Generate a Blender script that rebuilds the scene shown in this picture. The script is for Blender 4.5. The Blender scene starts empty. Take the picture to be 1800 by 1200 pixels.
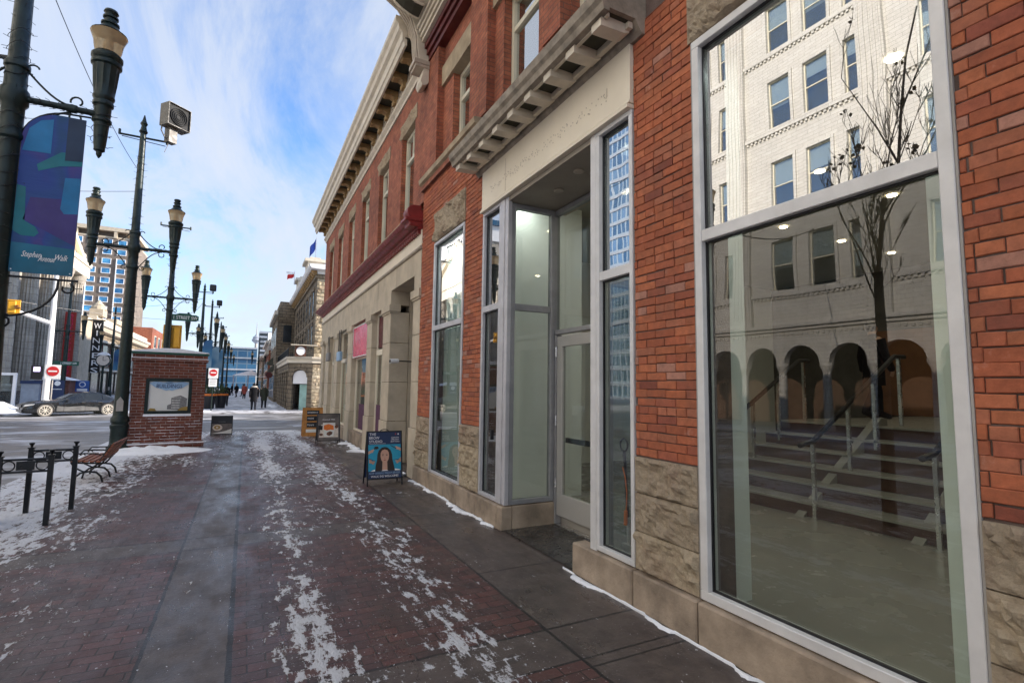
import bpy, bmesh, math, random
from mathutils import Vector, Matrix, noise
random.seed(7)
S = bpy.context.scene
col = S.collection
R = math.radians
# ------------------------------------------------------------------ camera
cd = bpy.data.cameras.new('camera'); cam = bpy.data.objects.new('camera', cd); col.objects.link(cam)
yaw, pit, rol = 0.474766, 0.0905224, 0.0141883
fw = Vector((math.sin(yaw)*math.cos(pit), math.cos(yaw)*math.cos(pit), math.sin(pit)))
r0 = Vector((math.cos(yaw), -math.sin(yaw), 0)); u0 = r0.cross(fw)
rt = r0*math.cos(rol)+u0*math.sin(rol); up = -r0*math.sin(rol)+u0*math.cos(rol)
m = Matrix((rt, up, -fw)).transposed().to_4x4(); m.translation = (0, 0, 1.65)
cam.matrix_world = m
cd.sensor_width = 36; cd.lens = 36*905/1800; cd.clip_start = 0.05; cd.clip_end = 3000
S.camera = cam
# ------------------------------------------------------------------ light
EL, AZ = R(22), R(15.5)            # sun: high street side (+X), a little behind the camera
SKY_STRENGTH, SUN, EXPO = 0.15, 4.2, 1.05
w = bpy.data.worlds.new('World'); S.world = w; w.use_nodes = True
nt = w.node_tree; nt.nodes.clear()
def N(nt, t, **k):
    n = nt.nodes.new(t)
    for a, b in k.items(): setattr(n, a, b)
    return n
def L(nt, a, b): nt.links.new(a, b)
def MATH(nt, op, a, b=None, c=None, clamp=False):
    n = N(nt, 'ShaderNodeMath', operation=op); n.use_clamp = clamp
    for i, v in enumerate((a, b, c)):
        if v is None: continue
        if isinstance(v, (int, float)): n.inputs[i].default_value = v
        else: L(nt, v, n.inputs[i])
    return n.outputs[0]
def RAMP(nt, fac, stops, interp='LINEAR'):
    n = N(nt, 'ShaderNodeValToRGB'); n.color_ramp.interpolation = interp
    e = n.color_ramp.elements
    while len(e) < len(stops): e.new(0.5)
    for i, (p, c) in enumerate(stops):
        e[i].position = p; e[i].color = (c, c, c, 1) if isinstance(c, (int, float)) else (*c, 1)
    L(nt, fac, n.inputs[0]); return n.outputs[0]
def MIXC(nt, f, a, b, mode='MIX'):
    n = N(nt, 'ShaderNodeMix', data_type='RGBA', blend_type=mode)
    for i, v in ((0, f), (6, a), (7, b)):
        if isinstance(v, (int, float)): n.inputs[i].default_value = v
        elif isinstance(v, tuple): n.inputs[i].default_value = (*v[:3], 1)
        else: L(nt, v, n.inputs[i])
    return n.outputs[2]
def NOISE(nt, vec, scale, detail=4, rough=0.55, dist=0.0, w3=None):
    n = N(nt, 'ShaderNodeTexNoise'); n.inputs['Scale'].default_value = scale
    n.inputs['Detail'].default_value = detail; n.inputs['Roughness'].default_value = rough
    n.inputs['Distortion'].default_value = dist
    if vec is not None: L(nt, vec, n.inputs['Vector'])
    return n.outputs['Fac']
def MAPV(nt, vec, sc=(1, 1, 1), loc=(0, 0, 0), rot=(0, 0, 0)):
    n = N(nt, 'ShaderNodeMapping'); n.inputs['Scale'].default_value = sc
    n.inputs['Location'].default_value = loc; n.inputs['Rotation'].default_value = rot
    L(nt, vec, n.inputs['Vector']); return n.outputs[0]
sky = N(nt, 'ShaderNodeTexSky', sky_type='NISHITA'); sky.sun_disc = False
sky.sun_elevation = EL; sky.sun_rotation = R(90)+AZ; sky.air_density = 1.0; sky.dust_density = 0.6; sky.ozone_density = 2.0
tc = N(nt, 'ShaderNodeTexCoord'); sp = N(nt, 'ShaderNodeSeparateXYZ'); L(nt, tc.outputs['Generated'], sp.inputs[0])
den = MATH(nt, 'ADD', MATH(nt, 'MAXIMUM', sp.outputs[2], 0.0), 0.16)
cv = N(nt, 'ShaderNodeCombineXYZ'); L(nt, MATH(nt, 'DIVIDE', sp.outputs[0], den), cv.inputs[0]); L(nt, MATH(nt, 'DIVIDE', sp.outputs[1], den), cv.inputs[1])
n1 = NOISE(nt, MAPV(nt, cv.outputs[0], (1.5, 0.5, 1), (3.1, 1.7, 0), (0, 0, 0.75)), 1.5, 10, 0.64, 0.5)
n2 = NOISE(nt, MAPV(nt, cv.outputs[0], (1, 1, 1), (9, 4, 0)), 0.45, 3, 0.5)
side = MATH(nt, 'MULTIPLY_ADD', sp.outputs[0], -0.16, 0.0)           # extra cloud added to the north, brightening the shaded facade
cf = MATH(nt, 'ADD', MATH(nt, 'ADD', MATH(nt, 'MULTIPLY', n1, 0.85), MATH(nt, 'MULTIPLY', n2, 0.26)), side)
cm = RAMP(nt, cf, [(0.39, 0.0), (0.46, 0.35), (0.54, 0.8), (0.64, 1.0)])
hz = RAMP(nt, sp.outputs[2], [(0.0, 0.22), (0.10, 0.0)])
cm2 = MATH(nt, 'MAXIMUM', MATH(nt, 'MULTIPLY', cm, 0.9), hz)
skyc = MIXC(nt, 1.0, sky.outputs[0], (0.80, 0.95, 1.17), 'MULTIPLY')
cl = MIXC(nt, cm2, skyc, (2.55, 2.75, 3.1))
bg = N(nt, 'ShaderNodeBackground'); bg.inputs[1].default_value = SKY_STRENGTH; L(nt, cl, bg.inputs[0])
ow = N(nt, 'ShaderNodeOutputWorld'); L(nt, bg.outputs[0], ow.inputs[0])
sl = bpy.data.lights.new('sun', 'SUN'); so = bpy.data.objects.new('sun', sl); col.objects.link(so)
sl.energy = SUN; sl.angle = R(0.53); sl.color = (1.0, 0.89, 0.77)
sdir = Vector((math.cos(EL)*math.cos(AZ), -math.cos(EL)*math.sin(AZ), math.sin(EL)))
so.rotation_euler = sdir.to_track_quat('Z', 'Y').to_euler(); so.location = sdir*80
S.view_settings.view_transform = 'Standard'; S.view_settings.look = 'None'; S.view_settings.gamma = 1
S.view_settings.exposure = EXPO
S.render.engine = 'CYCLES'; S.cycles.max_bounces = 8; S.cycles.transparent_max_bounces = 16
S.render.resolution_x = 1024; S.render.resolution_y = 682
# ------------------------------------------------------------------ materials
MT = {}
def mat(name):
    m = bpy.data.materials.new(name); m.use_nodes = True; MT[name] = m
    t = m.node_tree; b = t.nodes['Principled BSDF']; return m, t, b
def bump(t, b, h, st=0.3, d=0.01):
    n = N(t, 'ShaderNodeBump'); n.inputs['Strength'].default_value = st; n.inputs['Distance'].default_value = d
    L(t, h, n.inputs['Height']); L(t, n.outputs[0], b.inputs['Normal'])
def geo(t): return N(t, 'ShaderNodeNewGeometry').outputs['Position']
def pbr(name, c, rough=0.6, metal=0.0, var=0.15, sc=3.0, bmp=0.0, bsc=40.0, c2=None, spec=None, coat=0.0):
    m, t, b = mat(name); p = geo(t)
    n = NOISE(t, p, sc, 6, 0.6)
    lo = tuple(x*(1-var) for x in c); hi = tuple(min(1, x*(1+var)) for x in (c2 or c))
    L(t, RAMP(t, n, [(0.32, lo), (0.68, hi)]), b.inputs['Base Color'])
    b.inputs['Roughness'].default_value = rough; b.inputs['Metallic'].default_value = metal
    n2 = NOISE(t, p, sc*2.3, 4, 0.6)
    L(t, RAMP(t, n2, [(0.3, max(0.05, rough-0.12)), (0.7, min(1, rough+0.12))]), b.inputs['Roughness'])
    if coat: b.inputs['Coat Weight'].default_value = coat; b.inputs['Coat Roughness'].default_value = 0.05
    if bmp: bump(t, b, NOISE(t, p, bsc, 5, 0.6), bmp, 0.01)
    return m
def wallcoords(t):
    """(horizontal along wall, z, 0) from world position and normal"""
    g = N(t, 'ShaderNodeNewGeometry'); s = N(t, 'ShaderNodeSeparateXYZ'); L(t, g.outputs['Position'], s.inputs[0])
    s2 = N(t, 'ShaderNodeSeparateXYZ'); L(t, g.outputs['True Normal'], s2.inputs[0])
    f = MATH(t, 'GREATER_THAN', MATH(t, 'ABSOLUTE', s2.outputs[0]), 0.6)
    u = N(t, 'ShaderNodeMix', data_type='FLOAT'); L(t, f, u.inputs[0]); L(t, s.outputs[0], u.inputs[2]); L(t, s.outputs[1], u.inputs[3])
    c = N(t, 'ShaderNodeCombineXYZ'); L(t, u.outputs[0], c.inputs[0]); L(t, s.outputs[2], c.inputs[1])
    return c.outputs[0], g.outputs['Position']
def brickmat(name, c1, c2, mort, bw=0.2, bh=0.064, ms=0.006, bmp=0.5, rough=0.85, nv=0.35, blotch=0.3):
    m, t, b = mat(name); uv, pos = wallcoords(t)
    d = N(t, 'ShaderNodeVectorMath', operation='ADD'); L(t, uv, d.inputs[0])
    nn = N(t, 'ShaderNodeTexNoise'); nn.inputs['Scale'].default_value = 9; L(t, pos, nn.inputs['Vector'])
    sc_ = N(t, 'ShaderNodeVectorMath', operation='SCALE'); L(t, nn.outputs['Color'], sc_.inputs[0]); sc_.inputs['Scale'].default_value = ms*1.2
    L(t, sc_.outputs[0], d.inputs[1])
    k = N(t, 'ShaderNodeTexBrick'); k.inputs['Scale'].default_value = 1
    k.inputs['Brick Width'].default_value = bw; k.inputs['Row Height'].default_value = bh
    k.inputs['Mortar Size'].default_value = ms; k.inputs['Mortar Smooth'].default_value = 0.2
    k.inputs['Color1'].default_value = (*c1, 1); k.inputs['Color2'].default_value = (*c2, 1); k.inputs['Mortar'].default_value = (*mort, 1)
    L(t, d.outputs[0], k.inputs['Vector'])
    n = NOISE(t, pos, 5, 8, 0.65); n3 = NOISE(t, pos, 0.7, 4, 0.6)
    c = MIXC(t, 1.0, k.outputs['Color'], RAMP(t, n, [(0.3, 1-nv), (0.7, 1+nv*0.4)]), 'MULTIPLY')
    c = MIXC(t, 1.0, c, RAMP(t, n3, [(0.35, 1-blotch), (0.65, 1.0)]), 'MULTIPLY')
    L(t, c, b.inputs['Base Color']); b.inputs['Roughness'].default_value = rough
    h = MATH(t, 'ADD', MATH(t, 'MULTIPLY', k.outputs['Fac'], -0.7), MATH(t, 'MULTIPLY', NOISE(t, pos, 14, 6, 0.7), 0.9))
    bump(t, b, h, bmp, bh*0.35)
    return m
def glassmat(name, base=0.06, scale=1.3, tint=(0.82, 0.88, 0.86), wav=0.004, wsc=1.2, refl=(1, 1, 1)):
    m, t, b = mat(name); t.nodes.remove(b); o = [n for n in t.nodes if n.type == 'OUTPUT_MATERIAL'][0]
    gl = N(t, 'ShaderNodeBsdfGlossy'); gl.inputs['Roughness'].default_value = 0.0; gl.inputs[0].default_value = (*refl, 1)
    tr = N(t, 'ShaderNodeBsdfTransparent'); tr.inputs[0].default_value = (*tint, 1)
    lw = N(t, 'ShaderNodeFresnel'); lw.inputs[0].default_value = 1.5
    bf = N(t, 'ShaderNodeNewGeometry').outputs['Backfacing']
    L(t, MATH(t, 'MULTIPLY_ADD', bf, 1/1.5-1.5, 1.5), lw.inputs[0])
    f = MATH(t, 'MULTIPLY', MATH(t, 'MULTIPLY_ADD', lw.outputs[0], scale, base, clamp=True), MATH(t, 'SUBTRACT', 1.0, bf))
    bn = N(t, 'ShaderNodeBump'); bn.inputs['Strength'].default_value = 1; bn.inputs['Distance'].default_value = wav
    L(t, NOISE(t, geo(t), wsc, 1, 0.4), bn.inputs['Height']); L(t, bn.outputs[0], gl.inputs['Normal'])
    mx = N(t, 'ShaderNodeMixShader'); L(t, f, mx.inputs[0]); L(t, tr.outputs[0], mx.inputs[1]); L(t, gl.outputs[0], mx.inputs[2]); L(t, mx.outputs[0], o.inputs[0])
    return m
def emit(name, c, s):
    m, t, b = mat(name); b.inputs['Base Color'].default_value = (*c, 1); b.inputs['Emission Color'].default_value = (*c, 1); b.inputs['Emission Strength'].default_value = s; return m
def vcol(name, rough=0.85, bmp=0.35, bsc=60, stain=None):
    m, t, b = mat(name); a = N(t, 'ShaderNodeAttribute', attribute_name='col'); p = geo(t)
    n = NOISE(t, p, 22, 6, 0.7)
    c = MIXC(t, 1.0, a.outputs['Color'], RAMP(t, n, [(0.3, 0.72), (0.7, 1.15)]), 'MULTIPLY')
    c = MIXC(t, RAMP(t, NOISE(t, p, 2.2, 7, 0.7), [(0.48, 0.0), (0.70, 0.5)]), c, (0.17, 0.08, 0.055))
    if stain:
        c = MIXC(t, RAMP(t, NOISE(t, p, 5.5, 5, 0.7), [(0.64, 0.0), (0.74, 0.55)]), c, stain)
    L(t, c, b.inputs['Base Color']); b.inputs['Roughness'].default_value = rough
    bump(t, b, NOISE(t, p, bsc, 6, 0.7), bmp, 0.006 if name == 'brick' else 0.02); return m
vcol('brick', 0.88, 0.5, 70, (0.42, 0.26, 0.21)); vcol('rock', 0.92, 0.8, 35)
pbr('mortar', (0.125, 0.088, 0.075), 0.95, var=0.25, sc=8, bmp=0.5, bsc=90)
brickmat('brick_wall', (0.50, 0.165, 0.085), (0.40, 0.115, 0.062), (0.24, 0.11, 0.075), bmp=1.0, nv=0.45)
brickmat('kiosk_brick', (0.24, 0.068, 0.038), (0.155, 0.045, 0.028), (0.36, 0.29, 0.27), bw=0.21, bh=0.075, ms=0.006)
brickmat('ashlar', (0.36, 0.29, 0.20), (0.27, 0.215, 0.15), (0.12, 0.10, 0.08), bw=0.62, bh=0.24, ms=0.02, bmp=1.0, nv=0.45)
brickmat('dark_ashlar', (0.38, 0.30, 0.205), (0.30, 0.235, 0.16), (0.1, 0.085, 0.07), bw=0.7, bh=0.28, ms=0.02, bmp=1.0, nv=0.4)
brickmat('terracotta', (0.66, 0.63, 0.56), (0.60, 0.57, 0.50), (0.35, 0.33, 0.29), bw=0.5, bh=0.16, ms=0.008, bmp=0.3, rough=0.5, nv=0.12, blotch=0.1)
brickmat('tower_brick', (0.25, 0.20, 0.16), (0.21, 0.17, 0.14), (0.23, 0.19, 0.16), bw=0.9, bh=0.3, ms=0.02, bmp=0.1)
brickmat('pale_stone', (0.52, 0.47, 0.40), (0.44, 0.40, 0.34), (0.2, 0.18, 0.16), bw=1.2, bh=0.5, ms=0.012, bmp=0.3, nv=0.2)
pbr('limestone', (0.50, 0.425, 0.32), 0.85, var=0.16, sc=2.2, bmp=0.25, bsc=55)
pbr('sandstone', (0.36, 0.285, 0.19), 0.92, var=0.28, sc=3.5, bmp=0.9, bsc=14)
pbr('kerb_stone', (0.32, 0.25, 0.185), 0.9, var=0.38, sc=3.5, bmp=0.6, bsc=45)
pbr('cream', (0.78, 0.70, 0.56), 0.6, var=0.06, sc=1.5, bmp=0.06, bsc=30)
pbr('taupe', (0.46, 0.39, 0.31), 0.6, var=0.14, sc=4, bmp=0.12, bsc=40)
pbr('moulding', (0.62, 0.55, 0.44), 0.55, var=0.12, sc=5)
pbr('window_paint', (0.62, 0.58, 0.45), 0.5, var=0.06)
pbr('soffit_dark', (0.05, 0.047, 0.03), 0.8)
pbr('ochre', (0.36, 0.23, 0.10), 0.7, var=0.3, sc=9)
pbr('weathered', (0.30, 0.255, 0.20), 0.8, var=0.35, sc=7, bmp=0.4, bsc=35)
pbr('oxblood', (0.21, 0.02, 0.018), 0.45, var=0.22, sc=5)
pbr('dark_red', (0.10, 0.012, 0.01), 0.5, var=0.25)
pbr('alu', (0.52, 0.51, 0.53), 0.45, 0.25, var=0.10, sc=5, bmp=0.08, bsc=12)
pbr('white_alu', (0.66, 0.65, 0.64), 0.45, 0.1, var=0.09, sc=5, bmp=0.08, bsc=12)
pbr('door_paint', (0.40, 0.39, 0.37), 0.45, 0.1, var=0.05)
pbr('steel', (0.7, 0.7, 0.7), 0.25, 0.9, var=0.05)
pbr('room_white', (0.86, 0.89, 0.85), 0.6, var=0.03)
pbr('room_floor', (0.31, 0.29, 0.26), 0.25, var=0.04, sc=0.8)
pbr('room_dark', (0.10, 0.095, 0.085), 0.7, var=0.2)
pbr('room_ceiling', (0.42, 0.41, 0.36), 0.8, var=0.05)
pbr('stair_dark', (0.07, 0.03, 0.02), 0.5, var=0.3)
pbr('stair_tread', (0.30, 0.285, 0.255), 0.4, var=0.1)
pbr('salt_grime', (0.10, 0.10, 0.10), 0.6, var=0.3, sc=5)
pbr('alu_shade', (0.30, 0.30, 0.31), 0.45, 0.25, var=0.12, sc=5)  # darker copy of alu: porch shade put into the frame colour
pbr('porch_paint', (0.33, 0.285, 0.23), 0.7, var=0.08)
pbr('board_white', (0.46, 0.50, 0.48), 0.5, var=0.06, sc=1)
pbr('arcade_brown', (0.13, 0.07, 0.04), 0.7, var=0.2)
pbr('stair_orange', (0.20, 0.085, 0.035), 0.5, var=0.2)
pbr('black_iron', (0.012, 0.013, 0.015), 0.38, 0.3, var=0.3, sc=8)
pbr('lamp_green', (0.008, 0.02, 0.018), 0.42, 0.2, var=0.35, sc=9, bmp=0.1, bsc=30)
pbr('speaker_grey', (0.11, 0.10, 0.085), 0.5, var=0.12)
pbr('wood', (0.26, 0.085, 0.04), 0.55, var=0.35, sc=12)
pbr('pine', (0.46, 0.20, 0.045), 0.6, var=0.25, sc=10)
pbr('snow', (0.84, 0.86, 0.90), 0.75, var=0.05, sc=6, bmp=0.6, bsc=18)
pbr('asphalt', (0.085, 0.08, 0.085), 0.6, var=0.3, sc=1.5, bmp=0.5, bsc=60)
pbr('concrete', (0.34, 0.32, 0.30), 0.85, var=0.15)
pbr('white_paint', (0.8, 0.8, 0.8), 0.5, var=0.05)
pbr('sign_red', (0.55, 0.02, 0.025), 0.4, var=0.05)
pbr('signal_yellow', (0.75, 0.38, 0.02), 0.45, var=0.08)
pbr('sign_green', (0.006, 0.075, 0.05), 0.4, var=0.1)
pbr('pink', (0.68, 0.03, 0.12), 0.25, var=0.12, sc=1.5)
pbr('banner_red', (0.35, 0.03, 0.02), 0.7, var=0.1)
pbr('black', (0.008, 0.008, 0.01), 0.4, var=0.2)
pbr('rubber', (0.02, 0.02, 0.02), 0.8, var=0.2)
pbr('navy', (0.016, 0.034, 0.10), 0.4, var=0.08); pbr('cyan', (0.02, 0.30, 0.47), 0.4, var=0.08)
pbr('skin', (0.56, 0.33, 0.24), 0.5, var=0.06); pbr('hair', (0.03, 0.018, 0.015), 0.5, var=0.2)
pbr('lip', (0.35, 0.06, 0.06), 0.4, var=0.05); pbr('letter_white', (0.86, 0.86, 0.86), 0.5, var=0.02)
pbr('pale_blue', (0.30, 0.46, 0.66), 0.5, var=0.06); pbr('paper', (0.72, 0.72, 0.68), 0.6, var=0.05)
pbr('pencil', (0.20, 0.20, 0.20), 0.8, var=0.3, sc=30); pbr('gold', (0.38, 0.25, 0.06), 0.6, var=0.2)
pbr('brown', (0.14, 0.06, 0.035), 0.6, var=0.4, sc=14); pbr('orange', (0.7, 0.17, 0.02), 0.5, var=0.2, sc=20)
pbr('milk', (0.66, 0.58, 0.50), 0.5, var=0.15, sc=14); pbr('poster_grey', (0.13, 0.11, 0.10), 0.5, var=0.4, sc=6)
pbr('car_paint', (0.015, 0.018, 0.022), 0.25, 0.4, var=0.3, sc=2, coat=0.8)
pbr('road_salt', (0.24, 0.235, 0.23), 0.6, var=0.25, sc=3)
pbr('rim', (0.62, 0.58, 0.5), 0.5, 0.3, var=0.15, sc=10); pbr('chrome', (0.8, 0.8, 0.8), 0.12, 1.0, var=0.02)
pbr('tail_red', (0.4, 0.01, 0.01), 0.3); pbr('lens', (0.5, 0.52, 0.55), 0.1, 0.4)
CL = []
pbr('coat_black', (0.012, 0.012, 0.014), 0.9, var=0.2); pbr('coat_olive', (0.05, 0.055, 0.04), 0.9, var=0.2); pbr('trousers', (0.02, 0.022, 0.03), 0.9)
pbr('fur', (0.6, 0.56, 0.5), 0.9, var=0.2); pbr('grey_hair', (0.4, 0.36, 0.32), 0.8); pbr('coat_red', (0.4, 0.1, 0.08), 0.9)
pbr('bark', (0.10, 0.075, 0.06), 0.95, var=0.4, sc=18, bmp=0.8, bsc=30); pbr('leaf', (0.14, 0.10, 0.06), 0.9, var=0.3)
pbr('awning', (0.10, 0.10, 0.075), 0.9, var=0.2); pbr('flag_blue', (0.02, 0.06, 0.35), 0.7); pbr('flag_red', (0.6, 0.02, 0.02), 0.7)
pbr('dark_window', (0.02, 0.025, 0.03), 0.08, 0.0, var=0.3, sc=0.8); pbr('evergreen', (0.05, 0.08, 0.03), 0.9, var=0.4, sc=20)
pbr('blind', (0.70, 0.70, 0.66), 0.7, var=0.05); pbr('mint_door', (0.34, 0.55, 0.50), 0.4)
pbr('tyre', (0.16, 0.15, 0.14), 0.9, var=0.3, sc=8)
pbr('wet_stone', (0.045, 0.042, 0.04), 0.25, var=0.5, sc=4, bmp=0.2, bsc=30)
pbr('far_tower', (0.30, 0.33, 0.38), 0.6); pbr('purple_cloth', (0.10, 0.04, 0.08), 0.9)
pbr('blue_wall', (0.03, 0.09, 0.30), 0.5, var=0.4, sc=0.6)
glassmat('glass_low', 0.02, 1.5, (0.84, 0.875, 0.845), 0.003); glassmat('glass_high', 0.40, 1.2, (0.7, 0.74, 0.74), 0.004, 0.9); glassmat('glass_wavy', 0.36, 1.2, (0.6, 0.64, 0.64), 0.0007, 3.0)
glassmat('glass_side', 0.03, 1.5, (0.84, 0.875, 0.855), 0.002)
glassmat('pane_far', 0.18, 1.2, (0.75, 0.8, 0.82), 0.01, 0.8)
glassmat('pane_up', 0.42, 1.0, (0.5, 0.55, 0.55), 0.006, 0.8)
def curtain(name, c1, c2, fr, bw, bh, ms, metal=0.9, rough=0.08):
    m, t, b = mat(name); uv, pos = wallcoords(t)
    k = N(t, 'ShaderNodeTexBrick'); k.offset = 0; k.inputs['Scale'].default_value = 1
    k.inputs['Brick Width'].default_value = bw; k.inputs['Row Height'].default_value = bh; k.inputs['Mortar Size'].default_value = ms
    for i, c in (('Color1', c1), ('Color2', c2), ('Mortar', fr)): k.inputs[i].default_value = (*c, 1)
    L(t, uv, k.inputs['Vector']); L(t, k.outputs['Color'], b.inputs['Base Color'])
    L(t, MATH(t, 'SUBTRACT', metal, MATH(t, 'MULTIPLY', k.outputs['Fac'], metal)), b.inputs['Metallic'])
    L(t, MATH(t, 'ADD', rough, MATH(t, 'MULTIPLY', k.outputs['Fac'], 0.4)), b.inputs['Roughness'])
    return m
curtain('curtain_blue', (0.30, 0.48, 0.66), (0.10, 0.22, 0.36), (0.30, 0.36, 0.42), 1.6, 3.6, 0.22, 0.7, 0.15)
curtain('curtain_dark', (0.035, 0.12, 0.22), (0.015, 0.06, 0.13), (0.09, 0.14, 0.19), 3.0, 2.2, 0.16, 0.0, 0.25)
# amber lantern glass
m, t, b = mat('lantern_glass'); b.inputs['Base Color'].default_value = (0.80, 0.66, 0.42, 1); b.inputs['Roughness'].default_value = 0.3
b.inputs['Transmission Weight'].default_value = 0.55; b.inputs['IOR'].default_value = 1.15
L(t, RAMP(t, NOISE(t, geo(t), 8, 3), [(0.3, (0.62, 0.44, 0.24)), (0.7, (0.80, 0.62, 0.38))]), b.inputs['Base Color'])
# plaza paving: brick fields, concrete bands, wet patches, trodden snow
def paving():
    m, t, b = mat('plaza_paving'); g = geo(t); s = N(t, 'ShaderNodeSeparateXYZ'); L(t, g, s.inputs[0]); X, Y = s.outputs[0], s.outputs[1]
    def band(v, a, bb): return MATH(t, 'MULTIPLY', MATH(t, 'GREATER_THAN', v, a), MATH(t, 'LESS_THAN', v, bb))
    ym = MATH(t, 'MODULO', MATH(t, 'ADD', Y, 40-3.68+1.98), 3.42)           # 0 .. 3.42
    wob = MATH(t, 'MULTIPLY', MATH(t, 'SUBTRACT', NOISE(t, g, 9, 3), 0.5), 0.02)
    ym = MATH(t, 'ADD', ym, wob)
    cross = MATH(t, 'LESS_THAN', MATH(t, 'ABSOLUTE', MATH(t, 'SUBTRACT', ym, 0.22)), 0.22)
    xw = MATH(t, 'ADD', X, wob)
    b1 = band(xw, -0.48, 0.0); b2 = MATH(t, 'GREATER_THAN', xw, 1.93)
    inx = MATH(t, 'LESS_THAN', xw, 1.93)
    conc = MATH(t, 'MAXIMUM', MATH(t, 'MAXIMUM', b1, b2), cross)
    def line(v, at, w): return MATH(t, 'LESS_THAN', MATH(t, 'ABSOLUTE', MATH(t, 'SUBTRACT', v, at)), w)
    jn = line(xw, 0.0, 0.017)
    for at in (-0.48, 1.93): jn = MATH(t, 'MAXIMUM', jn, line(xw, at, 0.012))
    for at in (0.006, 0.44): jn = MATH(t, 'MAXIMUM', jn, line(ym, at, 0.012))
    jn = MATH(t, 'MAXIMUM', jn, MATH(t, 'MULTIPLY', line(MATH(t, 'MODULO', MATH(t, 'ADD', Y, 40.9), 1.71), 0.8, 0.009), b2))
    k = N(t, 'ShaderNodeTexBrick'); k.inputs['Scale'].default_value = 1; k.inputs['Brick Width'].default_value = 0.205
    k.inputs['Row Height'].default_value = 0.102; k.inputs['Mortar Size'].default_value = 0.0055; k.inputs['Mortar Smooth'].default_value = 0.3
    k.inputs['Color1'].default_value = (0.12, 0.048, 0.042, 1); k.inputs['Color2'].default_value = (0.058, 0.033, 0.032, 1); k.inputs['Mortar'].default_value = (0.018, 0.014, 0.013, 1)
    dn = N(t, 'ShaderNodeTexNoise'); dn.inputs['Scale'].default_value = 6; L(t, g, dn.inputs['Vector'])
    ds = N(t, 'ShaderNodeVectorMath', operation='SCALE'); L(t, dn.outputs['Color'], ds.inputs[0]); ds.inputs['Scale'].default_value = 0.014
    dv = N(t, 'ShaderNodeVectorMath', operation='ADD'); L(t, g, dv.inputs[0]); L(t, ds.outputs[0], dv.inputs[1]); L(t, dv.outputs[0], k.inputs['Vector'])
    grime = NOISE(t, MAPV(t, g, (1, 0.6, 1)), 1.3, 7, 0.65); g2 = NOISE(t, g, 7, 8, 0.7)
    bc = MIXC(t, RAMP(t, grime, [(0.47, 0.0), (0.67, 0.45)]), k.outputs['Color'], (0.08, 0.062, 0.057))
    cc = RAMP(t, g2, [(0.3, (0.062, 0.048, 0.043)), (0.7, (0.118, 0.094, 0.084))])
    c = MIXC(t, conc, bc, cc)
    c = MIXC(t, RAMP(t, NOISE(t, g, 3.3, 6, 0.6), [(0.50, 0.0), (0.64, 0.6)]), c, (0.045, 0.036, 0.034))
    c = MIXC(t, jn, c, (0.018, 0.016, 0.016))
    # snow: more at the street side, streaks dragged along the walk, crumbs everywhere
    sn = NOISE(t, MAPV(t, g, (1.3, 0.3, 1), (2, 5, 0)), 1.3, 4, 0.6, 0.3)
    fine = NOISE(t, MAPV(t, g, (1.3, 0.5, 1), (1, 1, 0), (0, 0, 0.12)), 9, 10, 0.72, 0.1)
    flakes = NOISE(t, MAPV(t, g, (1.2, 0.7, 1)), 24, 5, 0.6, 0.2)
    crumbs = NOISE(t, g, 62, 2, 0.5)
    xr = MATH(t, 'DIVIDE', MATH(t, 'ADD', X, 8.0), 12.0)
    dens = RAMP(t, xr, [(0.0, 0.60), (0.40, 0.60), (0.47, 0.58), (0.515, 0.42), (0.56, 0.22), (0.67, 0.06), (0.712, 0.50), (0.73, 0.26), (0.75, 0.24), (0.785, 0.47), (0.80, 0.34), (0.83, 0.14), (0.85, 0.06), (0.885, 0.12)])
    yf = RAMP(t, MATH(t, 'DIVIDE', Y, 30.0), [(0.05, 0.0), (0.3, 0.02), (0.5, 0.06), (0.7, 0.12)])
    a = MATH(t, 'ADD', MATH(t, 'ADD', MATH(t, 'MULTIPLY', dens, 0.36), yf), MATH(t, 'MULTIPLY_ADD', sn, 0.42, -0.06))
    a = MATH(t, 'ADD', a, MATH(t, 'MULTIPLY', fine, 0.75))
    a = MATH(t, 'ADD', a, MATH(t, 'MULTIPLY', k.outputs['Fac'], 0.03))
    sm = RAMP(t, a, [(0.712, 0.0), (0.728, 0.85), (0.75, 1.0)])
    cr = RAMP(t, MATH(t, 'ADD', crumbs, MATH(t, 'MULTIPLY', dens, 0.12)), [(0.735, 0.0), (0.75, 1.0)])
    fk = RAMP(t, MATH(t, 'ADD', flakes, MATH(t, 'MULTIPLY', dens, 0.10)), [(0.695, 0.0), (0.71, 1.0)])
    snow = MATH(t, 'MAXIMUM', MATH(t, 'MAXIMUM', sm, MATH(t, 'MULTIPLY', fk, 0.75)), MATH(t, 'MULTIPLY', cr, 0.7))
    L(t, MIXC(t, snow, c, (0.72, 0.74, 0.79)), b.inputs['Base Color'])
    wet = RAMP(t, NOISE(t, MAPV(t, g, (1.2, 0.45, 1)), 2.2, 9, 0.68), [(0.38, 0.26), (0.62, 0.58)])
    wl = RAMP(t, xr, [(0.60, 0.0), (0.66, -0.14), (0.70, -0.14), (0.74, 0.0)]) if False else None
    rg = MIXC(t, snow, wet, (0.8, 0.8, 0.8)); L(t, rg, b.inputs['Roughness'])
    h = MATH(t, 'ADD', MATH(t, 'MULTIPLY', MATH(t, 'ADD', MATH(t, 'MULTIPLY', k.outputs['Fac'], MATH(t, 'SUBTRACT', 1.0, conc)), jn), -0.5), MATH(t, 'MULTIPLY', NOISE(t, g, 45, 6, 0.7), 0.35))
    h = MATH(t, 'ADD', h, MATH(t, 'MULTIPLY', RAMP(t, a, [(0.69, 0.0), (0.84, 1.0)]), 1.6))
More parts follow.
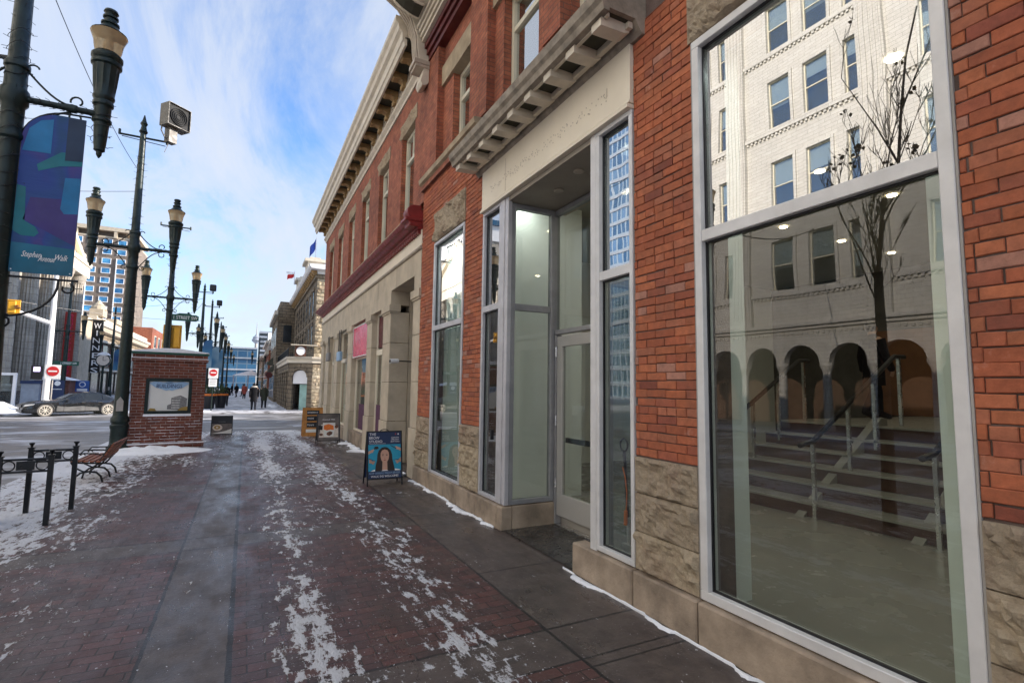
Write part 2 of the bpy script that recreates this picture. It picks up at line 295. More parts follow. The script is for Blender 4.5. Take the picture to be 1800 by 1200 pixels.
    bump(t, b, h, 0.8, 0.012)
paving()
def roadmat(name, base, snowamt, sc=1.0, rot=0.0, stretch=(0.35, 1, 1)):
    m, t, b = mat(name); g = geo(t)
    n = NOISE(t, MAPV(t, g, stretch, (0, 0, 0), (0, 0, rot)), 1.1*sc, 8, 0.66, 0.4); n2 = NOISE(t, g, 0.35, 4, 0.6)
    a = MATH(t, 'ADD', MATH(t, 'MULTIPLY', n, 0.8), MATH(t, 'MULTIPLY', n2, 0.35))
    sm = RAMP(t, a, [(0.60-snowamt, 0.0), (0.72-snowamt, 0.85), (0.95, 1.0)])
    c = MIXC(t, sm, RAMP(t, NOISE(t, g, 3, 6), [(0.3, tuple(x*0.7 for x in base)), (0.7, tuple(x*1.3 for x in base))]), (0.60, 0.61, 0.65))
    L(t, c, b.inputs['Base Color']); L(t, MIXC(t, sm, (0.42, 0.42, 0.42), (0.8, 0.8, 0.8)), b.inputs['Roughness'])
    bump(t, b, MATH(t, 'ADD', NOISE(t, g, 30, 5, 0.7), MATH(t, 'MULTIPLY', sm, 0.8)), 0.5, 0.015)
roadmat('road', (0.12, 0.11, 0.105), 0.03); roadmat('avenue_road', (0.12, 0.11, 0.105), 0.04, 1.0, 1.2); roadmat('far_pave', (0.13, 0.12, 0.12), 0.13, 1.2, 0, (1, 0.35, 1))
# aurora banner
m, t, b = mat('banner_print'); g = geo(t)
a = N(t, 'ShaderNodeTexNoise'); a.inputs['Scale'].default_value = 1.1; a.inputs['Detail'].default_value = 1; a.inputs['Distortion'].default_value = 1.6
L(t, MAPV(t, g, (1.4, 1, 1), (0.35, 0.2, 1.9)), a.inputs['Vector'])
L(t, RAMP(t, a.outputs['Fac'], [(0.28, (0.006, 0.06, 0.14)), (0.45, (0.012, 0.06, 0.24)), (0.55, (0.012, 0.05, 0.26)), (0.68, (0.05, 0.04, 0.22)), (0.8, (0.01, 0.06, 0.22))]), b.inputs['Base Color'])
b.inputs['Roughness'].default_value = 0.6; bump(t, b, NOISE(t, MAPV(t, g, (1, 1, 5)), 2.5, 3), 0.4, 0.02)
m, t, b = mat('far_banner'); g = geo(t)
L(t, RAMP(t, NOISE(t, g, 0.5, 1, 0.5, 0.6), [(0.38, (0.012, 0.07, 0.20)), (0.52, (0.04, 0.17, 0.30)), (0.68, (0.22, 0.34, 0.42))]), b.inputs['Base Color'])
for n_, c_ in (('bn_teal', (0.006, 0.13, 0.22)), ('bn_green', (0.006, 0.15, 0.19)), ('bn_purple', (0.05, 0.035, 0.19)), ('bn_blue', (0.012, 0.17, 0.38)), ('bn_dark', (0.012, 0.03, 0.07))): pbr(n_, c_, 0.6, var=0.3, sc=1.6)
for n_ in ('coat_black', 'coat_olive', 'trousers', 'fur', 'coat_red', 'grey_hair'): MT[n_].node_tree.nodes['Principled BSDF'].inputs['Specular IOR Level'].default_value = 0.1
# ------------------------------------------------------------------ geometry helpers
class MB:
    def __init__(s): s.v = []; s.f = []; s.c = None
    def add(s, vs, fs, c=None):
        o = len(s.v); s.v += [tuple(p) for p in vs]; s.f += [tuple(i+o for i in q) for q in fs]
        if c is not None:
            if s.c is None: s.c = []
            s.c += [c]*len(fs)
        return s
    def box(s, x0, x1, y0, y1, z0, z1, c=None):
        x0, x1 = min(x0, x1), max(x0, x1); y0, y1 = min(y0, y1), max(y0, y1); z0, z1 = min(z0, z1), max(z0, z1)
        return s.add([(x0, y0, z0), (x1, y0, z0), (x1, y1, z0), (x0, y1, z0), (x0, y0, z1), (x1, y0, z1), (x1, y1, z1), (x0, y1, z1)],
                     [(0, 3, 2, 1), (4, 5, 6, 7), (0, 1, 5, 4), (1, 2, 6, 5), (2, 3, 7, 6), (3, 0, 4, 7)], c)
    def prism(s, pts, axis, a, b):
        """pts: 2D outline; axis 'x': pts=(y,z); 'y': pts=(x,z); 'z': pts=(x,y); extruded a..b"""
        def P(p, t):
            return (t, p[0], p[1]) if axis == 'x' else (p[0], t, p[1]) if axis == 'y' else (p[0], p[1], t)
        n = len(pts); vs = [P(p, a) for p in pts]+[P(p, b) for p in pts]
        fs = [tuple(range(n))[::-1], tuple(range(n, 2*n))]+[(i, (i+1) % n, n+(i+1) % n, n+i) for i in range(n)]
        return s.add(vs, fs)
    def cyl(s, p0, p1, r0, r1=None, n=10, cap=True):
        r1 = r0 if r1 is None else r1; p0, p1 = Vector(p0), Vector(p1); d = (p1-p0)
        if d.length < 1e-6: return s
        q = d.to_track_quat('Z', 'Y'); a = q @ Vector((1, 0, 0)); b = q @ Vector((0, 1, 0)); vs = []
        for p, r in ((p0, r0), (p1, r1)):
            for i in range(n):
                t = 2*math.pi*i/n; vs.append(p+a*math.cos(t)*r+b*math.sin(t)*r)
        fs = [(i, (i+1) % n, n+(i+1) % n, n+i) for i in range(n)]
        if cap: fs += [tuple(range(n))[::-1], tuple(range(n, 2*n))]
        return s.add(vs, fs)
    def tube(s, pts, r, n=6, r1=None):
        pts = [Vector(p) for p in pts]; m = len(pts); vs = []; fs = []
        pa = None
        for i, p in enumerate(pts):
            d = (pts[min(i+1, m-1)]-pts[max(i-1, 0)]).normalized()
            if pa is None: pa = d.orthogonal().normalized()
            pa = (pa-d*pa.dot(d)); pa = pa.normalized() if pa.length > 1e-5 else d.orthogonal().normalized()
            pb = d.cross(pa); rr = r if r1 is None else r+(r1-r)*i/(m-1)
            for k in range(n):
                t = 2*math.pi*k/n; vs.append(p+pa*math.cos(t)*rr+pb*math.sin(t)*rr)
        for i in range(m-1):
            for k in range(n): fs.append((i*n+k, i*n+(k+1) % n, (i+1)*n+(k+1) % n, (i+1)*n+k))
        fs += [tuple(range(n))[::-1], tuple(range((m-1)*n, m*n))]
        return s.add(vs, fs)
    def lathe(s, prof, c, n=20, flute=None):
        """prof: (r, z) list"""
        m = len(prof); vs = []; fs = []
        for j, (r, z) in enumerate(prof):
            for i in range(n):
                t = 2*math.pi*i/n; rr = r
                if flute and flute[0] <= z <= flute[1] and i % 2: rr = r*0.86
                vs.append((c[0]+rr*math.cos(t), c[1]+rr*math.sin(t), c[2]+z))
        for j in range(m-1):
            for i in range(n): fs.append((j*n+i, j*n+(i+1) % n, (j+1)*n+(i+1) % n, (j+1)*n+i))
        fs += [tuple(range(n))[::-1], tuple(range((m-1)*n, m*n))]
        return s.add(vs, fs)
    def ball(s, c, r, sx=1, sy=1, sz=1, n=10, k=6):
        prof = [(max(1e-4, math.sin(math.pi*j/k))*r, -math.cos(math.pi*j/k)*r*sz) for j in range(k+1)]
        o = len(s.v); s.lathe(prof, c, n)
        for i in range(o, len(s.v)):
            x, y, z = s.v[i]; s.v[i] = (c[0]+(x-c[0])*sx, c[1]+(y-c[1])*sy, z)
        return s
    def xf(s, M):
        s.v = [tuple(M @ Vector(p)) for p in s.v]; return s
    def build(s, name, mt, parent=None, bevel=0, smooth=False, loc=None):
        me = bpy.data.meshes.new(name); org = Vector((0, 0, 0)); p = parent
        while p: org += p.location; p = p.parent
        if loc is not None: org += Vector(loc)
        me.from_pydata([(x-org.x, y-org.y, z-org.z) for x, y, z in s.v], [], s.f)
        if s.c is not None:
            a = me.color_attributes.new('col', 'FLOAT_COLOR', 'CORNER'); d = []
            for q, c in zip(s.f, s.c): d += [c[0], c[1], c[2], 1]*len(q)
            a.data.foreach_set('color', d)
        o = bpy.data.objects.new(name, me); col.objects.link(o); me.materials.append(MT[mt]); me.validate()
        if loc is not None: o.location = loc
        if parent: o.parent = parent
        bm = bmesh.new(); bm.from_mesh(me); bmesh.ops.recalc_face_normals(bm, faces=bm.faces)
        if bevel: bmesh.ops.bevel(bm, geom=list(bm.edges), offset=bevel, segments=1, affect='EDGES', clamp_overlap=True)
        bm.to_mesh(me); bm.free()
        if smooth:
            for q in me.polygons: q.use_smooth = True
            me.set_sharp_from_angle(angle=R(38))
        return o
def BX(name, mt, parent, *b, bevel=0):
    return MB().box(*b).build(name, mt, parent, bevel)
def thing(name, label, cat, loc=(0, 0, 0), group=None):
    o = bpy.data.objects.new(name, None); col.objects.link(o); o.location = loc; o.empty_display_size = 0.2
    o['label'] = label; o['category'] = cat
    if group: o['group'] = group
    return o
def tag(o, label, cat, group=None):
    o['label'] = label; o['category'] = cat
    if group: o['group'] = group
    return o
def struct(o, kind='structure'): o['kind'] = kind; return o
def part(parent, name, mt, fn, **k):
    b = MB(); fn(b); return b.build(name, mt, parent, **k)
def copytree(o, parent=None):
    c = o.copy(); col.objects.link(c); c.parent = parent
    for ch in [x for x in ALL() if x.parent == o]: copytree(ch, c)
    return c
def ALL(): return list(bpy.data.objects)
def kids(o): return [x for x in bpy.data.objects if x.parent == o]
def text(mb, s, size, M, ext=0.003, shear=0.0, width=None, sp=1.0):
    """flat lettering, centred, placed with matrix M (x right, y up, z out)"""
    cu = bpy.data.curves.new('lettering', 'FONT'); cu.body = s; cu.size = size; cu.extrude = ext; cu.shear = shear
    cu.align_x = 'CENTER'; cu.align_y = 'CENTER'; cu.resolution_u = 2; cu.space_character = sp; cu.space_line = 0.9
    o = bpy.data.objects.new('lettering', cu); col.objects.link(o); bpy.context.view_layer.update()
    dg = bpy.context.evaluated_depsgraph_get(); me = bpy.data.meshes.new_from_object(o.evaluated_get(dg))
    vs = [v.co.copy() for v in me.vertices]
    if width and vs:
        wx = max(v.x for v in vs)-min(v.x for v in vs); k = width/wx
        for v in vs: v.x *= k
    mb.add([M @ v for v in vs], [tuple(p.vertices) for p in me.polygons])
    bpy.data.objects.remove(o); bpy.data.meshes.remove(me); bpy.data.curves.remove(cu); return mb
def MM(o, x, y):
    o, x, y = Vector(o), Vector(x).normalized(), Vector(y).normalized(); z = x.cross(y)
    m = Matrix((x, y, z)).transposed().to_4x4(); m.translation = o; return m
FY = lambda o: MM(o, (1, 0, 0), (0, 0, 1))          # faces -Y (towards the viewer)
FXN = lambda o: MM(o, (0, -1, 0), (0, 0, 1))        # faces -X
FXP = lambda o: MM(o, (0, 1, 0), (0, 0, 1))         # faces +X
# ---- masonry
BC = [(0.47, 0.125, 0.055), (0.43, 0.11, 0.052), (0.40, 0.10, 0.05), (0.49, 0.145, 0.07), (0.38, 0.095, 0.05), (0.45, 0.13, 0.065), (0.33, 0.085, 0.055), (0.42, 0.14, 0.085)]
def bricks(mb, D, y0, y1, z0, z1, rnd, bw=0.2, bh=0.0645, jt=0.0055, thick=0.03):
    z = z0; row = 0
    while z < z1-0.01:
        h = min(bh, z1-z); y = y0 - (bw/2 if row % 2 else 0); 
        if row % 6 == 5: y = y0; w_ = bw/2
        else: w_ = bw
        while y < y1-0.004:
            a = max(y, y0); b = min(y+w_+rnd.uniform(-0.006, 0.006), y1)
            if b-a > 0.025:
                c = rnd.choice(BC); c = tuple(q*0.6+w_*0.4 for q, w_ in zip(c, (0.41, 0.112, 0.056))); c = (c[0]*1.0, c[1]*1.10, c[2]*1.02); k = rnd.uniform(0.82, 1.08)
                if rnd.random() < 0.04: c = (0.44, 0.21, 0.15)
                if rnd.random() < 0.02: c = (0.27, 0.075, 0.045)
                c = tuple(x*k for x in c); p = rnd.uniform(-0.003, 0.003); j = jt/2
                X0 = D-p; q = [rnd.uniform(-0.0028, 0.0028) for _ in range(8)]
                A, B, E_, F = a+j+q[0], b-j+q[1], z+j+q[2], z+h-j+q[3]
                e = 0.004
                vs = [(X0+thick, A, E_), (X0+thick, B, E_), (X0+thick, B, F), (X0+thick, A, F),
                      (X0+e, A, E_+q[4]), (X0+e, B, E_+q[5]), (X0+e, B, F+q[6]), (X0+e, A, F+q[7]),
                      (X0, A+e, E_+e+q[4]), (X0, B-e, E_+e+q[5]), (X0, B-e, F-e+q[6]), (X0, A+e, F-e+q[7])]
                mb.add(vs, [(0, 1, 5, 4), (1, 2, 6, 5), (2, 3, 7, 6), (3, 0, 4, 7), (4, 5, 9, 8), (5, 6, 10, 9), (6, 7, 11, 10), (7, 4, 8, 11), (8, 9, 10, 11)], c)
            y = b if b > a else y+w_
            if w_ == bw/2 and row % 6 != 5: w_ = bw
        z += h; row += 1
def rockface(mb, P, u0, u1, v0, v1, depth, amp, c, seed, n=None, margin=0.02):
    """rock-faced block: P(u, v, d) -> world, d outward"""
    nu = n or max(3, int((u1-u0)/0.022)); nv = max(3, int((v1-v0)/0.022)) if not n else n
    vs = []; idx = {}
    for i in range(nu+1):
        for j in range(nv+1):
            u = u0+(u1-u0)*i/nu; v = v0+(v1-v0)*j/nv
            e = min(min(u-u0, u1-u), min(v-v0, v1-v)); t = min(1, e/margin)
            q = Vector((u*5+seed, v*5, seed*1.7)); h = noise.fractal(q*2.4, 0.7, 2.2, 6)*0.7+noise.noise(q*0.8)*0.8
            h = abs(h)**0.8*(1 if h > 0 else -0.4)
            vs.append(P(u, v, (0.15+h)*amp*t)); idx[i, j] = len(vs)-1
    fs = [(idx[i, j], idx[i+1, j], idx[i+1, j+1], idx[i, j+1]) for i in range(nu) for j in range(nv)]
    o = len(vs)
    for u, v in ((u0, v0), (u1, v0), (u1, v1), (u0, v1)): vs.append(P(u, v, -depth))
    E1 = [idx[i, 0] for i in range(nu+1)]; E2 = [idx[nu, j] for j in range(nv+1)]
    E3 = [idx[i, nv] for i in range(nu, -1, -1)]; E4 = [idx[0, j] for j in range(nv, -1, -1)]
    for E, a, b in ((E1, 0, 1), (E2, 1, 2), (E3, 2, 3), (E4, 3, 0)): fs.append(tuple(E)+(o+b, o+a))
    mb.add(vs, fs, c)
SC = [(0.42, 0.34, 0.235), (0.38, 0.305, 0.215), (0.44, 0.36, 0.25), (0.36, 0.29, 0.205)]
def extrude_profile(mb, prof, y0, y1):
    """prof: closed list of (x, z) swept along Y with capped ends"""
    return mb.prism(prof, 'y', y0, y1)
def frame_rect(mb, x0, x1, y0, y1, z0, z1, w, sides='lrbt'):
    """rectangular frame in the YZ plane, butt-jointed"""
    if 'b' in sides: mb.box(x0, x1, y0, y1, z0, z0+w)
    if 't' in sides: mb.box(x0, x1, y0, y1, z1-w, z1)
    a = z0+(w if 'b' in sides else 0); b = z1-(w if 't' in sides else 0)
    if 'l' in sides: mb.box(x0, x1, y0, y0+w, a, b)
    if 'r' in sides: mb.box(x0, x1, y1-w, y1, a, b)
def frame_rect_y(mb, y0, y1, x0, x1, z0, z1, w):
    mb.box(x0, x1, y0, y1, z0, z0+w); mb.box(x0, x1, y0, y1, z1-w, z1)
    mb.box(x0, x0+w, y0, y1, z0+w, z1-w); mb.box(x1-w, x1, y0, y1, z0+w, z1-w)
D = 2.76
# ================================================================== SETTING
g = MB(); g.add([(-2500, -2500, -0.02), (2500, -2500, -0.02), (2500, 2500, -0.02), (-2500, 2500, -0.02)], [(0, 1, 2, 3)])
struct(g.build('ground', 'far_pave'))
g = MB(); g.add([(-3.35, -30, 0), (3.2, -30, 0), (3.2, 20.9, 0), (-3.35, 20.9, 0)], [(0, 1, 2, 3)]); struct(g.build('plaza_paving', 'plaza_paving'))
g = MB(); g.add([(-12.2, -30, -0.012), (-3.35, -30, -0.012), (-3.35, 20.9, -0.012), (-12.2, 20.9, -0.012)], [(0, 1, 2, 3)]); struct(g.build('avenue_road', 'avenue_road'))
g = MB(); g.box(-15.4, -12.2, -30, 20.9, -0.019, 0.06); struct(g.build('north_pavement', 'far_pave'))
g = MB(); g.add([(-120, 20.9, -0.008), (120, 20.9, -0.008), (120, 33.2, -0.008), (-120, 33.2, -0.008)], [(0, 1, 2, 3)]); struct(g.build('cross_street_road', 'road'))
g = MB(); g.box(-15.4, 5, 33.2, 320, -0.019, 0.045); struct(g.build('far_pavement', 'far_pave'))
g = MB()
for i in range(7):
    y = 21.5+i*1.0; g.add([(-3.2, y, 0.002), (1.95-i*0.16, y, 0.002), (1.95-i*0.16, y+0.5, 0.002), (-3.2, y+0.5, 0.002)], [(0, 1, 2, 3)])
struct(g.build('crosswalk_marking', 'road_salt'))
# snow drifted along the wall foot
def drift(name, pts, seed):
    mb = MB(); vs = []; n = len(pts); k = 7
    for i, (x, y, w_, h) in enumerate(pts):
        for j in range(k+1):
            t = j/k; f = math.sin(math.pi*t)**0.7*h*(0.6+0.8*noise.noise(Vector((x*9+j, y*9, seed)))**2+0.3)
            vs.append((x-w_*(1-t)*(0.8+0.5*noise.noise(Vector((y*6, j*0.3, seed)))), y, 0.001+max(0, f)))
    fs = [(i*(k+1)+j, (i+1)*(k+1)+j, (i+1)*(k+1)+j+1, i*(k+1)+j+1) for i in range(n-1) for j in range(k)]
    mb.add(vs, fs); o = mb.build(name, 'snow', smooth=True); struct(o, 'stuff'); return o
def along(y0, y1, x, w_, h, st=0.05):
    n = int((y1-y0)/st); return [(x, y0+(y1-y0)*i/n, w_*max(0.12, 0.25+1.9*noise.fractal(Vector((i*st*2.6, y0, 2)), 0.8, 2.2, 5)), h) for i in range(n+1)]
drift('snow', along(1.2, 4.15, 2.70, 0.09, 0.02, 0.02), 1); drift('snow', along(5.65, 9.0, 2.70, 0.12, 0.03, 0.02), 2)
drift('snow', along(9.5, 12.0, 2.75, 0.20, 0.05), 3); drift('snow', along(12.9, 15.9, 2.72, 0.28, 0.06), 4)
def mound(name, cx, cy, rx, ry, h, seed, n=26):
    mb = MB(); vs = []; fs = []
    for i in range(n+1):
        for j in range(n+1):
            a, b = i/n*2-1, j/n*2-1; r = math.hypot(a, b)
            z = h*max(0, 1-r)*(0.6+0.9*abs(noise.fractal(Vector((a*2.5+seed, b*2.5, 0)), 0.9, 2, 4)))-0.006
            vs.append((cx+a*rx, cy+b*ry, z))
    for i in range(n):
        for j in range(n): fs.append((i*(n+1)+j, (i+1)*(n+1)+j, (i+1)*(n+1)+j+1, i*(n+1)+j+1))
    mb.add(vs, fs); o = mb.build(name, 'snow', smooth=True); struct(o, 'stuff')
mound('snow', -1.9, 15.25, 1.3, 0.75, 0.16, 8); 
mound('snow', -3.2, 35.2, 2.2, 1.3, 0.22, 23); mound('snow', -11.8, 36.2, 3.5, 1.6, 0.5, 27); mound('snow', -2.4, 46, 1.2, 6, 0.14, 31)
mound('snow', 1.9, 44, 0.7, 7, 0.12, 37)

# ================================================================== NEAR BRICK BUILDING
bb = thing('brick_building', 'red brick commercial building with tall silver framed shop windows and recessed glass entrance', 'building', (D, 3, 0))
rnd = random.Random(11)
piers = [(0.02, 1.06), (2.575, 3.21), (6.27, 6.93), (8.335, 9.06)]
wb = MB(); br = MB()
for (a, b) in piers:
    bricks(br, D, a, b, 1.14, 4.70, rnd)
wall_bits = [(-8.0, 1.06, 0, 4.7), (2.575, 3.21, 0, 4.7), (6.27, 6.93, 0, 4.7), (8.335, 9.06, 0, 4.7)]
for a, b, z0, z1 in wall_bits: wb.box(D+0.011, D+0.34, a, b, z0, z1)
wb.build('pier_core', 'mortar', bb)
br.build('brick_face', 'brick', bb)
BX('side_wall', 'brick_wall', bb, D-0.001, D+0.011, -8.0, 0.02, 1.14, 4.7)
# brick strips above the lintels (W1 / W3) up to the sill band
br2 = MB()
bricks(br2, D, 0.9, 2.74, 4.70, 5.32, rnd); bricks(br2, D, 6.5, 9.06, 4.70, 5.32, rnd)
br2.build('brick_band', 'brick', bb)
MB().box(D+0.011, D+0.34, -8, 9.06, 4.70, 5.33).build('spandrel_core', 'mortar', bb)
MB().box(D+0.003, D+0.011, -8, 0.9, 4.70, 5.33).build('spandrel_wall', 'brick_wall', bb)
# stone bases, two or three rock-faced blocks per pier
PX = lambda u, v, d: (D-d-0.012, u, v)
rk = MB(); s = 0
for (a, b) in [(-1.6, 1.06), (2.575, 3.21), (6.27, 6.93), (8.335, 9.06)]:
    zs = [0.285, 0.57, 0.86, 1.135]
    for z0, z1 in zip(zs, zs[1:]):
        cuts = [a, b] if b-a < 1 else [a, a+0.9, 0.0, b]
        for u0, u1 in zip(cuts, cuts[1:]):
            s += 1; rockface(rk, PX, u0+0.004, u1-0.004, z0+0.004, z1-0.004, 0.10, 0.06, random.Random(s).choice(SC), s*3.1)
rk.build('stone_base', 'rock', bb, smooth=False)
# smooth foundation course
kb = MB()
segs = [(-8, -4.2), (-4.19, -1.3), (-1.29, 1.3), (1.31, 2.56), (2.57, 3.2), (3.21, 4.02), (5.62, 6.24), (6.25, 6.92), (6.93, 8.3), (8.31, 9.06)]
for a, b in segs: kb.box(D-0.055, D+0.10, a, b, 0, 0.275)
kb.box(D+0.105, D+0.75, 5.5, 5.62, 0, 0.275)
kb.build('foundation_course', 'kerb_stone', bb, bevel=0.012)
BX('porch_kerb', 'kerb_stone', bb, D-0.05, D+0.10, 5.495, 5.615, 0, 0.272, bevel=0.012)
# lintels
def lintel(a, b, z0, z1, sd):
    mb = MB(); rockface(mb, PX, a, b, z0, z1, 0.12, 0.06, (0.40, 0.325, 0.23), sd); return mb.build('lintel', 'rock', bb)
lintel(1.02, 2.60, 4.175, 4.70, 40); lintel(6.93, 8.33, 4.12, 4.62, 55)
BX('lintel_backing', 'sandstone', bb, D+0.02, D+0.3, 6.93, 8.335, 4.10, 4.70); BX('lintel_backing', 'sandstone', bb, D+0.02, D+0.3, 1.06, 2.575, 4.175, 4.70)
br3 = MB(); bricks(br3, D, 6.93, 8.335, 4.625, 4.70, rnd); br3.build('brick_strip', 'brick', bb)
def shopwin(y0, y1, z0, z1, ztr, fw=0.07, xg=D+0.05, high='glass_high', low='glass_low', fm='alu', side=None):
    f = MB(); frame_rect(f, D-0.012, D+0.09, y0, y1, z0, z1, fw); f.box(D-0.008, D+0.085, y0+fw, y1-fw, ztr-0.04, ztr+0.04)
    w_ = f.build('window', fm, bb, bevel=0.004)
    g = MB(); g.box(xg, xg+0.012, y0+fw-0.01, y1-fw+0.01, z0+fw-0.01, ztr-0.035); g.build('pane', low, w_)
    g = MB(); g.box(xg, xg+0.012, y0+fw-0.01, y1-fw+0.01, ztr+0.035, z1-fw+0.01); g.build('pane', high, w_)
    k = MB(); frame_rect(k, xg-0.02, xg-0.002, y0+fw, y1-fw, z0+fw, ztr-0.04, 0.012); k.build('gasket', 'black', w_)
    k = MB(); frame_rect(k, xg-0.02, xg-0.002, y0+fw, y1-fw, ztr+0.04, z1-fw, 0.012); k.build('gasket', 'black', w_)
    return w_
shopwin(1.07, 2.565, 0.285, 4.17, 2.72, fw=0.06, fm='white_alu')
shopwin(6.94, 8.325, 0.255, 4.10, 2.63, fw=0.05)
cs = MB(); cs.box(D-0.006, D+0.02, 1.058, 1.068, 0.285, 4.17); cs.box(D-0.006, D+0.02, 2.567, 2.577, 0.285, 4.17)
cs.build('sealant_strip', 'concrete', bb)
# entrance side lights flush with the facade
shopwin(3.22, 3.71, 0.285, 4.00, 2.65, fw=0.042, fm='white_alu', high='glass_wavy'); shopwin(5.70, 6.26, 0.285, 4.00, 2.68, fw=0.045)
# corner posts of the porch
ps = MB(); ps.box(D-0.013, D+0.045, 5.495, 5.575, 0.285, 4.0); ps.box(D-0.02, D+0.09, 5.585, 5.69, 0.285, 4.0); ps.build('corner_post', 'alu', bb, bevel=0.006)
ps = MB(); ps.box(D-0.013, D+0.12, 3.715, 3.80, 0.02, 4.0); ps.build('corner_post', 'white_alu', bb, bevel=0.006)
# left return of the porch: framed glazing facing the viewer
XB = 3.46
f = MB(); frame_rect_y(f, 5.50, 5.58, D+0.048, XB-0.03, 0.285, 3.93, 0.055); f.box(D+0.105, XB-0.09, 5.505, 5.575, 2.60, 2.68)
wl = f.build('return_window', 'alu_shade', bb, bevel=0.004)
MB().box(D+0.10, XB-0.085, 5.535, 5.547, 0.34, 2.605).build('pane', 'glass_side', wl); MB().box(D+0.10, XB-0.085, 5.535, 5.547, 2.675, 3.875).build('pane', 'glass_side', wl)
# right return
f = MB(); frame_rect_y(f, 3.72, 3.79, D+0.125, XB-0.03, 0.12, 3.93, 0.06); f.box(D+0.185, XB-0.09, 3.722, 3.785, 2.60, 2.68)
wr_ = f.build('return_window', 'alu_shade', bb, bevel=0.004); MB().box(D+0.18, XB-0.085, 3.75, 3.762, 0.18, 3.88).build('pane', 'glass_side', wr_)
# back wall of the porch: transom light + door + fixed light
f = MB(); frame_rect(f, XB-0.025, XB+0.06, 3.80, 5.58, 2.33, 3.93, 0.055); f.box(XB-0.02, XB+0.055, 4.44, 4.52, 2.385, 3.875)
f.box(XB-0.025, XB+0.06, 5.47, 5.575, 0.02, 2.325); f.box(XB-0.02, XB+0.055, 4.44, 4.50, 0.02, 2.325); f.box(XB-0.02, XB+0.055, 3.80, 3.86, 0.02, 2.325)
f.box(XB-0.02, XB+0.055, 3.865, 4.435, 0.02, 0.20)
dw = f.build('entrance_screen', 'alu_shade', bb, bevel=0.004)
MB().box(XB+0.015, XB+0.027, 3.84, 5.54, 2.37, 3.89).build('pane', 'glass_side', dw); MB().box(XB+0.015, XB+0.027, 3.85, 4.45, 0.19, 2.34).build('pane', 'glass_side', dw)
f = MB(); a, b, z0, z1 = 4.515, 5.455, 0.13, 2.30
f.box(XB-0.02, XB+0.03, a, b, z0, z0+0.26); f.box(XB-0.02, XB+0.03, a, b, z1-0.13, z1); f.box(XB-0.02, XB+0.03, a, a+0.12, z0+0.26, z1-0.13); f.box(XB-0.02, XB+0.03, b-0.12, b, z0+0.26, z1-0.13)
dr = f.build('door', 'door_paint', bb, bevel=0.004)
MB().box(XB, XB+0.01, a+0.11, b-0.11, z0+0.25, z1-0.12).build('pane', 'glass_side', dr)
MB().tube([(XB-0.02, 4.60, 1.13), (XB-0.08, 4.60, 1.13), (XB-0.085, 4.60, 1.11), (XB-0.085, 4.60, 0.93), (XB-0.08, 4.60, 0.91), (XB-0.02, 4.60, 0.91)], 0.011, 8).build('handle', 'steel', dr, smooth=True)
MB().box(XB+0.045, XB+0.075, a+0.1, b-0.1, 1.0, 1.06).build('push_bar', 'black', dr)
h = MB()
for z in (0.45, 1.2, 2.05): h.cyl((XB-0.03, 5.462, z), (XB-0.03, 5.462, z+0.12), 0.012)
h.build('hinge', 'steel', dr)
BX('threshold', 'steel', bb, XB-0.03, XB+0.06, 4.505, 5.465, 0.0, 0.02)
g = MB(); g.add([(D-0.01, 3.80, 0.012), (XB+0.02, 3.80, 0.012), (XB+0.02, 5.50, 0.012), (D-0.01, 5.50, 0.012)], [(0, 1, 2, 3)]); g.build('porch_floor', 'wet_stone', bb)
BX('porch_ceiling', 'porch_paint', bb, D+0.0, XB+0.2, 3.72, 5.60, 3.945, 3.998); BX('porch_bulkhead', 'taupe', bb, D+0.095, D+0.33, 3.2, 6.27, 4.001, 4.63); BX('porch_bulkhead', 'taupe', bb, XB+0.07, XB+0.2, 3.7, 5.62, 3.94, 4.349)
cl = MB()
for y, x in ((4.9, 3.1), (4.35, 3.0)): cl.lathe([(0.055, 0), (0.06, -0.012), (0.045, -0.018), (0.02, -0.012)], (x, y, 3.94), 16)
cl.build('ceiling_light', 'taupe', bb)
g = MB(); frame_rect_h = [g.box(3.15, 3.35, 4.05+k*0.04, 4.065+k*0.04, 3.925, 3.938) for k in range(7)]; g.box(3.13, 3.15, 4.03, 4.33, 3.92, 3.94); g.box(3.35, 3.37, 4.03, 4.33, 3.92, 3.94); g.build('air_grille', 'concrete', bb)
# little black latch on the post, handle loop on the right light
BX('latch', 'black', bb, D-0.05, D-0.014, 5.80, 5.83, 1.02, 1.14)
# fascia board over the entrance, with the ghost of the removed letters
fa = BX('fascia', 'cream', bb, D-0.03, D+0.09, 3.215, 6.265, 4.07, 4.63)
gm = MB(); gm.prism([(D-0.045, 4.045), (D+0.09, 4.045), (D+0.09, 4.07), (D-0.032, 4.07)], 'y', 3.215, 6.265); gm.prism([(D-0.06, 4.0), (D+0.09, 4.0), (D+0.09, 4.043), (D-0.06, 4.03)], 'y', 3.215, 6.265)
gm.build('fascia_moulding', 'cream', bb)
ms = MB(); rr = random.Random(5)
y = 3.55
while y < 6.0:
    hh = rr.choice([2, 3, 3, 4, 5])
    for k in range(hh):
        yy = y+rr.uniform(-0.03, 0.03); zz = 4.255+rr.uniform(-0.045, 0.05)
        ms.box(D-0.0325, D-0.029, yy-0.005, yy+0.005, zz-0.006, zz+0.006)
    y += rr.choice([0.05, 0.06, 0.08, 0.1])
ms.box(D-0.0325, D-0.029, 3.52, 3.528, 4.25, 4.33); ms.box(D-0.0325, D-0.029, 5.55, 5.554, 4.08, 4.5)
ms.build('letter_ghost', 'taupe', fa)
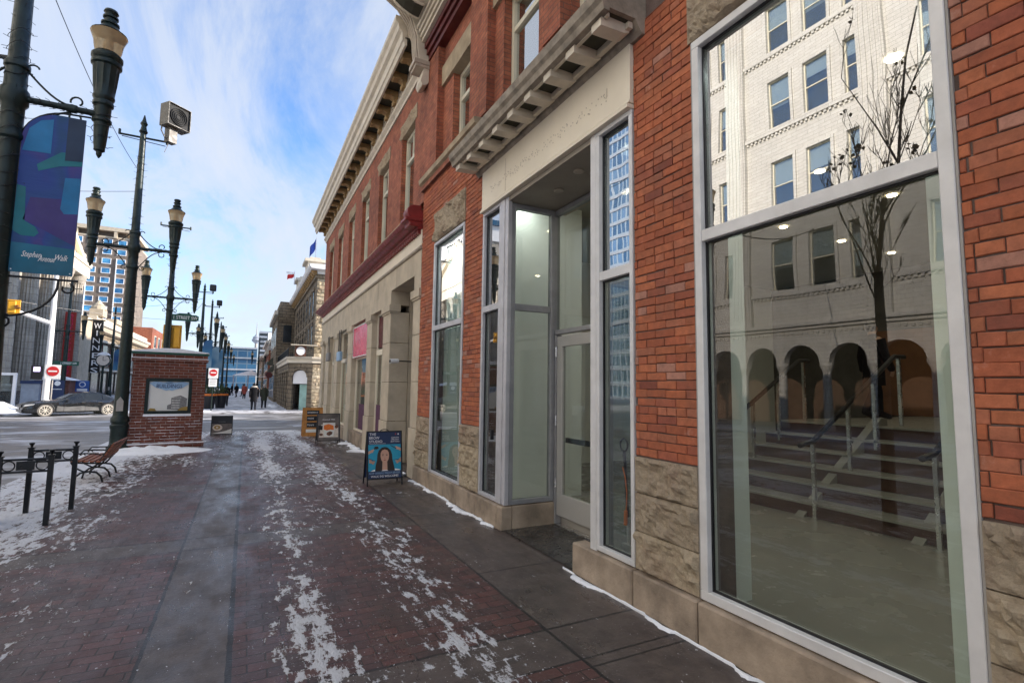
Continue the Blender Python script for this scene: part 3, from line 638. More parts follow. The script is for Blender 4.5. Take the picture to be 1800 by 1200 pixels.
# bracketed stone cornice over the entrance
cp = [(D+0.2, 5.30), (D-0.02, 5.30), (2.36, 4.86), (2.285, 4.79), (2.30, 4.72), (2.33, 4.69), (2.345, 4.635), (2.40, 4.63), (2.40, 4.66), (2.66, 4.66), (2.70, 4.60), (2.735, 4.56), (D+0.2, 4.56)]
mb = MB(); mb.prism(cp, 'y', 3.06, 6.42); co = mb.build('entrance_cornice', 'weathered', bb)
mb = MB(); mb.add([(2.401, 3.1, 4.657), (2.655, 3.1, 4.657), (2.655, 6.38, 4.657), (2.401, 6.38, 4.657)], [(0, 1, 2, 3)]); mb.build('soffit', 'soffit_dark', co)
for k in range(9):
    y = 3.14+k*0.386; mb = MB(); mb.prism([(2.375, 4.56), (2.375, 4.62), (2.39, 4.655), (2.665, 4.655), (2.665, 4.59), (2.62, 4.57)], 'y', y, y+0.13); mb.build('block', 'moulding', co)
mb = MB(); mb.box(2.62, 2.665, 3.1, 6.4, 4.60, 4.653); mb.box(2.402, 2.43, 3.1, 6.4, 4.62, 4.653); mb.build('soffit_rail', 'moulding', co)
# sill course of the upper floor
mb = MB(); mb.prism([(D-0.03, 5.335), (D-0.10, 5.37), (D-0.11, 5.45), (D+0.1, 5.47), (D+0.1, 5.335)], 'y', 6.42, 9.05); mb.prism([(D-0.03, 5.335), (D-0.10, 5.37), (D-0.11, 5.45), (D+0.1, 5.47), (D+0.1, 5.335)], 'y', -8, 3.06); mb.build('sill_course', 'sandstone', bb)
BX('brick_corbel', 'brick_wall', bb, D-0.06, D+0.01, 6.43, 9.04, 5.24, 5.334)
# upper floor: recessed bays between brick pilasters
pil = [(8.40, 9.05), (6.25, 6.87), (4.35, 4.72), (2.35, 2.72), (0.3, 0.9), (-2, -1.4), (-8, -7.4)]
mb = MB()
for a, b in pil: mb.box(D-0.005, D+0.35, a, b, 5.47, 7.75)
mb.build('pilaster', 'brick_wall', bb)
openings = [(7.0, 7.92), (5.02, 5.97), (3.40, 4.34), (1.15, 2.1)]
mb = MB(); ys = 8.40
cur = -8.0
for a, b in sorted(openings): mb.box(D+0.12, D+0.34, cur, a, 5.47, 7.0); cur = b
mb.box(D+0.12, D+0.34, cur, 8.4, 5.47, 7.0); mb.box(D+0.12, D+0.34, -7.4, 8.4, 7.36, 7.75); mb.build('bay_wall', 'brick_wall', bb)
MB().box(D+0.34, D+0.5, -8, 9.05, 4.7, 9.6).build('inner_wall', 'concrete', bb) if False else None
mb = MB(); mb.box(D+0.07, D+0.34, -7.4, 8.4, 7.002, 7.358); mb.build('upper_lintel', 'sandstone', bb)
def sash(parent, y0, y1, z0, z1, zt, x, paint='window_paint', glass='pane_up', fw=0.07, split=0):
    f = MB(); frame_rect(f, x, x+0.08, y0, y1, z0, z1, fw); f.box(x+0.003, x+0.075, y0+fw, y1-fw, zt-0.035, zt+0.035)
    for k in range(split): yy = y0+(y1-y0)*(k+1)/(split+1); f.box(x+0.006, x+0.07, yy-0.02, yy+0.02, zt+0.035, z1-fw)
    o = f.build('window', paint, parent)
    MB().box(x+0.04, x+0.05, y0+fw-0.01, y1-fw+0.01, z0+fw-0.01, z1-fw+0.01).build('pane', glass, o)
    MB().box(x+0.12, x+0.125, y0+0.02, y1-0.02, z0+0.05, z1-0.03).build('blind', 'blind', o)
    return o
for a, b in openings: sash(bb, a, b, 5.48, 7.0, 6.52, D+0.24)
MB().box(D+0.5, D+0.52, -8, 9.05, 5.3, 7.7).build('inner_lining', 'room_dark', bb)
# dark red band, cream mouldings and deep coved cornice
mb = MB()
for k in range(3): mb.box(D-0.03-0.04*k, D+0.3, -8, 8.92, 7.752+0.11*k, 7.85+0.11*k)
mb.box(D, D+0.3, -8, 8.92, 7.7505, 8.07); mb.build('red_band', 'dark_red', bb)
mb = MB()
for k in range(4): mb.box(D-0.17-0.035*k, D+0.3, -8, 8.9, 8.075+0.075*k, 8.14+0.075*k)
mb.box(D-0.14, D+0.3, -8, 8.9, 8.073, 8.37)
mb.build('cream_moulding', 'moulding', bb)
cv = [(D-0.27, 8.375)]+[(D-0.27-0.75*math.sin(t), 8.375+0.75*(1-math.cos(t))) for t in [R(a) for a in (10, 25, 40, 55, 70, 80)]]+[(D-1.05, 9.05), (D-1.12, 9.15), (D-1.12, 9.45), (D+0.3, 9.45), (D+0.3, 8.375)]
mb = MB(); mb.prism(cv, 'y', -8, 8.7); mc = mb.build('coved_cornice', 'moulding', bb)
for k in range(9):
    y = 8.35-k*1.0
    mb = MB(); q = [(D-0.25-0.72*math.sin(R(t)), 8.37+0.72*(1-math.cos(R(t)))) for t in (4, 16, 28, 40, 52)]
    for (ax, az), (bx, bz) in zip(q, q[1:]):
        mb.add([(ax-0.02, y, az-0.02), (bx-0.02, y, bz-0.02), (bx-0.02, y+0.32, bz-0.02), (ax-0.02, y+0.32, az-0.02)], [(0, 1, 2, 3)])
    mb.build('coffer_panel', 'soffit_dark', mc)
    mb = MB()
    for (ax, az), (bx, bz) in zip(q, q[1:]):
        for ya, yb in ((y-0.04, y), (y+0.32, y+0.36)):
            mb.add([(ax, ya, az), (bx, ya, bz), (bx, yb, bz), (ax, yb, az), (ax-0.045, ya, az-0.02), (bx-0.045, ya, bz-0.03), (bx-0.045, yb, bz-0.03), (ax-0.045, yb, az-0.02)], [(0, 1, 2, 3), (4, 5, 6, 7), (0, 1, 5, 4), (3, 2, 6, 7), (0, 3, 7, 4), (1, 2, 6, 5)])
    mb.build('coffer_frame', 'cream', mc)
# end console (carved scroll) where the two cornices meet
cs = [(D, 7.35), (D-0.05, 7.28), (D-0.13, 7.26), (D-0.17, 7.34), (D-0.14, 7.48), (D-0.10, 7.62), (D-0.20, 7.72), (D-0.24, 7.95), (D-0.26, 8.2), (D-0.36, 8.5), (D-0.58, 8.78), (D-0.86, 8.95), (D-1.10, 9.0), (D-1.14, 9.45), (D, 9.45)]
mb = MB(); mb.prism(cs, 'y', 8.93, 9.24); cn = mb.build('console', 'moulding', bb, bevel=0.01)
mb = MB()
for k in range(4): 
    y = 8.96+k*0.07; mb.tube([(x-0.02, y, z) for x, z in cs[6:13]], 0.02, 6)
mb.build('fluting', 'taupe', cn)
mb = MB(); mb.box(D-0.30, D, 8.90, 9.27, 7.66, 7.74); mb.box(D-0.27, D, 8.91, 9.26, 7.60, 7.655); mb.build('console_band', 'taupe', cn)
# roof and rear mass, interior shell
BX('roof', 'concrete', bb, D+0.3, 14.5, -8, 9.05, 9.2, 9.46)
BX('rear_wall', 'brick_wall', bb, 14.5, 14.8, -8, 9.05, 0, 9.46)
BX('end_wall', 'brick_wall', bb, D+0.35, 14.5, -8.0, -7.7, 0, 9.2)
BX('party_wall', 'room_white', bb, D+0.35, 14.5, 8.95, 9.05, 0, 9.2)
BX('floor_slab', 'room_floor', bb, XB+0.07, 14.5, -7.7, 8.95, 0.0, 0.13)
mb = MB(); mb.box(D+0.34, XB+0.07, -7.7, 3.74, 0.0, 0.13); mb.box(D+0.34, XB+0.07, 5.60, 8.95, 0.0, 0.13); mb.build('window_ledge', 'room_floor', bb)
BX('ceiling_slab', 'room_ceiling', bb, D+0.34, 14.5, -7.7, 8.95, 4.35, 4.7)
BX('back_partition', 'room_dark', bb, 12.4, 12.6, -7.7, 8.95, 0.13, 4.35)
mb = MB(); mb.box(D+0.30, D+0.63, 2.68, 2.90, 0.13, 4.35); mb.build('white_column', 'room_white', bb)
mb = MB(); mb.box(D+0.36, D+0.86, 1.02, 1.34, 0.13, 4.35); mb.build('white_column', 'room_white', bb)
BX('display_wall', 'room_white', bb, D+0.34, 4.4, 6.30, 6.40, 0.13, 4.35)
BX('display_wall', 'room_white', bb, 3.5, 3.6, 6.40, 8.9, 0.13, 4.35)
MB().box(D+0.20, D+0.22, 6.95, 8.28, 0.28, 2.62).build('display_board', 'board_white', bb); MB().box(D+0.23, 3.5, 8.29, 8.333, 0.28, 4.1).build('window_reveal', 'room_white', bb); BX('lobby_wall', 'room_white', bb, D+0.34, 3.3, 2.92, 3.18, 0.13, 4.35)
BX('lobby_floor_step', 'room_floor', bb, 3.55, 12.4, 6.41, 8.9, 0.131, 0.135) if False else None
# interior stair with low stringers and railings
st = MB(); tr = MB()
for k in range(6):
    x = 6.2+k*0.32; z = 0.13+k*0.178
    st.box(x+0.03, x+0.32 if k < 5 else 12.3, 0.4, 5.6, z+0.002 if k else 0.135, z+0.15)
    tr.box(x, x+0.33 if k < 5 else 12.3, 0.4, 5.6, z+0.152, z+0.178)
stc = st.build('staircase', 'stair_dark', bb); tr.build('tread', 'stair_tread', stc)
mb = MB()
for y in (4.16, 2.9, 1.6):
    mb.prism([(6.14, 0.132), (6.24, 0.132), (8.1, 1.20), (8.1, 1.30), (7.95, 1.30)], 'y', y-0.055, y+0.055)
mb.build('stringer', 'stair_tread', stc)
mb = MB()
for y in (5.35, 3.95, 2.7):
    mb.tube([(5.9, y, 1.02), (6.15, y, 1.06), (8.05, y, 2.17), (8.3, y, 2.17)], 0.032, 8)
mb.build('handrail', 'black_iron', stc)
mb = MB()
for y in (5.35, 3.95, 2.7):
    for x, za, zb in ((6.15, 0.13, 1.05), (6.9, 0.5, 1.5), (7.5, 0.9, 1.85), (8.15, 1.2, 2.15)): mb.box(x-0.02, x+0.02, y-0.02, y+0.02, za, zb)
mb.build('baluster', 'steel', stc)
BX('feature_wall', 'stair_orange', bb, 12.25, 12.39, 2.4, 6.5, 1.2, 3.0)
ld = MB(); rr = random.Random(3)
for i in range(5):
    for j in range(4): ld.cyl((4.5+i*1.6, 0.5+j*1.6, 4.335), (4.5+i*1.6, 0.5+j*1.6, 4.348), 0.06, n=10)
emit('lamp_warm', (1.0, 0.80, 0.55), 12.0); dl = ld.build('downlight', 'lamp_warm', bb)
def room_fill(x, y, sx, sy, p, c):
    l_ = bpy.data.lights.new('ceiling_fill', 'AREA'); l_.shape = 'RECTANGLE'; l_.size = sx; l_.size_y = sy; l_.energy = p; l_.color = c
    o = bpy.data.objects.new('ceiling_fill', l_); col.objects.link(o); o.location = (x, y, 4.30)
room_fill(5.0, 2.5, 2.2, 5.0, 10, (1.0, 0.92, 0.80)); room_fill(4.9, 5.2, 0.8, 0.8, 2.5, (1.0, 0.92, 0.82)); room_fill(10.0, 4.0, 3.0, 5.0, 12, (1.0, 0.86, 0.68))  # outer two carry the downlights' light; middle one added to brighten the lobby
room_fill(3.25, 1.9, 0.25, 0.7, 4.5, (0.93, 1.0, 0.95)); room_fill(3.25, 5.95, 0.5, 0.5, 5.0, (0.95, 1.0, 0.96)); room_fill(3.2, 7.7, 0.3, 1.2, 14, (0.9, 1.0, 0.97)); room_fill(3.2, 3.45, 0.3, 0.4, 6, (0.92, 1.0, 0.93))  # added fills without fixtures, brightening the white column, displays and narrow side light
# shovel with a looped handle and an orange cord standing behind the right side light
sh = thing('shovel', 'black handled shovel leaning behind the narrow entrance side window', 'shovel', (3.0, 3.5, 0.13))
mb = MB(); mb.cyl((3.02, 3.62, 0.55), (2.98, 3.62, 1.12), 0.014); mb.tube([(2.98, 3.62+0.05*math.sin(R(a)), 1.17-0.055*math.cos(R(a))) for a in range(0, 361, 30)], 0.008, 6); mb.build('handle', 'black', sh)
mb = MB(); mb.cyl((3.03, 3.62, 0.3), (3.02, 3.62, 0.55), 0.017); mb.box(3.0, 3.03, 3.42, 3.68, 0.14, 0.32); mb.build('blade', 'alu', sh)
cd_ = MB(); cd_.tube([(2.96, 3.615, 0.98), (2.95, 3.57, 0.9), (2.95, 3.55, 0.78), (2.955, 3.56, 0.68), (2.96, 3.58, 0.55)], 0.006, 6); cd_.cyl((2.96, 3.58, 0.50), (2.955, 3.57, 0.62), 0.016)
tag(cd_.build('cord', 'orange', loc=(2.96, 3.6, 0.6)), 'orange cord hanging on the shovel handle behind the side window', 'cord')
def arch_wall(mb, P, u0, u1, z0, zt, r, zs, th, n=12):
    """pierced wall u0..u1, z0..zt with a round arch radius r (spring zs) centred, thickness th; P(u, z, d)"""
    c = (u0+u1)/2
    def bx(a, b, za, zb):
        vs = [P(a, za, 0), P(b, za, 0), P(b, zb, 0), P(a, zb, 0), P(a, za, -th), P(b, za, -th), P(b, zb, -th), P(a, zb, -th)]
        mb.add(vs, [(0, 1, 2, 3), (7, 6, 5, 4), (0, 4, 5, 1), (1, 5, 6, 2), (2, 6, 7, 3), (3, 7, 4, 0)])
    bx(u0, c-r, z0, zs); bx(c+r, u1, z0, zs)
    pts = [(c-r*math.cos(math.pi*i/n), zs+r*math.sin(math.pi*i/n)) for i in range(n+1)]
    pts = [(u0, zs)]+pts+[(u1, zs)]
    for (a, za), (b, zb) in zip(pts, pts[1:]):
        ta, tb = (a, zt), (b, zt)
        vs = [P(a, za, 0), P(b, zb, 0), P(b, zt, 0), P(a, zt, 0), P(a, za, -th), P(b, zb, -th), P(b, zt, -th), P(a, zt, -th)]
        mb.add(vs, [(0, 1, 2, 3), (7, 6, 5, 4), (0, 4, 5, 1)])
# ================================================================== CORNER BUILDING (brick over limestone shops)
cb = thing('corner_building', 'red brick corner building with limestone ground floor, dark red cornice and bracketed roof cornice', 'building', (D, 16, 0))
piersL = [(11.23, 11.90), (13.12, 13.68), (15.80, 16.55), (18.50, 19.25), (20.62, 21.55), (22.2, 22.9)]
joints = [0.0, 0.90, 1.745, 2.61, 3.30]
mb = MB()
for a, b in piersL+[(9.06, 9.50)]:
    for z0, z1 in zip(joints, joints[1:]):
        o = 0.02 if z0 == 0 else 0
        mb.box(D-0.004-o, D+(0.42 if a < 9.1 or a == 11.23 else 0.20), a-o, b+o, z0+0.004, z1-0.004)
lp = mb.build('limestone_pier', 'limestone', cb, bevel=0.008)
mb = MB()
for a, b in piersL+[(9.10, 9.46)]: mb.box(D+0.01, D+0.18, a+0.012, b-0.012, 0.0, 3.3)
mb.build('pier_joint', 'soffit_dark', cb)
mb = MB()
for a, b in piersL+[(9.06, 9.50)]:
    mb.box(D-0.05, D+0.21, a-0.045, b+0.045, 3.30, 3.455); mb.box(D-0.03, D+0.205, a-0.025, b+0.025, 3.26, 3.299)
mb.build('capital', 'limestone', cb, bevel=0.006)
mb = MB(); mb.box(D, D+0.42, 11.25, 22.9, 3.458, 3.76); mb.box(D, D+0.42, 9.06, 22.9, 3.762, 4.19); mb.box(D+0.0, D+0.42, 9.06, 9.48, 3.457, 3.76); mb.box(D+0.425, D+1.9, 9.06, 11.7, 3.763, 3.9)
mb.build('frieze', 'limestone', cb)
mb = MB()
for k in range(8): mb.box(D-0.0015, D+0.002, 9.06+k*1.75, 9.064+k*1.75, 3.77, 4.18)
mb.build('frieze_joint', 'soffit_dark', cb)
mb = MB(); mb.prism([(D+0.3, 4.19), (D-0.03, 4.192), (D-0.05, 4.215), (D-0.05, 4.235), (D-0.02, 4.26), (D+0.3, 4.26)], 'y', 9.05, 22.94); mb.build('string_moulding', 'taupe', cb, bevel=0)
BX('upper_frieze', 'cream', cb, D-0.012, D+0.3, 9.06, 22.92, 4.262, 4.56)
mb = MB()
for k in range(112): y = 9.12+k*0.1232; mb.box(D-0.075, D-0.014, y, y+0.07, 4.485, 4.56)
mb.build('dentils', 'oxblood', cb)
mb = MB(); mb.prism([(D+0.3, 4.562), (D-0.085, 4.562), (D-0.09, 4.60), (D-0.15, 4.61), (D-0.21, 4.66), (D-0.25, 4.665), (D-0.28, 4.70), (D-0.30, 4.735), (D-0.28, 4.75), (D-0.03, 4.87), (D-0.03, 4.92), (D+0.3, 4.92)], 'y', 9.07, 23.1)
rc = mb.build('red_cornice', 'oxblood', cb)
mb = MB(); mb.box(D-0.33, D-0.02, 9.05, 9.42, 4.69, 4.76); mb.box(D-0.25, D-0.02, 9.06, 9.40, 4.60, 4.69); mb.build('console_base', 'oxblood', rc, bevel=0.015)
mb = MB(); a0 = [(D-0.02, 4.76)]+[(D-0.15-0.14*math.cos(t), 4.88+0.13*math.sin(t)) for t in [R(x) for x in range(-60, 100, 20)]]+[(D-0.02, 5.01)]
mb.prism(a0, 'y', 9.08, 9.38); mb.build('console_cap', 'oxblood', rc, bevel=0.01)
MB().ball((D-0.17, 9.40, 4.88), 0.07).build('rosette', 'oxblood', rc)
BX('window_sill', 'sandstone', cb, D-0.045, D+0.2, 9.42, 22.9, 4.925, 5.08)
# upper wall with window openings
ops = [(9.77+2.15*k, 10.75+2.15*k) for k in range(6)]
mb = MB(); cur = 9.06
for a, b in ops: mb.box(D, D+0.3, cur, a, 5.083, 7.02); cur = b
mb.box(D, D+0.3, cur, 22.9, 5.083, 7.02); mb.box(D, D+0.3, 9.06, 22.9, 7.33, 7.74)
cur = 9.06
for a, b in ops: mb.box(D, D+0.3, cur, a-0.12, 7.0205, 7.3295); cur = b+0.12
mb.box(D, D+0.3, cur, 22.9, 7.0205, 7.3295); mb.build('brick_wall', 'brick_wall', cb)
for i, (a, b) in enumerate(ops):
    mb = MB(); rockface(mb, lambda u, v, d: (D-0.01-d, u, v), a-0.118, b+0.118, 7.022, 7.328, 0.2, 0.04, (0.40, 0.32, 0.22), 70+i); mb.build('lintel', 'rock', cb)
    sash(cb, a+0.005, b-0.005, 5.085, 7.018, 6.45, D+0.10, split=1, fw=0.075)
MB().box(D+0.32, D+0.34, 9.1, 22.8, 5.0, 7.3).build('inner_lining', 'room_dark', cb)
mb = MB(); mb.prism([(D+0.3, 7.742), (D-0.03, 7.742), (D-0.04, 7.80), (D-0.10, 7.86), (D-0.10, 7.92), (D-0.04, 7.94), (D-0.04, 8.28), (D+0.3, 8.28)], 'y', 9.26, 22.98); mb.build('cornice_frieze', 'moulding', cb)
mb = MB()
for k in range(90): y = 9.35+k*0.151; mb.box(D-0.075, D-0.042, y, y+0.09, 7.99, 8.06)
mb.build('dentils', 'taupe', cb)
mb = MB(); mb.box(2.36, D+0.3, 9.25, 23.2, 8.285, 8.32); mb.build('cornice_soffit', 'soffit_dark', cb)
mb = MB(); mb.prism([(2.40, 8.16), (2.36, 8.16), (2.335, 8.24), (2.31, 8.26), (2.30, 8.42), (2.24, 8.47), (2.22, 8.56), (2.17, 8.62), (2.17, 8.71), (2.40, 8.71)], 'y', 9.25, 23.25); mb.box(2.405, D+0.3, 9.25, 23.2, 8.325, 8.70); mb.build('roof_cornice', 'moulding', cb)
for k in range(19):
    y = 9.62+k*0.725; q = [(D-0.045, 8.0), (D-0.13, 8.0), (D-0.15, 8.07), (D-0.12, 8.12), (D-0.2, 8.16), (D-0.32, 8.14), (D-0.355, 8.18), (D-0.35, 8.255), (D-0.38, 8.28), (D-0.045, 8.28)]
    mb = MB(); mb.prism(q, 'y', y, y+0.2); mb.build('bracket', 'ochre', cb)
BX('roof', 'concrete', cb, D+0.31, 16, 9.06, 22.9, 8.5, 8.68); BX('end_wall', 'brick_wall', cb, D+0.31, 16, 22.6, 22.9, 0, 8.49); BX('rear_wall', 'brick_wall', cb, 15.7, 16, 9.06, 22.59, 0, 8.49)
# shop fronts
for i, (a, b) in enumerate([(11.92, 13.10), (13.70, 15.78), (16.57, 18.48), (19.27, 20.60), (21.57, 22.18)]):
    f = MB(); frame_rect(f, D+0.13, D+0.19, a, b, 0.38, 3.452, 0.05); f.box(D+0.125, D+0.192, a+0.06, b-0.06, 2.42, 2.55)
    w_ = f.build('shop_window', 'cream', cb); MB().box(D+0.155, D+0.165, a+0.045, b-0.045, 0.43, 3.40).build('pane', 'glass_low', w_)
    mb = MB(); rr = random.Random(i)
    n_ = int((b-a)/0.05); vs = []
    for k in range(n_+1):
        yy = a+0.03+(b-a-0.06)*k/n_; xx = D+0.26+0.03*math.sin(k*1.4+rr.random())
        vs += [(xx, yy, 0.40), (xx, yy, 2.42)]
    mb.add(vs, [(2*k, 2*k+2, 2*k+3, 2*k+1) for k in range(n_)]); mb.build('curtain', ('blind', 'concrete', 'blind', 'concrete', 'blind')[i], w_)
    mb = MB(); mb.box(D+0.0, D+0.30, a, b, 0.0, 0.34); mb.box(D-0.01, D+0.3, a, b, 0.342, 0.375); mb.build('stall_riser', 'kerb_stone', cb)
BX('window_poster', 'purple_cloth', cb, D+0.148, D+0.153, 12.1, 13.0, 0.5, 1.2); BX('window_poster', 'purple_cloth', cb, D+0.148, D+0.153, 13.85, 15.2, 0.45, 1.15)
BX('transom_panel', 'dark_red', cb, D+0.147, D+0.154, 12.02, 12.98, 2.60, 3.36)
BX('shop_interior', 'room_dark', cb, D+0.9, D+0.95, 11.3, 22.55, 0, 4.2)
# entrance recess
mb = MB()
for z0, z1 in zip([0, 0.9, 1.745, 2.61], [0.896, 1.741, 2.606, 3.76]):
    mb.box(D+0.43, D+1.55, 11.22, 11.6, z0, z1)
mb.box(D+0.43, D+1.6, 9.1, 9.5, 0, 3.76); mb.build('recess_wall', 'limestone', cb)
mb = MB(); frame_rect(mb, D+1.45, D+1.52, 9.52, 11.2, 0.02, 3.7, 0.08); mb.box(D+1.451, D+1.515, 10.3, 10.4, 0.1, 3.62); mb.box(D+1.451, D+1.515, 9.6, 10.3, 2.2, 2.3); mb.box(D+1.451, D+1.515, 10.4, 11.12, 2.2, 2.3)
w_ = mb.build('shop_door', 'door_paint', cb); MB().box(D+1.48, D+1.49, 9.55, 11.15, 0.1, 3.65).build('pane', 'glass_low', w_)
# security camera on the recess wall
sc = thing('security_camera', 'small white security camera on a bent arm fixed to the limestone pier', 'camera', (D+0.3, 11.18, 2.2))
mb = MB(); mb.tube([(D+0.75, 11.2, 2.2), (D+0.75, 11.05, 2.2), (D+0.1, 11.0, 2.2)], 0.014, 6); mb.build('arm', 'black', sc)
mb = MB(); mb.cyl((D+0.14, 11.02, 2.2), (D-0.04, 10.98, 2.19), 0.05, n=12); mb.build('housing', 'white_paint', sc); MB().cyl((D-0.04, 10.98, 2.19), (D-0.05, 10.978, 2.19), 0.035, n=12).build('lens', 'black', sc)
# pink sign, two small hanging signs
ps = thing('shop_sign', 'bright pink glossy sign panel between limestone piers above the shop window', 'sign', (D+0.02, 14.75, 2.9))
mb = MB(); mb.box(D+0.03, D+0.11, 13.72, 15.76, 2.47, 3.36); mb.build('panel', 'pink', ps, bevel=0.01)
mb = MB(); frame_rect(mb, D+0.018, D+0.028, 13.72, 15.76, 2.47, 3.36, 0.025); mb.build('trim', 'letter_white', ps)
mb = MB(); text(mb, 'smile', 0.22, FXN((D+0.026, 14.8, 2.9)), shear=0.3); mb.build('lettering', 'pale_blue', ps) if False else None
for i, (y, zt, zb, lab) in enumerate(((17.4, 3.42, 2.45, 'small pale hanging sign on black straps, next to the pink sign'), (19.95, 3.42, 2.55, 'small dark hanging sign on black straps, farthest from the pink sign'))):
    t_ = thing('hanging_sign', lab, 'sign', (D-0.15, y, zb), group='small signs hung between the limestone piers')
    mb = MB(); mb.box(D-0.12, D-0.10, y-0.18, y-0.13, zb+0.25, zt+0.03); mb.box(D-0.12, D-0.10, y+0.13, y+0.18, zb+0.25, zt+0.03); mb.build('strap', 'black', t_)
    mb = MB(); mb.box(D-0.16, D-0.06, y-0.3, y+0.3, zb, zb+0.3); mb.build('panel', ('pale_blue', 'road_salt')[i], t_, bevel=0.02)
# ================================================================== SANDSTONE HOTEL across the cross street
ho = thing('sandstone_hotel', 'rock faced sandstone corner block with white arch sign, clock balcony and ochre bracketed cornice', 'building', (3.85, 36, 0))
mb = MB()
mb.box(3.87, 20, 36.02, 53.2, 0, 9.05); mb.build('wall', 'ashlar', ho)
def courses(mb, P, u0, u1, z0, z1, bh, sd, amp=0.06, colr=SC):
    rr = random.Random(sd); z = z0; k = 0
    while z < z1-0.05:
        u = u0; h = min(bh*rr.uniform(0.9, 1.1), z1-z)
        while u < u1-0.02:
            w_ = rr.uniform(0.28, 0.62); b = min(u+w_, u1)
            if u1-b < 0.15: b = u1
            c = rr.choice(colr); q = rr.uniform(0.8, 1.15)
            rockface(mb, P, u+0.012, b-0.012, z+0.012, z+h-0.012, 0.04, amp, tuple(x*q for x in c), sd+k*0.37, n=4, margin=0.05)
            u = b; k += 1
        z += h
HC = [(0.50, 0.42, 0.29), (0.45, 0.37, 0.25), (0.54, 0.46, 0.33), (0.40, 0.33, 0.22)]
mb = MB(); courses(mb, lambda u, v, d: (u, 36.0-d, v), 3.87, 5.6, 3.5, 8.75, 0.255, 3, 0.08, HC); mb.build('front_blocks', 'rock', ho)
mb = MB(); mb.box(5.62, 20, 35.98, 36.018, 0, 9.0); mb.build('front_wall', 'ashlar', ho)
# recessed street windows
for k in range(7):
    y = 37.6+k*2.15
    for z0, z1 in ((4.3, 5.7), (6.35, 8.1)):
        mb = MB(); mb.box(3.80, 3.868, y-0.45, y+0.45, z1, z1+0.22); mb.box(3.80, 3.868, y-0.45, y+0.45, z0-0.12, z0); mb.box(3.82, 3.868, y-0.45, y-0.345, z0, z1); mb.box(3.82, 3.868, y+0.345, y+0.45, z0, z1); w_ = mb.build('window', 'dark_ashlar', ho)
        MB().box(3.845, 3.869, y-0.34, y+0.34, z0+0.002, z1-0.002).build('pane', 'dark_window', w_)
mb = MB(); mb.box(3.75, 20, 35.9, 53.3, 8.76, 8.95); mb.build('string_course', 'dark_ashlar', ho)
mb = MB(); mb.box(3.86, 20, 36.0, 53.2, 9.06, 9.3); mb.build('frieze', 'white_paint', ho)
mb = MB(); mb.prism([(3.86, 9.301), (3.45, 9.32), (3.35, 9.42), (3.30, 9.58), (3.86, 9.62)], 'y', 35.5, 53.5); mb.box(3.861, 20, 35.5, 53.5, 9.301, 9.62); mb.build('cornice', 'white_paint', ho)
for k in range(22):
    y = 36.15+k*0.8; mb = MB(); mb.prism([(3.84, 8.98), (3.7, 9.0), (3.5, 9.2), (3.48, 9.295), (3.84, 9.295)], 'y', y, y+0.3); mb.build('bracket', 'ochre', ho)
mb = MB()
for y in (37.2, 44.5): mb.box(3.35, 4.3, y, y+1.9, 9.622, 10.1); mb.box(3.15, 4.5, y-0.15, y+2.05, 10.102, 10.3); mb.box(3.5, 4.2, y+0.3, y+1.6, 10.302, 10.5)
mb.build('parapet_block', 'moulding', ho)
# projecting ground floor with chamfered corner
gp = [(3.86, 35.75), (2.5, 36.55), (2.45, 50.0), (3.86, 50.0)]
C0, C1 = Vector((3.78, 35.72)), Vector((2.42, 36.65)); cd2 = (C1-C0); cl_ = cd2.length; cd2.normalize(); cn2 = Vector((cd2.y, -cd2.x)); 
if cn2.y > 0: cn2 = -cn2
PC = lambda u, v, d: (C0.x+cd2.x*u+cn2.x*d, C0.y+cd2.y*u+cn2.y*d, v)
mb = MB(); arch_wall(mb, PC, 0, cl_, 0, 3.1, 0.52, 2.18, 0.35); mb.build('chamfer_wall', 'dark_ashlar', ho)
mb = MB()
for a in range(0, 181, 15):
    t_ = R(a); p = PC(cl_/2-0.56*math.cos(t_), 2.18+0.56*math.sin(t_), 0.03); q = PC(cl_/2-0.56*math.cos(t_+R(15)), 2.18+0.56*math.sin(t_+R(15)), 0.03)
    if a < 180: mb.cyl(p, q, 0.07, n=6)
mb.build('arch_moulding', 'dark_ashlar', ho)
mb = MB(); n_ = 12; pts = [PC(cl_/2-0.49, 1.75, -0.12), PC(cl_/2+0.49, 1.75, -0.12)]+[PC(cl_/2+0.49*math.cos(R(a)), 2.22+0.40*math.sin(R(a)), -0.12) for a in range(0, 181, 15)]
pb = [(x+cn2.x*0.06, y+cn2.y*0.06, z) for x, y, z in pts]; m_ = len(pts)
mb.add(pts+pb, [tuple(range(m_)), tuple(range(m_, 2*m_))[::-1]]+[(i, (i+1) % m_, m_+(i+1) % m_, m_+i) for i in range(m_)])
mb.build('blank_arch_sign', 'letter_white', ho)
mb = MB(); a, b = PC(cl_/2-0.5, 0, -0.25), PC(cl_/2+0.22, 0, -0.25)
mb.add([PC(cl_/2-0.52, 0.05, -0.28), PC(cl_/2+0.12, 0.05, -0.28), PC(cl_/2+0.12, 1.72, -0.28), PC(cl_/2-0.52, 1.72, -0.28), PC(cl_/2-0.52, 0.05, -0.33), PC(cl_/2+0.12, 0.05, -0.33), PC(cl_/2+0.12, 1.72, -0.33), PC(cl_/2-0.52, 1.72, -0.33)], [(0, 1, 2, 3), (7, 6, 5, 4), (0, 4, 5, 1), (1, 5, 6, 2), (2, 6, 7, 3), (3, 7, 4, 0)])
mb.build('door', 'mint_door', ho)
mb = MB(); mb.box(2.45, 2.8, 36.8, 50, 2.6, 3.1)
for k in range(6): mb.box(2.45, 2.8, 36.68+k*2.3, 37.35+k*2.3, 0, 2.6)
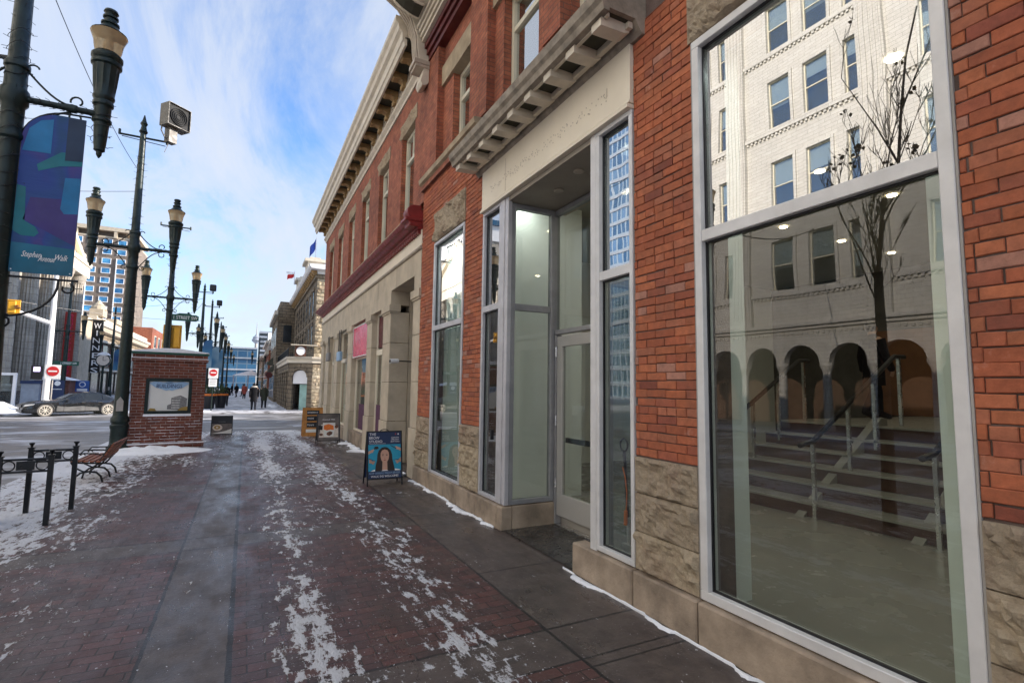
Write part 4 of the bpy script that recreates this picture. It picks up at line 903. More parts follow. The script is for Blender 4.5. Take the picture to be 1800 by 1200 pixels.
mb.build('arcade_pier', 'dark_ashlar', ho); BX('arcade_glazing', 'dark_window', ho, 2.82, 2.86, 36.7, 50, 0.3, 2.6)
mb = MB(); courses(mb, lambda u, v, d: (u, 35.72-d, v), 3.80, 5.6, 0.05, 3.05, 0.23, 9, 0.06, HC); mb.build('base_blocks', 'rock', ho); BX('base_core', 'dark_ashlar', ho, 3.80, 5.6, 35.73, 36.0, 0, 3.1)
op = [(5.7, 35.55), (3.72, 35.55), (2.27, 36.55), (2.27, 50.1), (5.7, 50.1)]; ip = [(5.7, 35.66), (3.76, 35.66), (2.36, 36.62), (2.36, 50.05), (5.7, 50.05)]
mb = MB(); mb.prism(ip, 'z', 3.102, 3.36); mb.build('belt_course', 'cream', ho); mb = MB(); mb.prism(op, 'z', 3.362, 3.50); mb.build('balcony_slab', 'moulding', ho)
mb = MB()
for p, q in (((2.4, 50), (2.4, 36.7)), ((2.4, 36.7), (3.75, 35.75))):
    P_, Q_ = Vector(p), Vector(q); n_ = int((Q_-P_).length/0.14)
    for z in (3.62, 4.08): mb.cyl((*p, z), (*q, z), 0.02, n=5)
    for k in range(n_+1): c_ = P_+(Q_-P_)*k/n_; mb.cyl((c_.x, c_.y, 3.505), (c_.x, c_.y, 4.08), 0.012, n=4)
mb.build('balcony_railing', 'black_iron', ho)
ck = thing('clock_sign', 'round white sign on a dark square board above the balcony of the sandstone block', 'sign', (3.05, 35.95, 3.55))
mb = MB(); mb.box(2.72, 3.40, 35.9, 36.0, 3.52, 4.2); mb.build('board', 'brown', ck); MB().cyl((3.06, 35.9, 3.86), (3.06, 35.87, 3.86), 0.27, n=24).build('disc', 'letter_white', ck)
BX('sign_roof', 'moulding', ck, 2.45, 4.1, 35.7, 36.1, 4.22, 4.27)
def flag(name, label, x, y, z, h, mt, fw, fh, ang=0, grp=None, zc=None):
    t_ = thing(name, label, 'flag', (x, y, z)); MB().cyl((x, y, z), (x, y, z+h), 0.035, 0.02, 8).build('pole', 'white_paint', t_)
    mb = MB(); vs = []; n_ = 8
    for i in range(n_+1):
        for j in range(5):
            u = i/n_; v = j/4; vs.append((x-0.03-u*fw*0.55, y+0.12*math.sin(u*6+v), z+h-0.1-v*fh-u*fh*0.95-0.05*math.sin(u*5)))
    mb.add(vs, [(i*5+j, (i+1)*5+j, (i+1)*5+j+1, i*5+j+1) for i in range(n_) for j in range(4)]); mb.build('cloth', mt, t_, smooth=True); return t_
flag('flag', 'dark blue flag drooping from a white pole on the sandstone roof', 3.95, 38.5, 10.3, 1.9, 'flag_blue', 0.7, 0.75)
fr = flag('flag', 'red and white flag drooping over the street side of the sandstone roof', 3.0, 44.0, 9.62, 1.1, 'flag_red', 0.9, 0.35)
MB().box(2.4, 2.95, 43.98, 44.0, 10.45, 10.62).build('white_band', 'letter_white', fr)
# rooftop plant
pl = thing('rooftop_vents', 'two small grey vents on the roof of the sandstone block', 'vent', (5.2, 38, 9.62)); mb = MB()
for k in range(2): mb.lathe([(0.12, 0), (0.12, 0.5), (0.2, 0.52), (0.2, 0.7), (0.02, 0.78)], (4.75+k*0.42, 37.2, 9.62), 10)
mb.build('pipe', 'concrete', pl)
# next buildings along the right side of the mall
b2 = thing('stone_building', 'sandstone building with stepped parapet and one dark upper window, beyond the hotel', 'building', (2.4, 53.5, 0))
BX('wall', 'dark_ashlar', b2, 2.4, 16, 53.5, 66, 0, 8.9); BX('parapet', 'dark_ashlar', b2, 2.55, 5, 53.5, 60, 8.905, 9.6); BX('cornice', 'moulding', b2, 2.1, 2.39, 53.3, 66, 8.3, 8.7); BX('string_course', 'dark_ashlar', b2, 2.3, 16, 53.42, 53.49, 7.7, 7.85)
w_ = BX('window', 'dark_ashlar', b2, 2.85, 3.72, 53.43, 53.49, 5.55, 5.7); MB().box(2.92, 3.65, 53.44, 53.499, 5.72, 7.35).build('pane', 'dark_window', w_)
for k in range(4):
    y = 55+k*2.8; w_ = BX('window', 'moulding', b2, 2.33, 2.39, y-0.1, y+1.3, 5.3, 5.42); MB().box(2.36, 2.399, y, y+1.2, 5.43, 7.2).build('pane', 'dark_window', w_)
    w_ = BX('shop_window', 'limestone', b2, 2.33, 2.39, y-0.3, y+1.6, 2.6, 3.0); MB().box(2.36, 2.399, y-0.1, y+1.5, 0.4, 2.6).build('pane', 'dark_window', w_)
rs = random.Random(21)
specs = [(2.9, 66.2, 78, 7.6, 'limestone', 'pale plaster shop building with olive awnings beyond the stone building'), (2.6, 78.2, 92, 6.4, 'brick_wall', 'low brick shop building far down the right side of the mall'),
         (3.0, 92.2, 112, 9.0, 'pale_stone', 'tall pale stone building far down the right side of the mall'), (2.7, 112.2, 150, 7.5, 'dark_ashlar', 'brown stone row at the far right end of the mall')]
for x, y0, y1, h, mt, lab in specs:
    t_ = thing('shop_building', lab, 'building', (x, y0, 0)); BX('wall', mt, t_, x, x+12, y0, y1, 0, h); BX('cornice', 'moulding', t_, x-0.4, x-0.005, y0, y1, h-0.55, h-0.15)
    n_ = int((y1-y0)/2.6)
    for k in range(n_):
        y = y0+0.8+k*2.6
        for z0, z1 in ((0.5, 2.5), (3.6, 5.0))+(((6.0, 7.4),) if h > 8 else ()):
            w_ = BX('window', 'window_paint', t_, x-0.06, x-0.005, y, y+1.5, z0, z1); MB().box(x-0.08, x-0.062, y+0.08, y+1.42, z0+0.08, z1-0.08).build('pane', 'dark_window', w_)
for i, (x, y, z, sz, lab) in enumerate(((2.6, 60, 3.9, 1.0, 'upper olive awning folded down on the stone front'), (2.8, 68, 2.9, 1.1, 'lower olive awning over a shop front farther down the mall'), (2.5, 57.5, 3.1, 0.8, 'nearest olive awning over the stone shop front'))):
    mb = MB(); mb.prism([(x, z+sz*0.9), (x-0.75*sz, z), (x-0.7*sz, z-0.15), (x, z-0.15)], 'y', y-1.2, y+1.2); tag(mb.build('awning', 'awning', loc=(x, y, z)), lab, 'awning', 'olive awnings along the right side of the mall')
dsg = thing('round_sign', 'round dark red disc sign on a bracket over the far right shops', 'sign', (2.2, 56, 2.6)); MB().cyl((2.0, 56, 2.6), (2.0, 55.95, 2.6), 0.3, n=20).build('disc', 'dark_red', dsg); MB().cyl((0.9, 56, 2.42), (2.4, 56, 2.42), 0.03).build('bracket', 'letter_white', dsg)
gt = thing('grey_tower', 'grey high rise with dark floor bands rising behind the right side shops', 'tower', (7, 250, 0)); BX('wall', 'far_tower', gt, 4.2, 9.5, 250, 265, 0, 25)
mb = MB()
for k in range(11): mb.box(4.15, 7.5, 249.9, 249.99, 3+k*2, 4.1+k*2)
mb.build('window_band', 'dark_window', gt); BX('stair_core', 'white_paint', gt, 7.6, 9.4, 249.9, 249.99, 8, 24.5)
sp_ = thing('observation_tower', 'slender concrete observation tower with round pod and mast in the distance', 'tower', (3.6, 300, 0))
mb = MB(); mb.cyl((3.8, 300, 0), (3.7, 300, 24), 1.0, 0.6, 12); mb.build('shaft', 'concrete', sp_); mb = MB(); mb.lathe([(0.6, 0), (2.0, 1.2), (2.2, 2.0), (1.6, 2.6), (1.8, 3.2), (0.7, 4.2), (0.3, 5)], (3.7, 300, 23), 20); mb.build('pod', 'far_tower', sp_); MB().cyl((3.7, 300, 28), (3.7, 300, 34), 0.25, 0.08, 8).build('mast', 'concrete', sp_)
fg = thing('glass_building', 'blue glass curtain wall building closing the end of the mall', 'building', (-4, 200, 0)); BX('wall', 'curtain_dark', fg, -14, 3.0, 200, 215, 0, 14.3)
mb = MB(); mb.box(-9.5, 3, 199.6, 199.99, 13.9, 14.4); mb.box(-9.5, 3, 199.5, 199.99, 10.5, 10.8); mb.box(-9.5, 3, 199.5, 199.99, 6.5, 7.0); mb.build('floor_beam', 'far_tower', fg)
fk = thing('entrance_canopy', 'low white roofed canopy at the far end of the mall', 'canopy', (-1, 150, 0)); mb = MB(); mb.prism([(-3.2, 4.0), (1.0, 5.3), (4.0, 4.2), (4.0, 4.0)], 'y', 150, 152); mb.build('roof', 'snow', fk); mb = MB()
for x in (-3, 0.3, 3.6): mb.box(x, x+0.3, 150, 150.3, 0, 4)
mb.build('post', 'far_tower', fk)
# ================================================================== LEFT SIDE OF THE FAR MALL
bk = thing('columned_bank', 'tall pale stone bank with giant fluted columns and a pediment', 'building', (-15.4, 53, 0))
BX('wall', 'pale_stone', bk, -27, -15.4, 44, 62.5, 0, 13.0); BX('plinth', 'wet_stone', bk, -15.399, -13.8, 43.8, 62.6, 0, 1.0); BX('plinth_cap', 'pale_stone', bk, -15.399, -13.7, 43.7, 62.7, 1.002, 1.2)
for k in range(5):
    y = 45.6+k*3.75; mb = MB(); n_ = 32; vs = []; prof = [(0.62, 1.2), (0.66, 1.25), (0.66, 1.38), (0.58, 1.45), (0.55, 1.5), (0.53, 5), (0.47, 10.6), (0.55, 10.8), (0.68, 11.3), (0.72, 11.5)]
    mb.lathe([(r, z) for r, z in prof], (-14.45, y, 0), n_, flute=(1.5, 10.7)); mb.build('column', 'pale_stone', bk)
mb = MB(); mb.box(-15.399, -13.9, 43.7, 62.0, 11.502, 12.55); mb.box(-15.399, -13.8, 43.4, 62.2, 12.552, 12.95); mb.build('entablature', 'cream', bk)
mb = MB(); mb.prism([(43.6, 12.952), (62.8, 12.952), (62.8, 13.2), (53.2, 17.3), (43.6, 13.2)], 'x', -16.2, -14.9); mb.build('pediment', 'cream', bk)
mb = MB()
for a, b in (((43.2, 13.1), (53.2, 17.5)), ((63.2, 13.1), (53.2, 17.5))): mb.prism([(a[0], a[1]), (b[0], b[1]), (b[0], b[1]+0.5), (a[0], a[1]+0.5)], 'x', -14.89, -14.5)
mb.build('raking_cornice', 'cream', bk)
for k in range(5):
    y = 47.4+k*3.75; w_ = BX('window', 'dark_ashlar', bk, -15.39, -15.35, y-0.8, y+0.8, 2.2, 2.35)
    MB().box(-15.39, -15.355, y-0.7, y+0.7, 2.36, 6.5).build('pane', 'dark_window', w_)
gb = thing('gym_banner', 'tall dark red vertical banner lettered GOODLIFE FITNESS on the columned bank', 'banner', (-13, 56, 1))
mb = MB(); mb.box(-13.95, -13.2, 56.0, 56.05, 0.9, 7.6); mb.build('cloth', 'banner_red', gb)
mb = MB(); text(mb, 'GOODLIFE FITNESS', 0.62, MM((-13.58, 55.99, 4.25), (0, 0, 1), (-1, 0, 0)), width=6.3); mb.build('lettering', 'pink', gb)
MB().box(-13.1, -12.9, 56.0, 56.05, 0.9, 7.6).build('edge_strip', 'banner_red', gb) if False else None
pb_ = thing('pale_building', 'narrow pale limestone building with sunlit top, behind the bank', 'building', (-15.4, 63, 0))
BX('tall_wall', 'pale_stone', pb_, -26, -15.6, 62.8, 66.8, 0, 14.5); BX('low_wall', 'limestone', pb_, -26, -15.3, 66.85, 71, 0, 8.3); BX('coping', 'cream', pb_, -26, -15.2, 66.8, 71.1, 8.302, 8.5); BX('coping', 'cream', pb_, -26, -15.4, 62.7, 66.9, 14.502, 14.8)
ob = thing('ornate_building', 'brown ornate store building with heavy moulded cornice and tall dark windows', 'building', (-15.4, 72, 0))
BX('wall', 'dark_ashlar', ob, -28, -15.4, 71.2, 104, 0, 8.0)
mb = MB(); mb.prism([(-15.399, 7.4), (-14.9, 7.5), (-14.7, 7.9), (-14.5, 8.0), (-14.5, 8.3), (-15.399, 8.3)], 'y', 71.2, 104); mb.box(-15.399, -15.0, 71.2, 104, 6.3, 6.6); mb.box(-16, -15.0, 71.2, 104, 8.302, 9.0); mb.build('cornice', 'moulding', ob)
mb = MB(); mb.box(-15.8, -14.6, 71.6, 73.6, 9.002, 9.8); mb.lathe([(0.75, 0), (0.7, 0.3), (0.35, 0.7), (0.05, 1.1)], (-15.2, 72.6, 9.8), 12); mb.box(-15.8, -14.8, 80, 85, 9.002, 9.6); mb.build('roof_finial', 'limestone', ob)
for k in range(8):
    y = 72.4+k*4; w_ = BX('window', 'dark_red', ob, -15.37, -15.30, y, y+2.4, 3.6, 6.2); MB().box(-15.30, -15.28, y+0.15, y+2.25, 3.75, 6.05).build('pane', 'dark_window', w_)
    w_ = BX('shop_window', 'black', ob, -15.37, -15.30, y-0.3, y+2.8, 0.2, 2.9); MB().box(-15.30, -15.28, y-0.1, y+2.6, 0.4, 2.7).build('pane', 'dark_window', w_)
MB().box(-15.39, -15.0, 71.2, 104, 3.0, 3.3).build('belt_course', 'moulding', ob)
fb2 = thing('red_roof_building', 'distant red brick building with snow on its low roof, above the brick kiosk', 'building', (-14, 106, 0)); BX('wall', 'brick_wall', fb2, -30, -14.5, 105, 130, 0, 11); mb = MB(); mb.prism([(-14.8, 7.0), (-12.6, 5.5), (-12.6, 5.3), (-14.8, 5.3)], 'y', 104.5, 112); mb.build('snowy_roof', 'snow', fb2)
for k in range(5):
    w_ = BX('window', 'window_paint', fb2, -14.49, -14.42, 107+k*4.4, 109+k*4.4, 7.6, 9.8); MB().box(-14.42, -14.40, 107.15+k*4.4, 108.85+k*4.4, 7.75, 9.65).build('pane', 'dark_window', w_)
for i, (y0, y1, h, mt, lab) in enumerate(((131, 150, 6.5, 'limestone', 'pale low building in the distance left of the mall lamps'), (151, 198, 8.5, 'pale_stone', 'farthest pale building on the left of the mall'))):
    t_ = thing('distant_building', lab, 'building', (-13.5, y0, 0)); BX('wall', mt, t_, -30, -13.0, y0, y1, 0, h); BX('coping', 'moulding', t_, -13.0+0.005, -12.7, y0, y1, h-0.4, h)
    for k in range(4):
        w_ = BX('window', 'window_paint', t_, -12.99, -12.93, y0+1.5+k*4.4, y0+4+k*4.4, h*0.5, h*0.8); MB().box(-12.93, -12.91, y0+1.7+k*4.4, y0+3.8+k*4.4, h*0.5+0.2, h*0.8-0.2).build('pane', 'dark_window', w_)
for y0, y1, h, lab in ((33, 54, 25, 'unseen block added behind the sandstone hotel to shade the columned bank'), (55, 92, 22, 'second unseen block added behind the mall shops to shade the ornate store')):
    t_ = thing('shade_block', lab, 'building', (24, y0, 0)); BX('wall', 'pale_stone', t_, 22, 40, y0, y1, 0, h)  # added out of view to cast shade on the far left fronts
    for i in range(5):
        for j in range(6):
            MB().box(21.93, 21.99, y0+1.5+i*4, y0+3.8+i*4, 2+j*3.6, 4.2+j*3.6).build('window', 'dark_window', t_)
# hotel tower
ht = thing('hotel_tower', 'tall brown brick hotel tower with columns of blue glass windows', 'tower', (-27, 130, 0))
BX('wall', 'tower_brick', ht, -40, -22.3, 130, 146, 0, 31.2); mb = MB(); mb.box(-40.2, -22.1, 129.5, 146.2, 32.6, 33.4)
for k in range(6): x = -38.5+k*3.2; mb.box(x, x+0.5, 129.6, 130.6, 31.2, 32.6)
mb.box(-40, -22.3, 130, 146, 31.202, 31.5); mb.build('roof_crown', 'limestone', ht); BX('penthouse', 'tower_brick', ht, -38, -24, 131, 145, 31.51, 32.59)
def towerwin(p, x, z):
    mb = MB(); mb.box(x, x+1.55, 129.86, 129.99, z, z+0.12); mb.box(x, x+1.55, 129.86, 129.99, z+1.12, z+1.2); mb.box(x, x+0.1, 129.86, 129.99, z+0.122, z+1.118); mb.box(x+1.45, x+1.55, 129.86, 129.99, z+0.122, z+1.118)
    w_ = mb.build('window', 'white_paint', p); MB().box(x+0.102, x+1.448, 129.93, 129.99, z+0.122, z+1.118).build('pane', 'blue_pane', w_); return w_
m, t, b = mat('blue_pane'); L(t, RAMP(t, NOISE(t, geo(t), 0.55, 2, 0.6), [(0.35, (0.03, 0.12, 0.28)), (0.62, (0.12, 0.42, 0.70))]), b.inputs['Base Color']); b.inputs['Metallic'].default_value = 0.5; b.inputs['Roughness'].default_value = 0.15
for i in range(6):
    for j in range(15): towerwin(ht, -25.0-i*2.42, 2.0+j*1.98)
mb = MB()
for x in (-29.6, -24.85+0.0): mb.box(x-0.18, x-0.05, 129.7, 129.99, 0, 27)
mb.build('light_pole_strip', 'white_paint', ht)
# ================================================================== OPPOSITE SIDE (seen in the window reflections)
bay = thing('department_store', 'cream department store with sash windows above a colonnade, mirrored in the large shop window', 'building', (-15.4, 7, 0))
FX = -15.4
rowsz = [6.15+3.78*k for k in range(5)]; topz = 25.5
pils = [16.2, 10.1, 4.0, -2.1, -8.2]
wys = []
for p in [22.3]+pils: wys += [p-1.2-0.0, p-2.88, p-4.56]
wys = [y-1.05 for y in wys if y-1.05 > -9.5]
mb = MB()
MB().box(FX-0.30, FX-0.25, -12, 22.8, 4.4, topz).build('core_wall', 'room_dark', bay)
ed = sorted(wys); zcur = 4.62
for k, z in enumerate(rowsz):
    mb.box(FX-0.25, FX, -12, 22.8, zcur+0.001, z); cur = -12
    for a in ed: mb.box(FX-0.25, FX, cur, a, z+0.001, z+2.25); cur = a+1.05
    mb.box(FX-0.25, FX, cur, 22.8, z+0.001, z+2.25); zcur = z+2.25
mb.box(FX-0.25, FX, -12, 22.8, zcur+0.001, topz); mb.build('wall', 'terracotta', bay)
mb = MB()
for p in [22.3]+pils:
    mb.box(FX+0.001, FX+0.18, p, p+1.0, 4.62, topz)
    for k in range(5): mb.box(FX+0.181, FX+0.215, p+0.08+k*0.19, p+0.16+k*0.19, 5.0, topz-0.3)
mb.build('pilaster', 'terracotta', bay)
mb = MB()
for z in rowsz:
    mb.box(FX+0.001, FX+0.12, -12, 22.8, z-0.25, z-0.08)
    for k in range(170): mb.box(FX+0.001, FX+0.09, -11.9+k*0.204, -11.8+k*0.204, z-0.36, z-0.252)
mb.build('sill_course', 'terracotta', bay)
pf = MB(); a, z = 0, 0
frame_rect(pf, 0.0, 0.07, -0.14, 1.19, -0.06, 2.38, 0.138); surround = pf.build('window', 'terracotta', bay); surround.location = (0, 0, 0)
def baywin(first=[None]):
    if first[0] is None:
        f = MB(); frame_rect(f, 0.003, 0.066, -0.13, 1.18, -0.12, 2.38, 0.129)
        o = f.build('window', 'terracotta', None); 
        s1 = MB(); frame_rect(s1, -0.14, -0.08, 0.0, 1.05, 0.0, 2.25, 0.05); s1.box(-0.13, -0.07, 0.05, 1.0, 1.10, 1.15); s_ = s1.build('sash', 'window_paint', None); s_.parent = o
        p1 = MB().box(-0.115, -0.105, 0.04, 1.01, 0.04, 1.11).build('pane', 'pane_far', None); p1.parent = o
        p2 = MB().box(-0.105, -0.095, 0.04, 1.01, 1.14, 2.21).build('pane', 'pane_far', None); p2.parent = o
        bl = MB().box(-0.2, -0.19, 0.0, 1.05, 1.0, 2.25).build('blind', 'blind', None); bl.parent = o
        first[0] = o; return o
    return copytree(first[0])
bpy.data.objects.remove(surround)
rr = random.Random(9)
for z in rowsz:
    for y in ed:
        if y < -8.8: continue
        o = baywin(); o.parent = bay; o.location = (FX-bay.location.x, y-bay.location.y, z)
        for ch in kids(o):
            if ch.name.startswith('blind'): ch.location.z = rr.choice([0, 0.3, 0.6, -0.5, 0.2])
mb = MB(); mb.prism([(FX, topz), (FX+0.9, topz+0.5), (FX+1.1, topz+1.2), (FX-0.25, topz+1.2), (FX-0.25, topz)], 'y', -12, 23.2); mb.build('roof_cornice', 'terracotta', bay)
BX('side_wall', 'terracotta', bay, FX-20, FX-0.251, 22.5, 22.8, 0, topz); BX('roof', 'concrete', bay, FX-20, FX-0.26, -12, 22.49, topz-0.3, topz)
# colonnade
pa = 1.92; ya = 22.4; mb = MB(); PB = lambda u, v, d: (FX+0.2+d, u, v)
k = 0
while ya-pa*k-pa > -11: arch_wall(mb, PB, ya-pa*(k+1), ya-pa*k, 2.86, 4.3, 0.76, 2.861, 0.35); k += 1
mb.build('arcade', 'terracotta', bay); na = k
for k in range(na+1):
    y = ya-pa*k; mb = MB(); mb.lathe([(0.24, 0.1), (0.24, 0.22), (0.19, 0.28), (0.185, 0.6), (0.16, 2.45), (0.18, 2.5), (0.25, 2.68), (0.27, 2.7), (0.27, 2.85)], (FX+0.03, y, 0), 14); mb.build('column', 'terracotta', bay)
mb = MB(); mb.box(FX-0.25, FX+0.3, -12, 22.8, 4.302, 4.62); mb.box(FX+0.301, FX+0.42, -12, 22.8, 4.45, 4.6)
for k in range(150): mb.box(FX+0.201, FX+0.26, -11.5+k*0.22, -11.4+k*0.22, 4.1, 4.22)
mb.build('arcade_cornice', 'terracotta', bay); BX('arcade_back_wall', 'arcade_brown', bay, FX-3.2, FX-3.0, -12, 22.4, 0, 4.3); BX('arcade_ceiling', 'taupe', bay, FX-3.0, FX-0.2, -12, 22.4, 4.05, 4.3); BX('arcade_floor', 'concrete', bay, FX-3.0, FX+0.35, -12, 22.4, 0.061, 0.1)
hy = thing('glass_hotel_tower', 'pale hotel tower with blue glass and rooftop lettering HYATT, mirrored in the shop window', 'tower', (-54, 165, 0))
BX('wall', 'curtain_dark', hy, -80, -54.4, 140, 178, 0, 41); BX('upper_band', 'pale_stone', hy, -80.5, -54.3, 139.5, 178.5, 41.01, 46); mb = MB(); mb.box(-80.8, -53.8, 139, 179, 46.01, 51.0); mb.build('crown', 'white_paint', hy); mb = MB(); mb.box(-82, -52.5, 138, 180, 51.01, 52.5); mb.build('roof', 'curtain_dark', hy)
mb = MB(); text(mb, 'HYATT', 3.6, FXP((-53.75, 158.5, 48.3)), ext=0.1, width=15); mb.build('lettering', 'black', hy)
bt = thing('blue_glass_tower', 'blue faceted glass office tower, mirrored in the side light of the entrance', 'tower', (-74, 100, 0)); BX('wall', 'curtain_blue', bt, -96, -74.4, 84, 116, 0, 78)
mb = MB()
for k in range(21): mb.box(-74.39, -74.2, 84, 116, 2.8+k*3.6, 3.3+k*3.6)
mb.build('floor_band', 'far_tower', bt)
for o_ in (): pass
# ================================================================== STREET LAMPS
LG = 'lamps along the mall, dark green with paired lanterns'
def scroll(mb, cx, y, cz, r, a0, a1, tr=0.012, sx=1, n=9):
    mb.tube([(cx+sx*r*(1-0.35*i/n)*math.cos(R(a0+(a1-a0)*i/n)), y, cz+r*(1-0.35*i/n)*math.sin(R(a0+(a1-a0)*i/n))) for i in range(n+1)], tr, 5)
def lamp(name, label, lights=True, single=0):
    t_ = thing(name, label, 'street lamp', (0, 0, 0), LG)
    mb = MB(); mb.lathe([(0.24, 0), (0.24, 0.06), (0.20, 0.10), (0.185, 0.14), (0.18, 0.50), (0.20, 0.54), (0.20, 0.60), (0.175, 0.63), (0.175, 0.66), (0.195, 0.68), (0.195, 0.78), (0.165, 0.82), (0.155, 0.85), (0.13, 2.2), (0.112, 4.2), (0.11, 4.55), (0.135, 4.58), (0.135, 4.62), (0.11, 4.66), (0.11, 4.98), (0.14, 5.02), (0.14, 5.18), (0.11, 5.22), (0.105, 5.45), (0.125, 5.47), (0.125, 5.52), (0.095, 5.56), (0.07, 7.9), (0.066, 8.15)], (0, 0, 0), 20)
    mb.build('pole', 'lamp_green', t_, smooth=True)
    mb = MB(); mb.lathe([(0.066, 8.15), (0.10, 8.2), (0.075, 8.26), (0.055, 8.36), (0.085, 8.42), (0.05, 8.5), (0.012, 8.66)], (0, 0, 0), 12); mb.build('finial', 'lamp_green', t_, smooth=True)
    mb = MB(); mb.prism([(-0.07, 0.95), (0.07, 0.95), (0.07, 1.2), (0, 1.3), (-0.07, 1.2)], 'y', -0.165, -0.145); mb.build('access_cover', 'concrete', t_)
    mb = MB(); mb.cyl((-0.52, 0, 8.05), (0.55, 0, 8.05), 0.028, n=8); mb.cyl((-0.5, 0, 8.05), (-0.5, 0, 8.17), 0.03); mb.cyl((0.53, 0, 7.98), (0.53, 0, 8.12), 0.03); mb.cyl((-0.45, 0, 8.0), (0.5, 0, 7.93), 0.01); mb.build('top_crossarm', 'lamp_green', t_)
    for s in ((-1, 1) if not single else (single,)):
        x = s*0.86; mb = MB(); mb.cyl((s*0.1, 0, 5.1), (x-s*0.06, 0, 5.1), 0.038, n=10); mb.cyl((s*0.50, 0, 5.1), (s*0.60, 0, 5.1), 0.052, n=10)
        a = mb.build('arm', 'lamp_green', t_, smooth=True)
        mb = MB()
        mb.tube([(s*(0.11+0.45*q), 0, 5.45-0.32*math.sin(q*math.pi/2)) for q in [i/8 for i in range(9)]], 0.013, 6); scroll(mb, s*0.16, 0, 5.50, 0.075, 260, 20, sx=s); scroll(mb, s*0.60, 0, 5.20, 0.07, 200, -60, sx=s)
        mb.tube([(s*(0.13+0.42*q), 0, 4.62+0.42*math.sin(q*math.pi/2)) for q in [i/8 for i in range(9)]], 0.013, 6); scroll(mb, s*0.19, 0, 4.58, 0.06, 120, -180, sx=s); scroll(mb, s*0.60, 0, 4.99, 0.07, 160, 400, sx=s)
        mb.build('scrollwork', 'lamp_green', a)
        mb = MB(); mb.lathe([(0.008, 4.52), (0.03, 4.56), (0.032, 4.6), (0.06, 4.62), (0.06, 4.66), (0.066, 4.7), (0.083, 4.98), (0.105, 5.0), (0.105, 5.03), (0.088, 5.05), (0.092, 5.2), (0.112, 5.22), (0.112, 5.26), (0.10, 5.28), (0.118, 5.32), (0.118, 5.34), (0.11, 5.36), (0.128, 5.5), (0.14, 5.66), (0.143, 5.74), (0.165, 5.76), (0.165, 5.80), (0.148, 5.82), (0.17, 5.85), (0.17, 5.89), (0.13, 5.93)], (x, 0, 0), 24, flute=(5.37, 5.7)); ln = mb.build('lantern', 'lamp_green', t_, smooth=True)
        mb = MB(); mb.lathe([(0.135, 5.93), (0.15, 6.0), (0.16, 6.08), (0.187, 6.16), (0.20, 6.19), (0.18, 6.205)], (x, 0, 0), 24); mb.build('glass', 'lantern_glass', ln, smooth=True)
        MB().lathe([(0.03, 5.93), (0.05, 6.0), (0.045, 6.10), (0.02, 6.15)], (x, 0, 0), 10).build('bulb', 'milk', ln, smooth=True)
        mb = MB(); mb.lathe([(0.195, 6.206), (0.15, 6.23), (0.10, 6.29), (0.085, 6.32), (0.10, 6.33), (0.10, 6.35), (0.07, 6.37), (0.065, 6.41), (0.085, 6.42), (0.085, 6.44), (0.06, 6.46), (0.065, 6.48), (0.082, 6.50), (0.07, 6.53), (0.02, 6.545)], (x, 0, 0), 20); mb.build('cap', 'lamp_green', ln, smooth=True)
    if lights:
        mb = MB(); rr = random.Random(17)
        pts = []; 
        for i in range(420):
            z = 2.6+i*0.0118; a = i*0.42+0.3*math.sin(i*0.3); r = (0.125 if z < 5 else 0.112) - (0.03 if z > 6 else 0); pts.append((r*math.cos(a), r*math.sin(a), z+0.03*math.sin(i*0.9)))
        mb.tube(pts, 0.004, 4)
        for p in pts[::3]:
            v = Vector((p[0], p[1], rr.uniform(-0.05, 0.05))).normalized(); mb.cyl(p, Vector(p)+v*rr.uniform(0.04, 0.08), 0.003, n=4)
        for s in ((-1, 1) if not single else (single,)):
            q = [(s*(0.12+0.7*i/60), 0.045*math.cos(i*0.8), 5.1+0.045*math.sin(i*0.8)) for i in range(61)]; mb.tube(q, 0.004, 4)
            for p in q[::2]: v = Vector((0.3*rr.uniform(-1, 1), p[1], p[2]-5.1)).normalized(); mb.cyl(p, Vector(p)+v*rr.uniform(0.03, 0.06), 0.003, n=4)
            q = [(s*0.86+0.10*math.cos(i*0.6), 0.10*math.sin(i*0.6), 4.68+i*0.0135) for i in range(50)]; mb.tube(q, 0.004, 4)
            for p in q[::2]: v = Vector((p[0]-s*0.86, p[1], 0.02)).normalized(); mb.cyl(p, Vector(p)+v*rr.uniform(0.03, 0.06), 0.003, n=4)
        mb.build('string_lights', 'black', t_)
    return t_
l1 = lamp('street_lamp', 'nearest street lamp, cut by the left edge, holding the large blue banner')
far = lamp('street_lamp', 'x', lights=False)
def relabel(o, s): o['label'] = s; return o
l2 = copytree(l1); l3 = copytree(l1)
l1.location = (-2.70, 8.13, 0); l2.location = (-2.74, 16.0, 0); l3.location = (-2.90, 24.7, 0)
relabel(l2, 'street lamp between the wooden bench and the brick kiosk, carrying a loudspeaker on top'); relabel(l3, 'street lamp behind the brick kiosk carrying the green street name sign')
fl = [(-2.9, 41.5, 'first lamp beyond the cross street, behind the no entry sign'), (-2.8, 49, 'second lamp beyond the cross street on the left of the mall'), (-2.8, 57, 'third lamp beyond the cross street, with a blue banner below'), (-2.8, 66, 'fourth lamp beyond the cross street'), (-2.8, 78, 'fifth lamp beyond the cross street, a small dark post'), (-2.8, 95, 'farthest lamp of the near row, close to the glass building'),
      (-11.0, 45, 'lamp at the far corner in front of the columned bank'), (-10.9, 58, 'lamp in front of the ornate brown store, beside the black blade sign'), (1.5, 84, 'thin far lamp standing in the middle right of the mall')]
for i, (x, y, lab) in enumerate(fl):
    o = far if i == 0 else copytree(far); o.location = (x, y, 0); relabel(o, lab)
far_l = lamp('street_lamp', 'x', lights=False) if False else None
